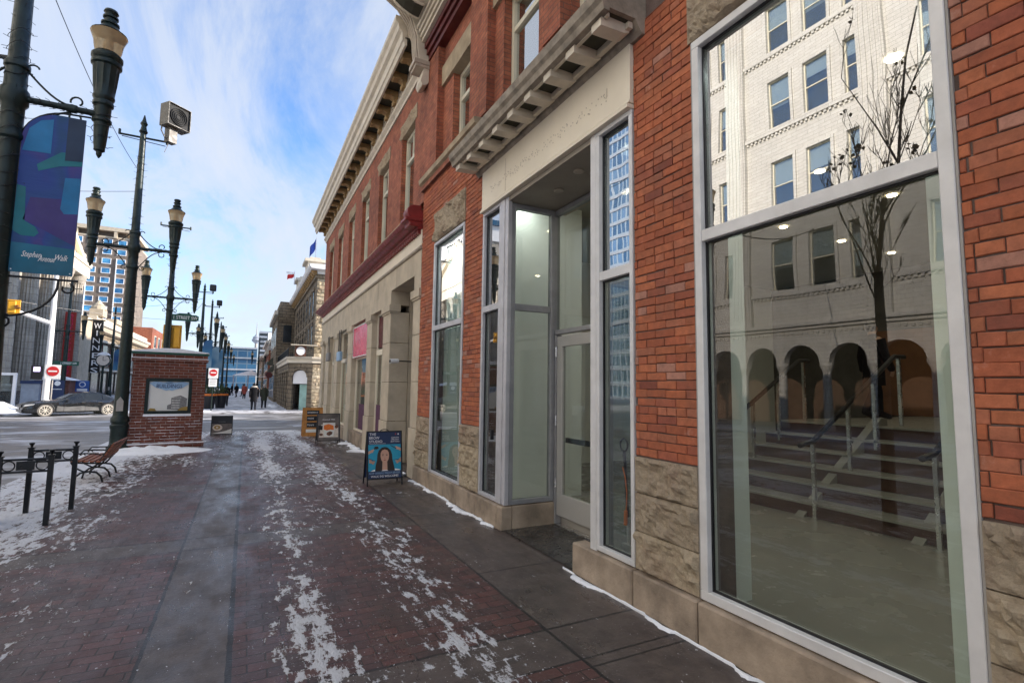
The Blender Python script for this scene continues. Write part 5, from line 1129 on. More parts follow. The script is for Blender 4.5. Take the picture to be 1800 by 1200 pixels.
# banners on the lamps
def banner_cloth(mb, x0, x1, z0, z1, y, r=0.36):
    pts = [(x0, z0), (x1, z0), (x1, z1)]+[(x0+r-r*math.sin(R(a)), z1-r*1.0+r*math.cos(R(a))) for a in range(0, 91, 10)]
    mb.prism(pts, 'y', y, y+0.006); return mb
bn = thing('lamp_banner', 'large blue and purple aurora banner lettered Stephen Avenue Walk on the nearest lamp', 'banner', (-2.3, 8.13, 2.9), 'banners on the lamps')
banner_cloth(MB(), -2.585, -1.985, 2.95, 4.97, 8.10).build('cloth', 'banner_print', bn)
def patch(nm, mt, pts, d):
    m = MB(); m.prism(pts, 'y', 8.10-0.0012*d-0.001, 8.10-0.0012*d); m.build(nm, mt, bn)
patch('print_panel', 'bn_teal', [(-2.583, 2.952), (-1.987, 2.952), (-1.987, 3.29), (-2.583, 3.31)], 1)
patch('print_panel', 'bn_green', [(-2.583, 3.45), (-2.50, 3.40), (-2.38, 3.40), (-2.34, 3.45), (-2.38, 3.52), (-2.48, 3.58), (-2.50, 4.0), (-2.583, 4.02)], 1)
patch('print_panel', 'bn_purple', [(-2.50, 3.60), (-1.987, 3.33), (-1.987, 3.95), (-2.2, 3.90), (-2.45, 3.88)], 1)
patch('print_panel', 'bn_blue', [(-2.16, 3.78), (-2.12, 3.72), (-1.987, 3.74), (-1.987, 4.2), (-2.14, 4.18)], 2)
patch('print_panel', 'bn_green', [(-2.40, 4.22), (-2.2, 4.32), (-1.987, 4.36), (-1.987, 4.52), (-2.2, 4.50), (-2.42, 4.30)], 1)
patch('print_panel', 'bn_blue', [(-2.57, 4.45), (-2.30, 4.46), (-2.30, 4.90), (-2.42, 4.86), (-2.52, 4.74)], 1)
patch('print_panel', 'bn_dark', [(-2.16, 4.40), (-1.987, 4.42), (-1.987, 4.968), (-2.16, 4.968)], 2)
mb = MB(); text(mb, 'Stephen', 0.10, FY((-2.39, 8.096, 3.175)), shear=0.45, width=.185); text(mb, 'Avenue', 0.10, FY((-2.245, 8.096, 3.135)), shear=0.45, width=.16); text(mb, 'Walk', 0.105, FY((-2.115, 8.096, 3.165)), shear=0.45, width=.125)
for x in (-2.56, -2.01): mb.box(x-0.006, x+0.006, 8.094, 8.097, 2.975, 2.987)
mb.build('lettering', 'letter_white', bn)
mb = MB(); banner_cloth(mb, -2.584, -1.986, 2.952, 3.30, 8.0975, r=0.001); mb.build('lower_panel', 'navy', bn) if False else None
mb = MB(); mb.cyl((-2.60, 8.13, 2.90), (-1.93, 8.13, 2.90), 0.014); mb.tube([(-2.62+0.0, 8.13, 2.42)]+[(-2.62+0.50*math.sin(R(a)), 8.13, 2.86-0.44*math.cos(R(a)))for a in range(10, 95, 12)], 0.014, 6); scroll(mb, -2.60, 8.13, 2.36, 0.09, 60, 420, 0.013); scroll(mb, -2.03, 8.13, 2.80, 0.07, 70, -200, 0.012)
mb.build('lower_bracket', 'black_iron', bn)
mb = MB(); mb.tube([(-2.60+0.45*(1-math.cos(R(a))), 8.13, 4.60+0.42*math.sin(R(a))) for a in range(0, 91, 10)]+[(-1.95, 8.13, 5.03)], 0.013, 6); mb.build('upper_bracket', 'black_iron', bn)
for i, (x, y, lab) in enumerate(((-2.9, 41.5, 'pale blue banner on the first lamp beyond the cross street'), (-2.8, 49, 'pale blue banner on the second lamp beyond the cross street'), (-2.8, 57, 'pale blue banner on the third lamp beyond the cross street'), (-10.9, 58, 'blue banner below the black blade sign, by the clock'))):
    t_ = thing('lamp_banner', lab, 'banner', (x, y, 2.9), 'banners on the lamps'); banner_cloth(MB(), x+0.14, x+0.70, 2.75, 4.7, y-0.04).build('cloth', 'far_banner', t_); MB().cyl((x+0.1, y, 2.56), (x+0.85, y, 2.56), 0.015).build('lower_bracket', 'black_iron', t_)
# loudspeaker on lamp 2
sk = thing('loudspeaker', 'square grey horn loudspeaker on top of the lamp beside the kiosk', 'loudspeaker', (-2.1, 16.0, 8.2))
Mx = Matrix.Translation((-2.10, 15.98, 8.72)) @ Matrix.Rotation(R(40), 4, 'Z')
mb = MB(); h_ = 0.30
mb.add([(-h_, -0.25, -h_), (h_, -0.25, -h_), (h_, -0.25, h_), (-h_, -0.25, h_), (-h_, 0.10, -h_), (h_, 0.10, -h_), (h_, 0.10, h_), (-h_, 0.10, h_), (-0.17, 0.30, -0.17), (0.17, 0.30, -0.17), (0.17, 0.30, 0.17), (-0.17, 0.30, 0.17),
        (-h_+0.01, -0.25, -h_+0.01), (h_-0.01, -0.25, -h_+0.01), (h_-0.01, -0.25, h_-0.01), (-h_+0.01, -0.25, h_-0.01), (-h_+0.02, -0.12, -h_+0.02), (h_-0.02, -0.12, -h_+0.02), (h_-0.02, -0.12, h_-0.02), (-h_+0.02, -0.12, h_-0.02)],
       [(0, 1, 13, 12), (1, 2, 14, 13), (2, 3, 15, 14), (3, 0, 12, 15), (0, 4, 5, 1), (1, 5, 6, 2), (2, 6, 7, 3), (3, 7, 4, 0), (4, 8, 9, 5), (5, 9, 10, 6), (6, 10, 11, 7), (7, 11, 8, 4), (8, 11, 10, 9), (12, 13, 17, 16), (13, 14, 18, 17), (14, 15, 19, 18), (15, 12, 16, 19)])
mb.xf(Mx); mb.build('housing', 'speaker_grey', sk)
mb = MB(); mb.box(-0.28, 0.28, -0.20, -0.18, -0.28, 0.28)
for r in (0.07, 0.12, 0.17, 0.22): mb.tube([(r*math.cos(R(a)), -0.22+0.1*(0.22-r), r*math.sin(R(a))) for a in range(0, 361, 24)], 0.014, 5)
mb.xf(Mx); mb.build('horn_grille', 'rubber', sk)
mb = MB(); mb.box(-0.15, 0.06, -0.1, 0.1, -0.70, -0.305); mb.tube([(-0.28, 0, -0.15), (-0.30, 0, -0.45), (-0.2, 0, -0.60), (-0.1, 0, -0.62)], 0.018, 6); mb.tube([(-0.1, 0, -0.6), (-0.12, -0.02, -0.8), (-0.18, -0.04, -0.95), (-0.2, -0.04, -1.02)], 0.008, 5); mb.xf(Mx); mb.build('bracket', 'speaker_grey', sk)
for i, (x, y) in enumerate(((-2.4, 41.5), (-2.3, 49))):
    t_ = thing('loudspeaker', ('small dark loudspeaker on the first lamp beyond the cross street', 'small dark loudspeaker on the second lamp beyond the cross street')[i], 'loudspeaker', (x, y, 8.1)); mb = MB(); mb.box(x-0.2, x+0.2, y-0.2, y+0.15, 8.15, 8.6); mb.build('housing', 'black', t_, bevel=0.05); MB().cyl((x, y, 7.95), (x, y, 8.15), 0.03).build('bracket', 'black', t_)
# street name sign + rear of traffic signal on lamp 3
sn = thing('street_sign', 'green street name sign reading 1 STREET SW on the lamp behind the kiosk', 'sign', (-2.4, 24.6, 4.3))
mb = MB(); mb.prism([(-2.78, 4.18), (-1.95, 4.18), (-1.86, 4.23), (-1.86, 4.39), (-1.95, 4.44), (-2.1, 4.44), (-2.18, 4.49), (-2.55, 4.49), (-2.62, 4.44), (-2.78, 4.44)], 'y', 24.56, 24.60); mb.build('plate', 'sign_green', sn)
mb = MB(); text(mb, '1 STREET SW', 0.19, FY((-2.33, 24.555, 4.305)), width=0.82); mb.build('lettering', 'letter_white', sn)
ts = thing('traffic_signal', 'yellow rear of a traffic signal on the lamp behind the kiosk', 'traffic signal', (-2.75, 24.4, 3.05))
mb = MB(); mb.box(-3.08, -2.44, 24.84, 24.88, 2.9, 4.02); mb.build('backboard', 'signal_yellow', ts, bevel=0.01); mb = MB(); mb.box(-2.98, -2.72, 24.89, 25.05, 2.95, 3.95); mb.box(-2.70, -2.5, 24.70, 24.835, 3.1, 3.9); mb.build('housing', 'signal_yellow', ts, bevel=0.02)
# ================================================================== NO ENTRY SIGNS, MAST ARM
def noentry(label, x, y, z, s=0.42, pole=None, sub=False):
    t_ = thing('no_entry_sign', label, 'sign', (x, y, 0)); MB().box(x-s/2, x+s/2, y, y+0.02, z-s*0.58, z+s*0.58).build('plate', 'white_paint', t_)
    MB().cyl((x, y-0.002, z+0.03), (x, y-0.012, z+0.03), s*0.40, n=24).build('disc', 'sign_red', t_); MB().box(x-s*0.28, x+s*0.28, y-0.02, y-0.014, z+0.0, z+0.065).build('bar', 'letter_white', t_)
    if sub: 
        MB().box(x-s*0.42, x+s*0.42, y, y+0.02, z-s*1.55, z-s*0.66).build('lower_plate', 'white_paint', t_)
        mb = MB()
        for k in range(3): mb.box(x-s*0.3, x+s*0.3, y-0.006, y-0.002, z-s*(0.85+0.22*k), z-s*(0.80+0.22*k))
        mb.build('lettering', 'pencil', t_)
    MB().cyl((x, y+0.06, 0), (x, y+0.06, z+s*0.6), 0.035, n=8).build('post', pole or 'lamp_green', t_); return t_
noentry('no entry sign with a white plate below it, just right of the brick kiosk', -1.78, 36.2, 2.30, 0.52, sub=True)
noentry('white sign with red no entry disc behind the dark sedan on the left', -8.75, 34.0, 2.15, 0.62, 'concrete')
pd = thing('pedestrian_signal', 'pedestrian signal box with a lit purple face beside the left no entry sign', 'traffic signal', (-9.3, 34.1, 1.9)); BX('housing', 'black', pd, -9.6, -9.2, 34.0, 34.25, 1.75, 2.45); emit('walk_lamp', (0.65, 0.55, 1.0), 1.2); MB().box(-9.5, -9.25, 33.985, 33.999, 2.15, 2.38).build('lit_face', 'walk_lamp', pd)
mp = thing('mast_arm_pole', 'white metal traffic pole with a long mast arm, in front of the columned bank', 'traffic pole', (-9.5, 35.5, 0))
mb = MB(); mb.cyl((-9.35, 35.5, 0), (-9.35, 35.5, 7.4), 0.16, 0.10, 14); mb.build('pole', 'white_paint', mp, smooth=True); MB().cyl((-9.35, 35.4, 4.72), (-13.2, 34.6, 6.2), 0.11, 0.07, 12).build('arm', 'white_paint', mp, smooth=True)
ys_ = thing('traffic_signal', 'yellow traffic signal seen from behind, on the mast arm before the bank', 'traffic signal', (-10.75, 35, 5.2)); mb = MB(); mb.box(-11.05, -10.45, 34.7, 34.74, 5.0, 5.78); mb.build('backboard', 'signal_yellow', ys_, bevel=0.01)
mb = MB(); mb.box(-10.9, -10.6, 34.6, 34.695, 5.1, 5.7)
mb.build('housing', 'signal_yellow', ys_, bevel=0.02); mb = MB(); mb.box(-10.62, -10.5, 34.55, 34.68, 5.45, 5.5); mb.box(-10.62, -10.4, 34.5, 34.68, 5.35, 5.4); mb.build('bracket', 'brown', ys_)
for i, (x, lab) in enumerate(((-11.35, 'white no left turn sign on the mast arm, next to the yellow signal'), (-12.2, 'white turn restriction sign at the outer end of the mast arm'))):
    z = 5.75+0.25*i; t_ = thing('turn_sign', lab, 'sign', (x, 34.8, z)); BX('plate', 'white_paint', t_, x-0.25, x+0.25, 34.72, 34.74, z-0.62, z+0.55)
    mb = MB(); mb.tube([(x+0.18*math.cos(R(a)), 34.712, z+0.2+0.18*math.sin(R(a))) for a in range(0, 361, 20)], 0.02, 5); mb.cyl((x-0.12, 34.712, z+0.32), (x+0.12, 34.712, z+0.08), 0.016); mb.tube([(x+0.05, 34.71, z+0.08), (x+0.05, 34.71, z+0.22), (x-0.08, 34.71, z+0.25)], 0.015, 5); mb.build('symbol', 'pencil', t_)
fs = thing('street_sign', 'small green street name sign on the far corner lamp before the bank', 'sign', (-11, 44.8, 3.2)); BX('plate', 'sign_green', fs, -11.6, -10.2, 44.80, 44.84, 2.75, 3.05); mb = MB(); text(mb, '1 STREET SW', 0.2, FY((-10.75, 44.79, 2.9)), width=0.85); mb.build('lettering', 'letter_white', fs)
# blade sign, clock, info signs, second kiosk
ws = thing('blade_sign', 'tall black vertical sign with white letters WINNERS on the ornate store', 'sign', (-13.9, 68, 4)); BX('board', 'black', ws, -14.65, -13.75, 68.0, 68.3, 2.7, 8.1)
mb = MB()
for i, ch in enumerate('WINNERS'): text(mb, ch, 0.82, FY((-14.2, 67.99, 7.55-i*0.78)), ext=0.005, width=0.6 if ch != 'I' else 0.12)
mb.build('lettering', 'letter_white', ws); BX('top_rail', 'black', ws, -15.3, -13.6, 68.1, 68.2, 8.12, 8.25)
ckp = thing('post_clock', 'round white clock on a dark post before the ornate store', 'clock', (-9.9, 50, 0))
MB().cyl((-9.9, 50, 0), (-9.9, 50, 3.0), 0.1, 0.07, 10).build('post', 'lamp_green', ckp); MB().cyl((-9.9, 49.85, 3.36), (-9.9, 50.15, 3.36), 0.47, n=24).build('case', 'lamp_green', ckp); MB().cyl((-9.9, 49.845, 3.36), (-9.9, 49.83, 3.36), 0.40, n=24).build('face', 'milk', ckp)
mb = MB(); mb.box(-9.915, -9.885, 49.80, 49.825, 3.36, 3.62); mb.box(-9.9, -9.72, 49.80, 49.825, 3.34, 3.37); mb.build('hands', 'black', ckp); mb = MB(); mb.prism([(-10.3, 3.75), (-9.5, 3.75), (-9.65, 3.92), (-9.9, 4.0), (-10.15, 3.92)], 'y', 49.8, 50.2); mb.build('snow_cap', 'snow', ckp)
pk = thing('parking_sign', 'blue and white information sign below the far blue banner', 'sign', (-10.6, 48, 0)); MB().cyl((-10.6, 48, 0), (-10.6, 48, 1.6), 0.03).build('post', 'lamp_green', pk); BX('plate', 'blue_wall', pk, -11.0, -10.2, 47.95, 47.98, 0.95, 1.75); mb = MB(); mb.tube([(-10.6+0.17*math.cos(R(a)), 47.94, 1.48+0.17*math.sin(R(a))) for a in range(0, 361, 24)], 0.03, 5); mb.box(-10.9, -10.3, 47.93, 47.945, 1.0, 1.18); mb.build('symbol', 'letter_white', pk)
k2 = thing('brick_kiosk', 'second small brick kiosk with a snowy roof across the intersection, behind the dark sedan', 'kiosk', (-11.9, 47, 0)); BX('wall', 'kiosk_brick', k2, -12.9, -11.0, 46.5, 48.3, 0, 1.75); mb = MB(); mb.prism([(-13.1, 1.76), (-10.8, 1.76), (-11.0, 1.85), (-12, 2.1), (-12.9, 1.85)], 'y', 46.3, 48.5); mb.build('snowy_roof', 'snow', k2)
i1 = thing('information_panel', 'dark blue information panel with a white round emblem, before the second kiosk', 'sign', (-11.2, 44, 0)); BX('board', 'navy', i1, -11.35, -10.65, 43.9, 44.0, 0.1, 1.75); mb = MB(); mb.cyl((-11.0, 43.895, 1.55), (-11.0, 43.88, 1.55), 0.16, n=20); mb.box(-11.25, -10.75, 43.885, 43.899, 1.15, 1.19); mb.build('emblem', 'letter_white', i1)
i2 = thing('information_panel', 'grey utility cabinet beside the white traffic pole', 'cabinet', (-12.2, 44, 0)); BX('board', 'far_tower', i2, -12.8, -11.9, 43.9, 44.3, 0.0, 1.5); BX('cap', 'navy', i2, -12.85, -11.85, 43.85, 44.35, 1.502, 1.7)
# white glazed shelter at far left
gs = thing('bus_shelter', 'white framed glass shelter at the foot of the bank, far left', 'shelter', (-13, 41, 0)); mb = MB()
for x in (-15.0, -12.35): mb.box(x, x+0.15, 41, 41.15, 0, 2.0)
mb.box(-15.0, -12.2, 41, 41.15, 2.002, 2.15); mb.build('frame', 'white_paint', gs); MB().box(-14.85, -12.36, 41.05, 41.06, 0.1, 2.0).build('pane', 'glass_low', gs)
# planters
for i, (x, y, lab) in enumerate(((-2.05, 39.0, 'dark planter with pale red trim, left of the pair below the no entry sign'), (-1.45, 40.0, 'dark planter holding evergreen boughs and an orange ribbon, right of the pair'))):
    t_ = thing('planter', lab, 'planter', (x, y, 0)); MB().lathe([(0.28, 0), (0.40, 0.9), (0.44, 0.92), (0.44, 1.0), (0.36, 1.0), (0.34, 0.9)], (x, y, 0.045), 16).build('pot', 'black', t_, smooth=True); MB().lathe([(0.41, 0.84), (0.45, 0.86), (0.45, 0.96), (0.43, 0.98)], (x, y, 0.045), 16).build('ribbon', 'orange', t_)
    mb = MB(); rr = random.Random(i)
    for k in range(160):
        a, e, r = rr.uniform(0, 6.28), rr.uniform(0.1, 1.4), rr.uniform(0.1, 0.5); p = Vector((x+r*math.cos(a)*math.cos(e), y+r*math.sin(a)*math.cos(e), 1.0+r*math.sin(e)*1.3)); q = p+Vector((rr.uniform(-.1, .1), rr.uniform(-.1, .1), 0.12)); s_ = p+Vector((0.05, 0.02, 0.02)); mb.add([p, q, s_], [(0, 1, 2)])
    mb.build('evergreen_boughs', 'evergreen', t_)
# ================================================================== BRICK KIOSK
kk = thing('brick_kiosk', 'brick information kiosk with a snowy green roof edge and a framed poster headed BUILDINGS', 'kiosk', (0, 0, 0))
W_, Dp = 0.80, 0.62
mb = MB(); mb.box(-W_, W_, -Dp, Dp, 0.10, 0.80); mb.box(-W_, W_, -Dp+0.08, Dp, 0.8005, 1.78); mb.box(-W_, -W_+0.29, -Dp, -Dp+0.0795, 0.8005, 1.78); mb.box(W_-0.29, W_, -Dp, -Dp+0.0795, 0.8005, 1.78); mb.box(-W_, W_, -Dp, Dp, 1.7805, 2.22); mb.build('wall', 'kiosk_brick', kk)
mb = MB(); mb.box(-W_-0.05, W_+0.05, -Dp-0.05, Dp+0.05, 0.0, 0.0995); mb.build('plinth', 'kiosk_brick', kk)
mb = MB(); n_ = 22
for k in range(n_): x = -W_+0.19+k*(2*W_-0.38)/n_; mb.box(x, x+0.048, -Dp-0.012, -Dp-0.001, 1.80, 2.0); mb.box(x, x+0.048, -Dp-0.012, -Dp-0.001, 2.008, 2.2)
mb.build('soldier_course', 'kiosk_brick', kk)
mb = MB(); mb.box(-W_-0.04, W_+0.04, -Dp-0.04, Dp+0.04, 2.2205, 2.29); mb.box(-W_-0.02, W_+0.02, -Dp-0.02, Dp+0.02, 2.291, 2.40); mb.build('cornice', 'kiosk_brick', kk)
mb = MB(); mb.box(-W_-0.05, W_+0.05, -Dp-0.05, Dp+0.05, 2.401, 2.45); mb.build('roof_edge', 'sign_green', kk)
mb = MB(); mb.prism([(-W_-0.06, 2.451), (W_+0.06, 2.451), (W_+0.03, 2.48), (0.2, 2.56), (-0.2, 2.56), (-W_-0.03, 2.48)], 'y', -Dp-0.06, Dp+0.06); mb.build('roof_snow', 'snow', kk, bevel=0.01)
mb = MB(); mb.box(-W_-0.045, W_+0.045, -Dp-0.045, -Dp-0.005, 2.2905, 2.305); mb.build('cornice_snow', 'snow', kk); mb = MB(); mb.box(-0.52, 0.52, -Dp-0.01, -Dp+0.075, 0.801, 0.86); mb.build('sill_snow', 'snow', kk); mb = MB(); mb.box(-W_-0.05, W_+0.05, -Dp-0.052, -Dp+0.0, 0.0998, 0.125)
for i in range(60):
    z = 0.14+0.075*random.randint(0, 8); x = random.uniform(-W_, W_-0.2); mb.box(x, x+random.uniform(0.05, 0.25), -Dp-0.006, -Dp-0.0005, z+0.002, z+0.012)
mb.build('ledge_snow', 'snow', kk)
fr_ = MB(); frame_rect_y(fr_, -Dp+0.02, -Dp+0.075, -0.505, 0.505, 0.865, 1.775, 0.075); fo = fr_.build('poster_frame', 'lamp_green', kk); MB().box(-0.43, 0.43, -Dp+0.05, -Dp+0.07, 0.865+0.0755, 1.70-0.001).build('poster', 'paper', fo)
y_ = -Dp+0.05
mb = MB(); mb.prism([(-0.44, 1.66), (-0.3, 1.70), (-0.12, 1.67), (0, 1.71), (0.12, 1.67), (0.3, 1.70), (0.44, 1.66), (0.30, 1.54), (0.16, 1.50), (0.06, 1.46), (0, 1.48), (-0.06, 1.46), (-0.16, 1.50), (-0.30, 1.54)], 'y', y_-0.012, y_-0.002); mb.build('title_scroll', 'pale_blue', fo)
mb = MB(); text(mb, 'BUILDINGS', 0.14, FY((0, y_-0.016, 1.575)), width=0.56); mb.build('lettering', 'navy', fo); mb = MB(); text(mb, 'HISTORIC', 0.045, FY((0, y_-0.016, 1.66)), width=0.14); mb.build('lettering', 'navy', fo)
mb = MB(); mb.prism([(-0.02, 0.98), (-0.02, 1.08), (0.06, 1.12), (0.06, 1.28), (0.26, 1.34), (0.26, 0.96)], 'y', y_-0.006, y_-0.002); mb.prism([(0.262, 0.96), (0.262, 1.34), (0.41, 1.26), (0.41, 0.98)], 'y', y_-0.005, y_-0.002)
mb.build('building_drawing', 'pencil', fo); mb = MB()
for j in range(4):
    for i in range(6): mb.box(0.08+i*0.03, 0.095+i*0.03, y_-0.009, y_-0.0065, 1.0+j*0.065, 1.035+j*0.065)
mb.box(0.04, 0.28, y_-0.009, y_-0.0065, 1.275, 1.285); mb.build('drawing_windows', 'paper', fo)
mb = MB(); mb.prism([(-0.43, 0.942), (-0.25, 0.942), (-0.28, 1.0), (-0.38, 1.01)], 'y', y_-0.006, y_-0.002); mb.prism([(0.2, 0.942), (0.43, 0.942), (0.43, 1.05), (0.3, 1.03)], 'y', y_-0.011, y_-0.0095); mb.build('vignette', 'gold', fo)
kk.rotation_euler.z = R(7); kk.location = (-1.84, 16.70, 0)
# ================================================================== BENCH
be = thing('bench', 'slatted wooden bench with curled black iron arms beside the lamp post', 'bench', (-2.2, 11.4, 0))
for y in (10.88, 11.42, 11.92):
    mb = MB(); b_ = lambda pts, r=0.013: mb.tube([(x, y, z) for x, z in pts], r, 6)
    b_([(-2.47, 0.34), (-2.30, 0.325), (-2.12, 0.315)], 0.015); b_([(-2.12, 0.30), (-2.05, 0.42), (-2.0, 0.52), (-1.95, 0.62)], 0.018); b_([(-2.12, 0.31), (-2.16, 0.24), (-2.22, 0.18)], 0.016)
    b_([(-2.46, 0.33), (-2.40, 0.25), (-2.30, 0.19), (-2.22, 0.185)], 0.014); b_([(-2.42, 0.0), (-2.40, 0.10), (-2.33, 0.165), (-2.22, 0.185), (-2.12, 0.165), (-2.06, 0.10), (-2.03, 0.0)], 0.016)
    b_([(-2.44, 0.35), (-2.47, 0.42), (-2.42, 0.475), (-2.30, 0.48), (-2.16, 0.475), (-2.08, 0.45), (-2.03, 0.47)], 0.012)
    b_([(-2.44+0.04*math.cos(R(a)), 0.385+0.035*math.sin(R(a))) for a in range(180, 520, 30)], 0.009); mb.build('iron_frame', 'black_iron', be, smooth=True)
for k in range(5):
    x = -2.46+k*0.082; z = 0.355-0.006*k; BX('seat_slat', 'wood', be, x, x+0.06, 10.84, 11.96, z, z+0.025, bevel=0.004)
for k in range(4):
    t0 = 0.03+k*0.072; x = -2.10+t0*0.55+0.012; z = 0.34+t0; mb = MB(); mb.prism([(x, z), (x+0.02, z-0.008), (x+0.052, z+0.048), (x+0.032, z+0.056)], 'y', 10.84, 11.96); mb.build('back_slat', 'wood', be)
mb = MB(); mb.box(-2.45, -2.38, 10.86, 11.9, 0.381, 0.392); mb.build('seat_snow', 'snow', be)
# ================================================================== BICYCLE RACKS
def rack(label, A, B, h=0.86):
    A, B = Vector(A), Vector(B); t_ = thing('bicycle_rack', label, 'bicycle rack', ((A.x+B.x)/2, (A.y+B.y)/2, 0), 'black steel bicycle racks at the kerb'); d = (B-A); L_ = d.length; d.normalize(); n_ = Vector((-d.y, d.x))
    M_ = Matrix(((d.x, n_.x, 0, A.x), (d.y, n_.y, 0, A.y), (0, 0, 1, 0), (0, 0, 0, 1)))
    for u in (0, L_):
        mb = MB(); mb.box(u-0.025, u+0.025, -0.025, 0.025, 0, h-0.07); mb.box(u-0.033, u+0.033, -0.033, 0.033, h-0.07, h-0.055); mb.lathe([(0.012, h-0.055), (0.015, h-0.03), (0.03, h-0.012), (0.03, h+0.0), (0.012, h+0.005)], (u, 0, 0), 8); mb.xf(M_); mb.build('post', 'black_iron', t_)
    mb = MB(); mb.cyl((0.02, 0, h-0.10), (L_-0.02, 0, h-0.10), 0.013, n=8); mb.cyl((0.02, 0, h-0.24), (L_-0.02, 0, h-0.24), 0.013, n=8); mb.xf(M_); mb.build('rail', 'black_iron', t_)
    mb = MB(); mb.box(L_*0.32, L_*0.68, -0.006, 0.006, h-0.22, h-0.12)
    for c in (L_*0.17, L_*0.83): mb.tube([(c+0.055*math.cos(R(a)), 0, h-0.17+0.055*math.sin(R(a))) for a in range(0, 361, 24)], 0.007, 6)
    mb.xf(M_); mb.build('infill_panel', 'black_iron', t_)
rack('nearer black steel bicycle rack, its left post cut by the edge of the view', (-2.41, 7.86), (-1.97, 7.90))
rack('farther black steel bicycle rack, just in front of the wooden bench', (-2.38, 8.72), (-1.94, 8.75), 0.87)
# ================================================================== A-FRAME SIGNS
DEFER = []
def aframe(name, label, cx, cy, w_, z0, z1, lean, frame_mt, poster_mt, spread=0.42, rz=0):
    t_ = thing(name, label, 'sandwich board', (0, 0, 0))
    P = lambda x, z, d=0: (x, -d+ (z/z1)*lean, z)
    mb = MB(); hw = w_/2
    def plate(x0, x1, za, zb, d0, d1, m): 
        vs = []
        for d in (d0, d1):
            for x, z in ((x0, za), (x1, za), (x1, zb), (x0, zb)): vs.append(P(x, z, d))
        m.add(vs, [(0, 1, 2, 3), (7, 6, 5, 4), (0, 4, 5, 1), (1, 5, 6, 2), (2, 6, 7, 3), (3, 7, 4, 0)])
    plate(-hw, -hw+0.02, 0, z1, -0.012, 0.012, mb); plate(hw-0.02, hw, 0, z1, -0.012, 0.012, mb); plate(-hw+0.02, hw-0.02, z1-0.02, z1, -0.012, 0.012, mb); plate(-hw+0.02, hw-0.02, z0, z0+0.02, -0.012, 0.012, mb); mb.build('front_frame', frame_mt, t_)
    mb = MB()
    for x in (-hw, hw-0.02): mb.add([(x, 2*lean+0.0, 0), (x+0.02, 2*lean, 0), (x+0.02, lean+0.012, z1), (x, lean+0.012, z1), (x, 2*lean+0.02, 0), (x+0.02, 2*lean+0.02, 0), (x+0.02, lean+0.032, z1), (x, lean+0.032, z1)], [(0, 1, 2, 3), (7, 6, 5, 4), (0, 4, 5, 1), (1, 5, 6, 2), (2, 6, 7, 3), (3, 7, 4, 0)])
    k_ = 1-z0/z1; mb.add([(-hw+0.02, lean+lean*(1-0.0)*k_, z0), (hw-0.02, lean+lean*k_, z0), (hw-0.02, lean+0.02, z1), (-hw+0.02, lean+0.02, z1)], [(0, 1, 2, 3)]) if False else None
    mb.box(-hw+0.02, hw-0.02, lean*1.0+0.012, lean+0.03, z1-0.03, z1-0.01); mb.build('rear_frame', frame_mt, t_)
    mb = MB(); vs = [(-hw+0.02, lean+(1-z0/z1)*0+lean*(1-z0/z1), z0)]
    rp = [(-hw+0.02, 2*lean-(z0/z1)*lean+0.008, z0), (hw-0.02, 2*lean-(z0/z1)*lean+0.008, z0), (hw-0.02, lean+0.02, z1-0.02), (-hw+0.02, lean+0.02, z1-0.02)]
    mb.add(rp+[(x, y+0.006, z) for x, y, z in rp], [(0, 1, 2, 3), (7, 6, 5, 4), (0, 4, 5, 1), (1, 5, 6, 2), (2, 6, 7, 3), (3, 7, 4, 0)]); mb.build('rear_panel', poster_mt, t_)
    mb = MB(); plate(-hw+0.02, hw-0.02, z0+0.02, z1-0.02, -0.006, 0.004, mb); po = mb.build('poster', poster_mt, t_)
    def shape(nm, mt, pts, d):
        m = MB(); n_ = len(pts); m.add([P(x, z, d) for x, z in pts]+[P(x, z, d-0.0008) for x, z in pts], [tuple(range(n_)), tuple(range(n_, 2*n_))[::-1]]+[(i, (i+1) % n_, n_+(i+1) % n_, n_+i) for i in range(n_)]); return m.build(nm, mt, po)
    def lettering(items, mt, d, nm='lettering'):
        for s, x, z, size, wd in items: m = MB(); text(m, s, size, MM(P(x, z, d), (1, 0, 0), (0, lean/z1, 1)), ext=0.0006, width=wd); m.build(nm, mt, po)
    DEFER.append((t_, (cx, cy, 0), rz))
    return t_, shape, lettering
def ell(cx, cz, rx, rz, n=24, a0=0, a1=360): return [(cx+rx*math.cos(R(a0+(a1-a0)*i/n)), cz+rz*math.sin(R(a0+(a1-a0)*i/n))) for i in range(n if a1-a0 == 360 else n+1)]
s1, sh_, le = aframe('sandwich_board', 'blue sandwich board with a portrait of a dark haired woman, headed THE BROW STUDIO', 2.165, 8.80, 0.60, 0.10, 0.89, 0.16, 'black', 'navy')
zz = lambda v: 0.12+v*0.75
sh_('photo_ground', 'cyan', [(-0.275, 0.235), (0.275, 0.235), (0.275, 0.665), (-0.275, 0.665)], 0.0055)
sh_('hair', 'hair', [(-0.16, 0.236), (-0.155, 0.32), (-0.13, 0.42), (-0.125, 0.50), (-0.10, 0.57), (-0.05, 0.615), (0, 0.625), (0.05, 0.615), (0.10, 0.57), (0.125, 0.50), (0.13, 0.42), (0.155, 0.32), (0.17, 0.236)], 0.0068)
sh_('neck', 'skin', [(-0.045, 0.236), (-0.04, 0.38), (0.04, 0.38), (0.045, 0.236)], 0.008); sh_('shirt', 'letter_white', [(-0.24, 0.236), (-0.18, 0.262), (-0.165, 0.262), (-0.165, 0.236)], 0.0082); sh_('shirt', 'letter_white', [(0.17, 0.236), (0.17, 0.265), (0.25, 0.25), (0.27, 0.236)], 0.0082)
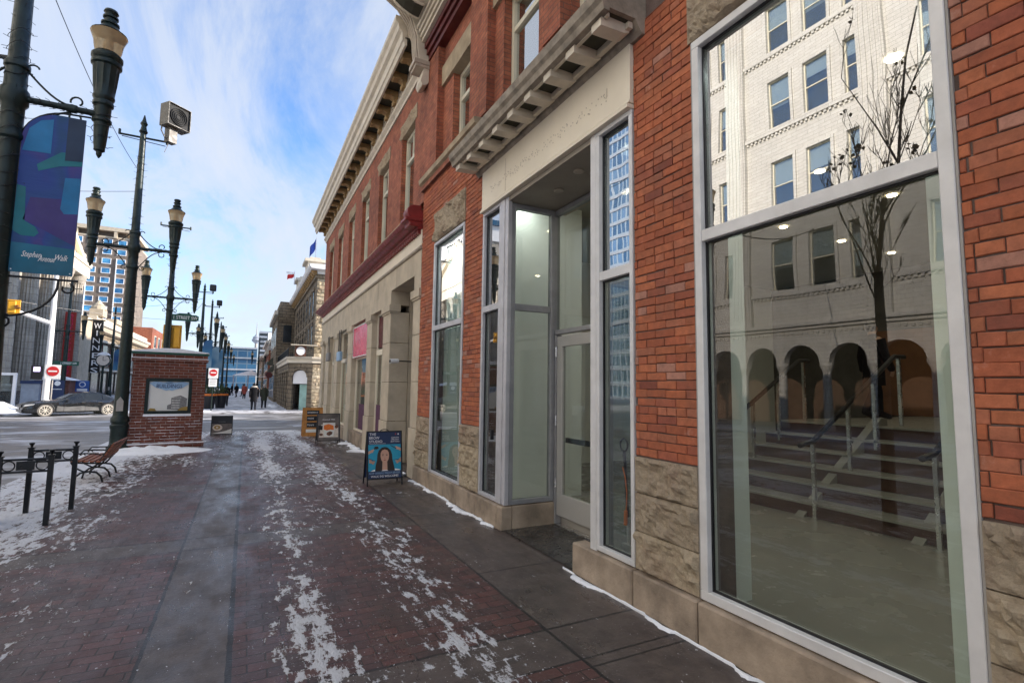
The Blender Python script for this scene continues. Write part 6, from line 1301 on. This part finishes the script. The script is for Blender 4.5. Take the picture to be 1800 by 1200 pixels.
sh_('shirt', 'letter_white', [(-0.06, 0.236), (-0.03, 0.25), (0.03, 0.25), (0.06, 0.236)], 0.0090)
sh_('face', 'skin', [(0.0, 0.355), (0.035, 0.375), (0.062, 0.42), (0.072, 0.475), (0.068, 0.53), (0.045, 0.57), (0.0, 0.585), (-0.045, 0.57), (-0.068, 0.53), (-0.072, 0.475), (-0.062, 0.42), (-0.035, 0.375)], 0.0095)
for s in (-1, 1): sh_('brow', 'hair', [(s*0.012, 0.505), (s*0.03, 0.515), (s*0.058, 0.508), (s*0.03, 0.508)], 0.011); sh_('eye', 'hair', ell(s*0.034, 0.487, 0.014, 0.006, 12), 0.011)
sh_('nose', 'lip', [(-0.01, 0.443), (0.0, 0.438), (0.01, 0.443), (0.0, 0.446)], 0.011); sh_('lips', 'lip', [(-0.025, 0.412), (0, 0.42), (0.025, 0.412), (0, 0.402)], 0.011)
def hand(x, z, s, up, held):
    sh_('hand', 'skin', [(x, z), (x+s*0.05, z+0.02), (x+s*0.085, z+0.035), (x+s*0.10, z+0.02), (x+s*0.075, z+0.008), (x+s*0.095, z+0.002), (x+s*0.07, z-0.008), (x+s*0.085, z-0.02), (x+s*0.05, z-0.022), (x, z-0.04*up)], 0.0098)
    sh_('held_tool', 'hair', held, 0.0108)
hand(-0.275, 0.56, 1, 1.2, [(-0.19, 0.595), (-0.17, 0.635), (-0.12, 0.64), (-0.10, 0.61), (-0.13, 0.59)]); hand(0.275, 0.60, -1, 1.2, [(0.10, 0.655), (0.20, 0.60), (0.19, 0.59), (0.095, 0.645)])
hand(-0.26, 0.37, 1, -2.0, [(-0.27, 0.45), (-0.16, 0.40), (-0.16, 0.395), (-0.27, 0.44)]); hand(0.275, 0.37, -1, -2.0, [(0.24, 0.42), (0.14, 0.41), (0.14, 0.405), (0.24, 0.412)])
le([('THE', -0.20, 0.835, 0.062, 0.11), ('BROW', -0.175, 0.775, 0.062, 0.17), ('STUDIO', -0.15, 0.715, 0.062, 0.22), ('DOWNTOWN', 0.18, 0.775, 0.03, 0.13), ('403-777-4321', 0.18, 0.742, 0.03, 0.15) if False else ('OPEN DAILY', 0.18, 0.742, 0.03, 0.14), ('BROW STUDIO', 0.18, 0.708, 0.03, 0.15), ('WALK INS WELCOME!', 0, 0.15, 0.05, 0.46)], 'letter_white', 0.0055)
le([('NOW OFFERING MAKEUP SERVICES', 0, 0.20, 0.045, 0.52)], 'pale_blue', 0.0055)
sh_('rule', 'letter_white', [(-0.26, 0.682), (0.02, 0.682), (0.02, 0.679), (-0.26, 0.679)], 0.0055); sh_('emblem', 'lip', ell(0.19, 0.835, 0.012, 0.014, 10), 0.0055); sh_('emblem', 'letter_white', ell(0.235, 0.835, 0.010, 0.014, 10), 0.0055)
mb = MB(); mb.tube([(-0.07+0.07*(1-math.cos(R(a))), 0.16+0.012, 0.885+0.03*math.sin(R(a))) for a in range(0, 181, 20)], 0.008, 6); mb.build('handle', 'black', s1)
s2, sh_, le = aframe('sandwich_board', 'grey sandwich board with a picture of an iced drink in a tall glass', 2.16, 15.42, 0.62, 0.10, 0.86, 0.17, 'black', 'poster_grey')
sh_('background', 'milk', [(-0.26, 0.2), (0.26, 0.2), (0.26, 0.5), (0.1, 0.6), (-0.2, 0.55)], 0.0055); sh_('glass_drink', 'paper', [(-0.12, 0.22), (0.13, 0.22), (0.18, 0.60), (-0.16, 0.60)], 0.0068); sh_('syrup', 'orange', [(-0.13, 0.42), (-0.05, 0.39), (0.05, 0.41), (0.14, 0.40), (0.13, 0.52), (0.0, 0.57), (-0.13, 0.53)], 0.008); sh_('berries', 'brown', [(-0.04, 0.26), (0.02, 0.24), (0.09, 0.28), (0.11, 0.34), (0.04, 0.37), (-0.03, 0.34), (-0.06, 0.30)], 0.008)
sh_('dark_cup', 'black', [(-0.28, 0.42), (-0.17, 0.40), (-0.16, 0.52), (-0.28, 0.53)], 0.0068); sh_('berries', 'brown', ell(0.21, 0.49, 0.05, 0.05, 12), 0.0068); sh_('berries', 'brown', ell(-0.2, 0.28, 0.05, 0.035, 12), 0.0068)
le([('Cannoli Milk', 0, 0.69, 0.055, 0.34)], 'letter_white', 0.0092)
s3, sh_, le = aframe('sandwich_board', 'pine framed sandwich board with small black letter boards, behind the drink sign', 2.0, 17.9, 0.62, 0.02, 0.93, 0.17, 'pine', 'pine')
for i, (z0, z1) in enumerate(((0.70, 0.84), (0.50, 0.66), (0.30, 0.46))): sh_('letter_board', 'black', [(-0.18, z0), (0.2, z0), (0.2, z1), (-0.18, z1)], 0.006)
le([('BARBERSHOP', 0.0, 0.77, 0.06, 0.32), ('FADE', -0.06, 0.58, 0.07, 0.18), ('Hours', -0.06, 0.38, 0.09, 0.2)], 'letter_white', 0.008); sh_('pale_strip', 'paper', [(-0.2, 0.14), (0.2, 0.14), (0.2, 0.24), (-0.2, 0.24)], 0.006)
s4, sh_, le = aframe('sandwich_board', 'dark sandwich board with a picture of a coffee cup beside the brick kiosk', -0.62, 19.4, 0.62, 0.02, 0.62, 0.14, 'black', 'poster_grey')
sh_('coffee_cup', 'milk', ell(-0.12, 0.24, 0.14, 0.10), 0.0055); sh_('coffee', 'gold', ell(-0.13, 0.25, 0.09, 0.065), 0.0068); sh_('froth', 'milk', ell(-0.13, 0.25, 0.035, 0.03, 10), 0.008); sh_('top_panel', 'black', [(-0.29, 0.36), (0.29, 0.36), (0.29, 0.60), (-0.29, 0.60)], 0.0055); sh_('table', 'paper', [(-0.29, 0.05), (0.29, 0.05), (0.29, 0.2), (0.1, 0.13)], 0.0055); le([('COFFEE', 0, 0.42, 0.04, 0.2)], 'pencil', 0.0068)
for t_, l_, rz in DEFER: t_.location = l_; t_.rotation_euler.z = rz
# ================================================================== CAR
car = thing('sedan', 'dark salt streaked four door sedan turning through the intersection', 'car', (0, 0, 0))
st_ = [(-2.52, .62, .30, .52, .56, .55), (-2.48, .80, .22, .62, .70, .68), (-2.30, .90, .20, .70, .80, .70), (-1.9, .945, .19, .76, .88, .72), (-1.45, .95, .19, .80, .93, .74), (-1.0, .95, .20, .84, .97, .75), (-0.72, .95, .20, .87, 1.02, .70), (-0.2, .95, .20, .90, 1.30, .60), (0.1, .95, .20, .91, 1.42, .57), (0.6, .95, .20, .92, 1.46, .57), (1.1, .95, .20, .94, 1.42, .56), (1.6, .95, .20, .96, 1.24, .58), (1.95, .94, .22, .98, 1.06, .66), (2.3, .92, .26, .97, 1.03, .70), (2.46, .86, .34, .90, .98, .68), (2.50, .70, .42, .80, .88, .6)]
mb = MB(); rows = []
for x, w_, zb, zm, zt, wt in st_:
    rows.append([(x, -w_*0.9, zb), (x, -w_, zb+0.12), (x, -w_, (zb+zm)/2+0.05), (x, -w_*0.96, zm), (x, -wt, zt), (x, -wt*0.5, zt+0.02), (x, wt*0.5, zt+0.02), (x, wt, zt), (x, w_*0.96, zm), (x, w_, (zb+zm)/2+0.05), (x, w_, zb+0.12), (x, w_*0.9, zb)])
vs = [p for r in rows for p in r]; n_ = 12
mb.add(vs, [(i*n_+j, i*n_+(j+1) % n_, (i+1)*n_+(j+1) % n_, (i+1)*n_+j) for i in range(len(rows)-1) for j in range(n_)]+[tuple(range(n_)), tuple(range((len(rows)-1)*n_, len(rows)*n_))[::-1]])
# the side that faces the viewer is the +y side of the model (the car heads to -x)
body = mb.build('body', 'car_paint', car, smooth=True)
SD = 1
def sidewin(pts, nm='side_window', mt='dark_window'):
    for s in (-1, 1):
        m = MB(); q = []
        for x, z in pts:
            i = max(k for k in range(len(st_)) if st_[k][0] <= x); a, b = st_[i], st_[min(i+1, len(st_)-1)]; f = (x-a[0])/max(1e-6, b[0]-a[0]); zm = a[3]+(b[3]-a[3])*f; zt = a[4]+(b[4]-a[4])*f; wt = a[5]+(b[5]-a[5])*f; wm = (a[1]+(b[1]-a[1])*f)*0.96; t_ = (z-zm)/(zt-zm); q.append((x, s*(wm+(wt-wm)*t_+0.006), z))
        k_ = len(q); m.add(q+[(x, y-s*0.02, z) for x, y, z in q], [tuple(range(k_)), tuple(range(k_, 2*k_))[::-1]]+[(i, (i+1) % k_, k_+(i+1) % k_, k_+i) for i in range(k_)]); m.build(nm, mt, car)
sidewin([(-0.62, 0.93), (0.30, 0.96), (0.30, 1.36), (0.02, 1.35), (-0.28, 1.17)]); sidewin([(0.40, 0.965), (1.18, 0.99), (1.18, 1.33), (0.95, 1.36), (0.40, 1.37)]); sidewin([(1.25, 0.99), (1.62, 1.02), (1.42, 1.22), (1.25, 1.31)])
m = MB(); m.add([(-0.74, -0.66, 1.03), (-0.74, 0.66, 1.03), (-0.16, 0.56, 1.335), (-0.16, -0.56, 1.335)], [(0, 1, 2, 3)]); m.xf(Matrix.Translation((-0.012, 0, 0.022))); m.build('windscreen', 'lens', car)
m = MB(); m.add([(1.16, -0.52, 1.42), (1.16, 0.52, 1.42), (1.9, 0.60, 1.09), (1.9, -0.60, 1.09)], [(0, 1, 2, 3)]); m.xf(Matrix.Translation((0.01, 0, 0.022))); m.build('rear_window', 'dark_window', car)
for sx in (-1.52, 1.53):
    for s in (-1, 1):
        m = MB(); m.cyl((sx, s*0.70, 0.36), (sx, s*0.955, 0.36), 0.36, n=28); wh = m.build('wheel', 'tyre', car, smooth=True)
        m = MB(); m.tube([(sx+0.27*math.cos(R(a)), s*0.962, 0.36+0.27*math.sin(R(a))) for a in range(0, 361, 18)], 0.022, 6); m.cyl((sx, s*0.95, 0.36), (sx, s*0.975, 0.36), 0.05, n=12)
        for k in range(10): a = R(36*k+(8 if k % 2 else -8)); m.cyl((sx+0.04*math.cos(a), s*0.965, 0.36+0.04*math.sin(a)), (sx+0.26*math.cos(R(36*k)), s*0.965, 0.36+0.26*math.sin(R(36*k))), 0.02, n=5)
        m.build('rim', 'rim', wh); MB().cyl((sx, s*0.957, 0.36), (sx, s*0.959, 0.36), 0.26, n=24).build('brake_shadow', 'black', wh)
        m = MB(); q = [(sx+0.42*math.cos(R(a)), 0.36+0.42*math.sin(R(a))) for a in range(-15, 196, 15)]; m.tube([(x, s*0.945, z) for x, z in q], 0.025, 5); m.build('wheel_arch', 'black', car)
m = MB()
for s in (-1, 1):
    m.prism([(-1.02, .30), (1.08, .30), (1.02, .50), (0.2, .60), (-0.5, .56), (-0.98, .62)], 'y', s*0.952-0.004, s*0.952+0.004)
m.build('salt_film', 'salt_grime', car)
m = MB()
for s in (-1, 1):
    for x in (0.35, -0.68, 1.18): m.box(x, x+0.012, s*0.958-0.004, s*0.958+0.004, 0.27, 0.90)
m.build('door_gap', 'black', car)
for s in (-1, 1):
    for x in (0.15, 1.0): MB().box(x, x+0.2, s*0.95-0.02, s*0.95+0.02, 0.80, 0.83).build('door_handle', 'chrome', car)
    m = MB(); m.ball((-0.55, s*1.03, 0.99), 0.1, 0.9, 0.9, 0.7); m.build('mirror', 'car_paint', car)
    m = MB(); m.prism([(-2.50, .60), (-2.05, .70), (-2.0, .76), (-2.42, .72)], 'y', s*0.62, s*0.92); m.build('headlight', 'lens', car)
    BX('tail_light', 'tail_red', car, 2.44, 2.50, s*0.45, s*0.84, 0.82, 0.93)
m = MB(); m.box(-2.545, -2.50, -0.55, 0.55, 0.56, 0.70); m.box(-2.54, -2.46, -0.75, 0.75, 0.27, 0.44); m.build('grille', 'black', car); BX('number_plate', 'white_paint', car, -2.56, -2.546, -0.24, 0.06, 0.42, 0.55)
dr_ = MB().ball((-0.05, 0.35, 1.12), 0.12, n=12).build('driver_head', 'skin', car) if False else None
car.scale = (0.80, 0.80, 0.80); car.rotation_euler.z = R(26); car.location = (-7.65, 33.35, -0.008)
# driver is a thing of its own, seated
# ================================================================== PEOPLE
def person(label, x, y, z, h, head_to, coat, legs='trousers', hair='hair', phase=1, hood=None, coat_len=0.5):
    t_ = thing('person', label, 'person', (0, 0, 0), None); k = h/1.75
    J = {'pel': (0, 0, .95), 'wst': (0, .0, 1.12), 'chs': (0, 0, 1.36), 'nek': (0, 0.01, 1.50), 'hd0': (0, -.005, 1.58), 'hd1': (0, -.01, 1.66), 'hd2': (0, 0, 1.74)}
    Rr = {'pel': .135, 'wst': .12, 'chs': .145, 'nek': .055, 'hd0': .075, 'hd1': .085, 'hd2': .06}; E = [('pel', 'wst'), ('wst', 'chs'), ('chs', 'nek'), ('nek', 'hd0'), ('hd0', 'hd1'), ('hd1', 'hd2')]
    J['nose'] = (0, -.105, 1.645); Rr['nose'] = .014; E.append(('hd1', 'nose'))
    for s in (-1, 1):
        a = phase*s; n = 'L' if s < 0 else 'R'
        for nm, p, r in (('hip', (s*.10, 0, .92), .095), ('kne', (s*.10, -.09*a-.03, .50), .06), ('ank', (s*.10, -.14*a+(0.10 if a < 0 else 0)*1, .10+(.03 if a < 0 else 0)), .04), ('toe', (s*.11, -.14*a-.16+(0.10 if a < 0 else 0), .035), .035),
                         ('sho', (s*.19, 0, 1.42), .07), ('elb', (s*.235, .06*a, 1.14), .045), ('wri', (s*.24, .10*a-.06, .90), .03), ('plm', (s*.24, .10*a-.08, .84), .03)): J[nm+n] = p; Rr[nm+n] = r
        E += [('pel', 'hip'+n), ('hip'+n, 'kne'+n), ('kne'+n, 'ank'+n), ('ank'+n, 'toe'+n), ('chs', 'sho'+n), ('sho'+n, 'elb'+n), ('elb'+n, 'wri'+n), ('wri'+n, 'plm'+n)]
        pl_ = J['plm'+n]
        for f in range(5):
            q = (pl_[0]+(-s*.012), pl_[1]-.03+.018*f, pl_[2]-(.07+.01*(2-abs(f-2)) if f else .03)); J[f'f{f}{n}'] = q; Rr[f'f{f}{n}'] = .009; E.append(('plm'+n, f'f{f}{n}'))
    names = list(J); me = bpy.data.meshes.new('body'); me.from_pydata([J[q] for q in names], [(names.index(a), names.index(b)) for a, b in E], [])
    o = bpy.data.objects.new('body', me); col.objects.link(o); md = o.modifiers.new('s', 'SKIN'); sv = me.skin_vertices[0].data
    for i, q in enumerate(names): sv[i].radius = (Rr[q], Rr[q]); sv[i].use_root = (q == 'pel')
    sb = o.modifiers.new('d', 'SUBSURF'); sb.levels = 1; bpy.context.view_layer.update()
    m2 = bpy.data.meshes.new_from_object(o.evaluated_get(bpy.context.evaluated_depsgraph_get())); o.modifiers.clear(); o.data = m2; m2.materials.clear(); m2.materials.append(MT['skin']); m2.polygons.foreach_set('use_smooth', [True]*len(m2.polygons)); o.parent = t_
    def limb(nm, mt, chain, grow):
        m = MB()
        for ch in chain:
            for a, b in zip(ch, ch[1:]): m.cyl(J[a], J[b], Rr[a]+grow, Rr[b]+grow, 12); m.ball(J[b], Rr[b]+grow, n=12, k=6)
        return m.build(nm, mt, t_, smooth=True)
    limb('trousers', legs, [('hipL', 'kneL', 'ankL'), ('hipR', 'kneR', 'ankR')], .018); limb('boots', 'black', [('ankL', 'toeL'), ('ankR', 'toeR')], .02)
    limb('sleeves', coat, [('shoL', 'elbL', 'wriL'), ('shoR', 'elbR', 'wriR')], .028)
    m = MB(); m.lathe([(.19, .95-coat_len+.1), (.185, .95), (.165, 1.14), (.20, 1.36), (.17, 1.45), (.075, 1.53), (.06, 1.54)], (0, 0, 0), 16)
    m.v = [(a_*1.12, b_*.82, c_) for a_, b_, c_ in m.v]; m.build('coat', coat, t_, smooth=True)
    m = MB(); m.ball((0, .012, 1.675), .105, .95, 1.0, 1.08, 12, 8); m.v = [p for p in m.v]; m.v = [(a_, max(b_, -.035) if c_ < 1.70 else b_, c_) for a_, b_, c_ in m.v]; m.build('hair', hair, t_, smooth=True)
    for s in (-1, 1): MB().ball((s*.035, -.085, 1.675), .012, n=8, k=4).build('eye', 'black', t_)
    MB().box(-.028, .028, -.096, -.086, 1.598, 1.606).build('mouth', 'lip', t_)
    if hood: m = MB(); m.tube([(.13*math.cos(R(a)), .11*math.sin(R(a))+.02, 1.53) for a in range(0, 361, 30)], .05, 8); m.build('fur_hood', hood, t_, smooth=True)
    t_.scale = (k, k, k); t_.rotation_euler.z = head_to; t_.location = (x, y, z); return t_
person('person in a black coat with a pale fur hood walking away across the mall', 0.51, 36.6, .045, 1.68, R(180), 'coat_black', hair='black', hood='fur')
person('person in an olive grey coat walking away on the right, close to the buildings', 1.18, 39.8, .045, 1.62, R(175), 'coat_olive', hair='grey_hair', phase=-1)
person('person in a black jacket walking alone on the left of the mall', -1.25, 43.5, .045, 1.62, R(180), 'coat_black', phase=-1, coat_len=.2)
far_p = [(-0.1, 66, 'coat_red', 'person in a pinkish red coat far down the mall'), (0.7, 58, 'coat_black', 'person in dark clothes by the right side shops, far down the mall'), (-1.0, 74, 'coat_black', 'left one of the far dark figures in the middle of the mall'), (-0.3, 80, 'coat_olive', 'farthest olive figure in the middle of the mall'), (-1.7, 84, 'coat_black', 'farthest dark figure near the lamps')]
for i, (x, y, c_, lab) in enumerate(far_p): person(lab, x, y, .045, 1.66, R(180+20*i), c_, phase=1 if i % 2 else -1)
person('person in black standing on the stair landing inside the large shop window', 10.0, 5.25, 1.20, 1.72, R(60), 'coat_black', hair='black', coat_len=.45)
# ================================================================== BARE STREET TREE (mirrored in the window)
tr_ = thing('street_tree', 'slender bare street tree with a few dry leaves, mirrored in the large window', 'tree', (-1.72, 3.72, 0))
mb = MB(); lf = MB(); rt_ = random.Random(4)
mb.tube([(-1.72, 3.72, 0), (-1.74, 3.73, 0.8), (-1.70, 3.70, 1.8), (-1.73, 3.72, 2.7), (-1.72, 3.72, 3.3)], 0.085, 9, 0.055); tr_o = mb.build('trunk', 'bark', tr_, smooth=True)
mb = MB()
def branch(p, d, l, r, dep):
    pts = [Vector(p)]; dd = Vector(d).normalized(); n_ = 5
    for i in range(n_):
        dd = (dd+Vector((rt_.uniform(-.13, .13), rt_.uniform(-.13, .13), rt_.uniform(.02, .2)))).normalized(); pts.append(pts[-1]+dd*l/n_)
    mb.tube(pts, max(r, .004), 5 if r > .01 else 4, max(r*0.4, .003))
    if dep > 0:
        for k in range(rt_.choice([3, 4, 4])):
            i = rt_.randint(1, n_); s_ = dd.copy(); ang = rt_.uniform(0, 6.28); q = Vector((math.cos(ang)*.45-.12, math.sin(ang)*1.15, rt_.uniform(.5, 1.1))); branch(pts[i], dd*1.0+q*0.75, l*rt_.uniform(.38, .55), r*0.45, dep-1)
    if dep <= 0 and rt_.random() < 0.07:
        for k in range(4):
            c_ = pts[-1]+Vector((rt_.uniform(-.06, .06), rt_.uniform(-.06, .06), rt_.uniform(-.08, .03))); a = Vector((rt_.uniform(-1, 1), rt_.uniform(-1, 1), rt_.uniform(-1, 1))).normalized()*.035; b = a.orthogonal().normalized()*.028; lf.add([c_-a, c_-b, c_+a, c_+b], [(0, 1, 2, 3)])
branch((-1.72, 3.72, 3.25), (0, 0, 1), 3.6, .028, 3)
for k in range(7):
    a = k*0.9+.3; branch((-1.72, 3.72, 2.5+k*.28), (math.cos(a)*.22-.12, math.sin(a)*.55, 1), 1.7-k*.08, .013, 3)
mb.build('branches', 'bark', tr_); lf.build('dry_leaves', 'leaf', tr_)
# overhead cables
def cable(label, A, B, sag, r=.006):
    A, B = Vector(A), Vector(B); m = MB(); m.tube([A+(B-A)*i/24+Vector((0, 0, -sag*4*(i/24)*(1-i/24))) for i in range(25)], r, 4); tag(m.build('overhead_cable', 'black', loc=tuple(A)), label, 'cable')
cable('thin overhead cable from the nearest lamp to the lamp beside the kiosk', (-2.70, 8.13, 7.2), (-2.74, 16.0, 7.1), .25)
cable('thin overhead cable leaving the lamp beside the kiosk towards the left', (-2.74, 16.0, 6.6), (-11, 18, 6.4), .2)
cable('thin overhead cable from the lamp behind the kiosk over the intersection', (-2.90, 24.7, 4.6), (-2.9, 41.5, 7.4), .5, .012)
cable('second thin cable over the intersection, below the first', (-12, 34, 5.9), (-2.9, 41.5, 6.0), .3, .012)
cable('cable strung across the mall between the far lamps and the stone building', (-11.0, 45, 7.2), (-2.9, 41.5, 7.6), .5, .012)
cable('decorated cable across the mall, mirrored in the large window', (-2.70, 8.13, 5.6), (-15.2, 13, 8.4), .5, .02)
for o in list(bpy.data.objects):
    if o.type == 'MESH' and o.parent is None and 'label' not in o and 'kind' not in o: print('UNTAGGED', o.name)

# ---- pieces that stand apart become parts of their own
def split(o, gap=0.03):
    me = o.data; nv = len(me.vertices); par = list(range(nv))
    def f(i):
        while par[i] != i: par[i] = par[par[i]]; i = par[i]
        return i
    for p in me.polygons:
        a = f(p.vertices[0])
        for v in p.vertices[1:]: par[f(v)] = a
    co = [v.co[:] for v in me.vertices]; bb_ = {}
    for i in range(nv):
        r = f(i); c = co[i]; b = bb_.get(r)
        if b is None: bb_[r] = [c[0], c[1], c[2], c[0], c[1], c[2]]
        else:
            for k in range(3):
                if c[k] < b[k]: b[k] = c[k]
                if c[k] > b[k+3]: b[k+3] = c[k]
    rs_ = sorted(bb_, key=lambda r: bb_[r][1]); g_ = {r: r for r in rs_}
    def h(i):
        while g_[i] != i: g_[i] = g_[g_[i]]; i = g_[i]
        return i
    for i, a in enumerate(rs_):
        A = bb_[a]
        for b in rs_[i+1:]:
            B = bb_[b]
            if B[1] > A[4]+gap: break
            if all(B[k] <= A[k+3]+gap and A[k] <= B[k+3]+gap for k in (0, 2)): g_[h(b)] = h(a)
    cl_ = sorted({h(r) for r in rs_})
    if len(cl_) < 2: return
    idx = {c: i for i, c in enumerate(cl_)}; fc = [idx[h(f(p.vertices[0]))] for p in me.polygons]
    for k in range(1, len(cl_)):
        c = o.copy(); c.data = me.copy(); col.objects.link(c); bm = bmesh.new(); bm.from_mesh(c.data); bm.faces.ensure_lookup_table()
        bmesh.ops.delete(bm, geom=[bm.faces[i] for i in range(len(fc)) if fc[i] != k], context='FACES'); bm.to_mesh(c.data); bm.free()
    bm = bmesh.new(); bm.from_mesh(me); bm.faces.ensure_lookup_table(); bmesh.ops.delete(bm, geom=[bm.faces[i] for i in range(len(fc)) if fc[i] != 0], context='FACES'); bm.to_mesh(me); bm.free()
SPL = {'stone_base', 'foundation_course', 'pilaster', 'limestone_pier', 'pier_core', 'brick_face', 'capital', 'pier_joint', 'stringer', 'handrail', 'baluster', 'arcade_pier', 'parapet_block', 'lintel_backing', 'sill_course',
       'roof_finial', 'pipe', 'hinge', 'downlight', 'ceiling_light', 'recess_wall', 'sealant_strip', 'window_ledge', 'floor_beam', 'post', 'light_pole_strip', 'brick_band', 'coffer_panel', 'string_moulding', 'bay_wall', 'roof_crown', 'door_gap', 'salt_film', 'boots', 'trousers', 'sleeves', 'wheel_arch'}
for o in list(bpy.data.objects):
    if o.type == 'MESH' and o.parent and o.name.split('.')[0] in SPL and not kids(o): split(o)
for o in bpy.data.objects:
    if 'label' in o and len(o['label'].split()) > 16: raise Exception('LONG '+o['label'])
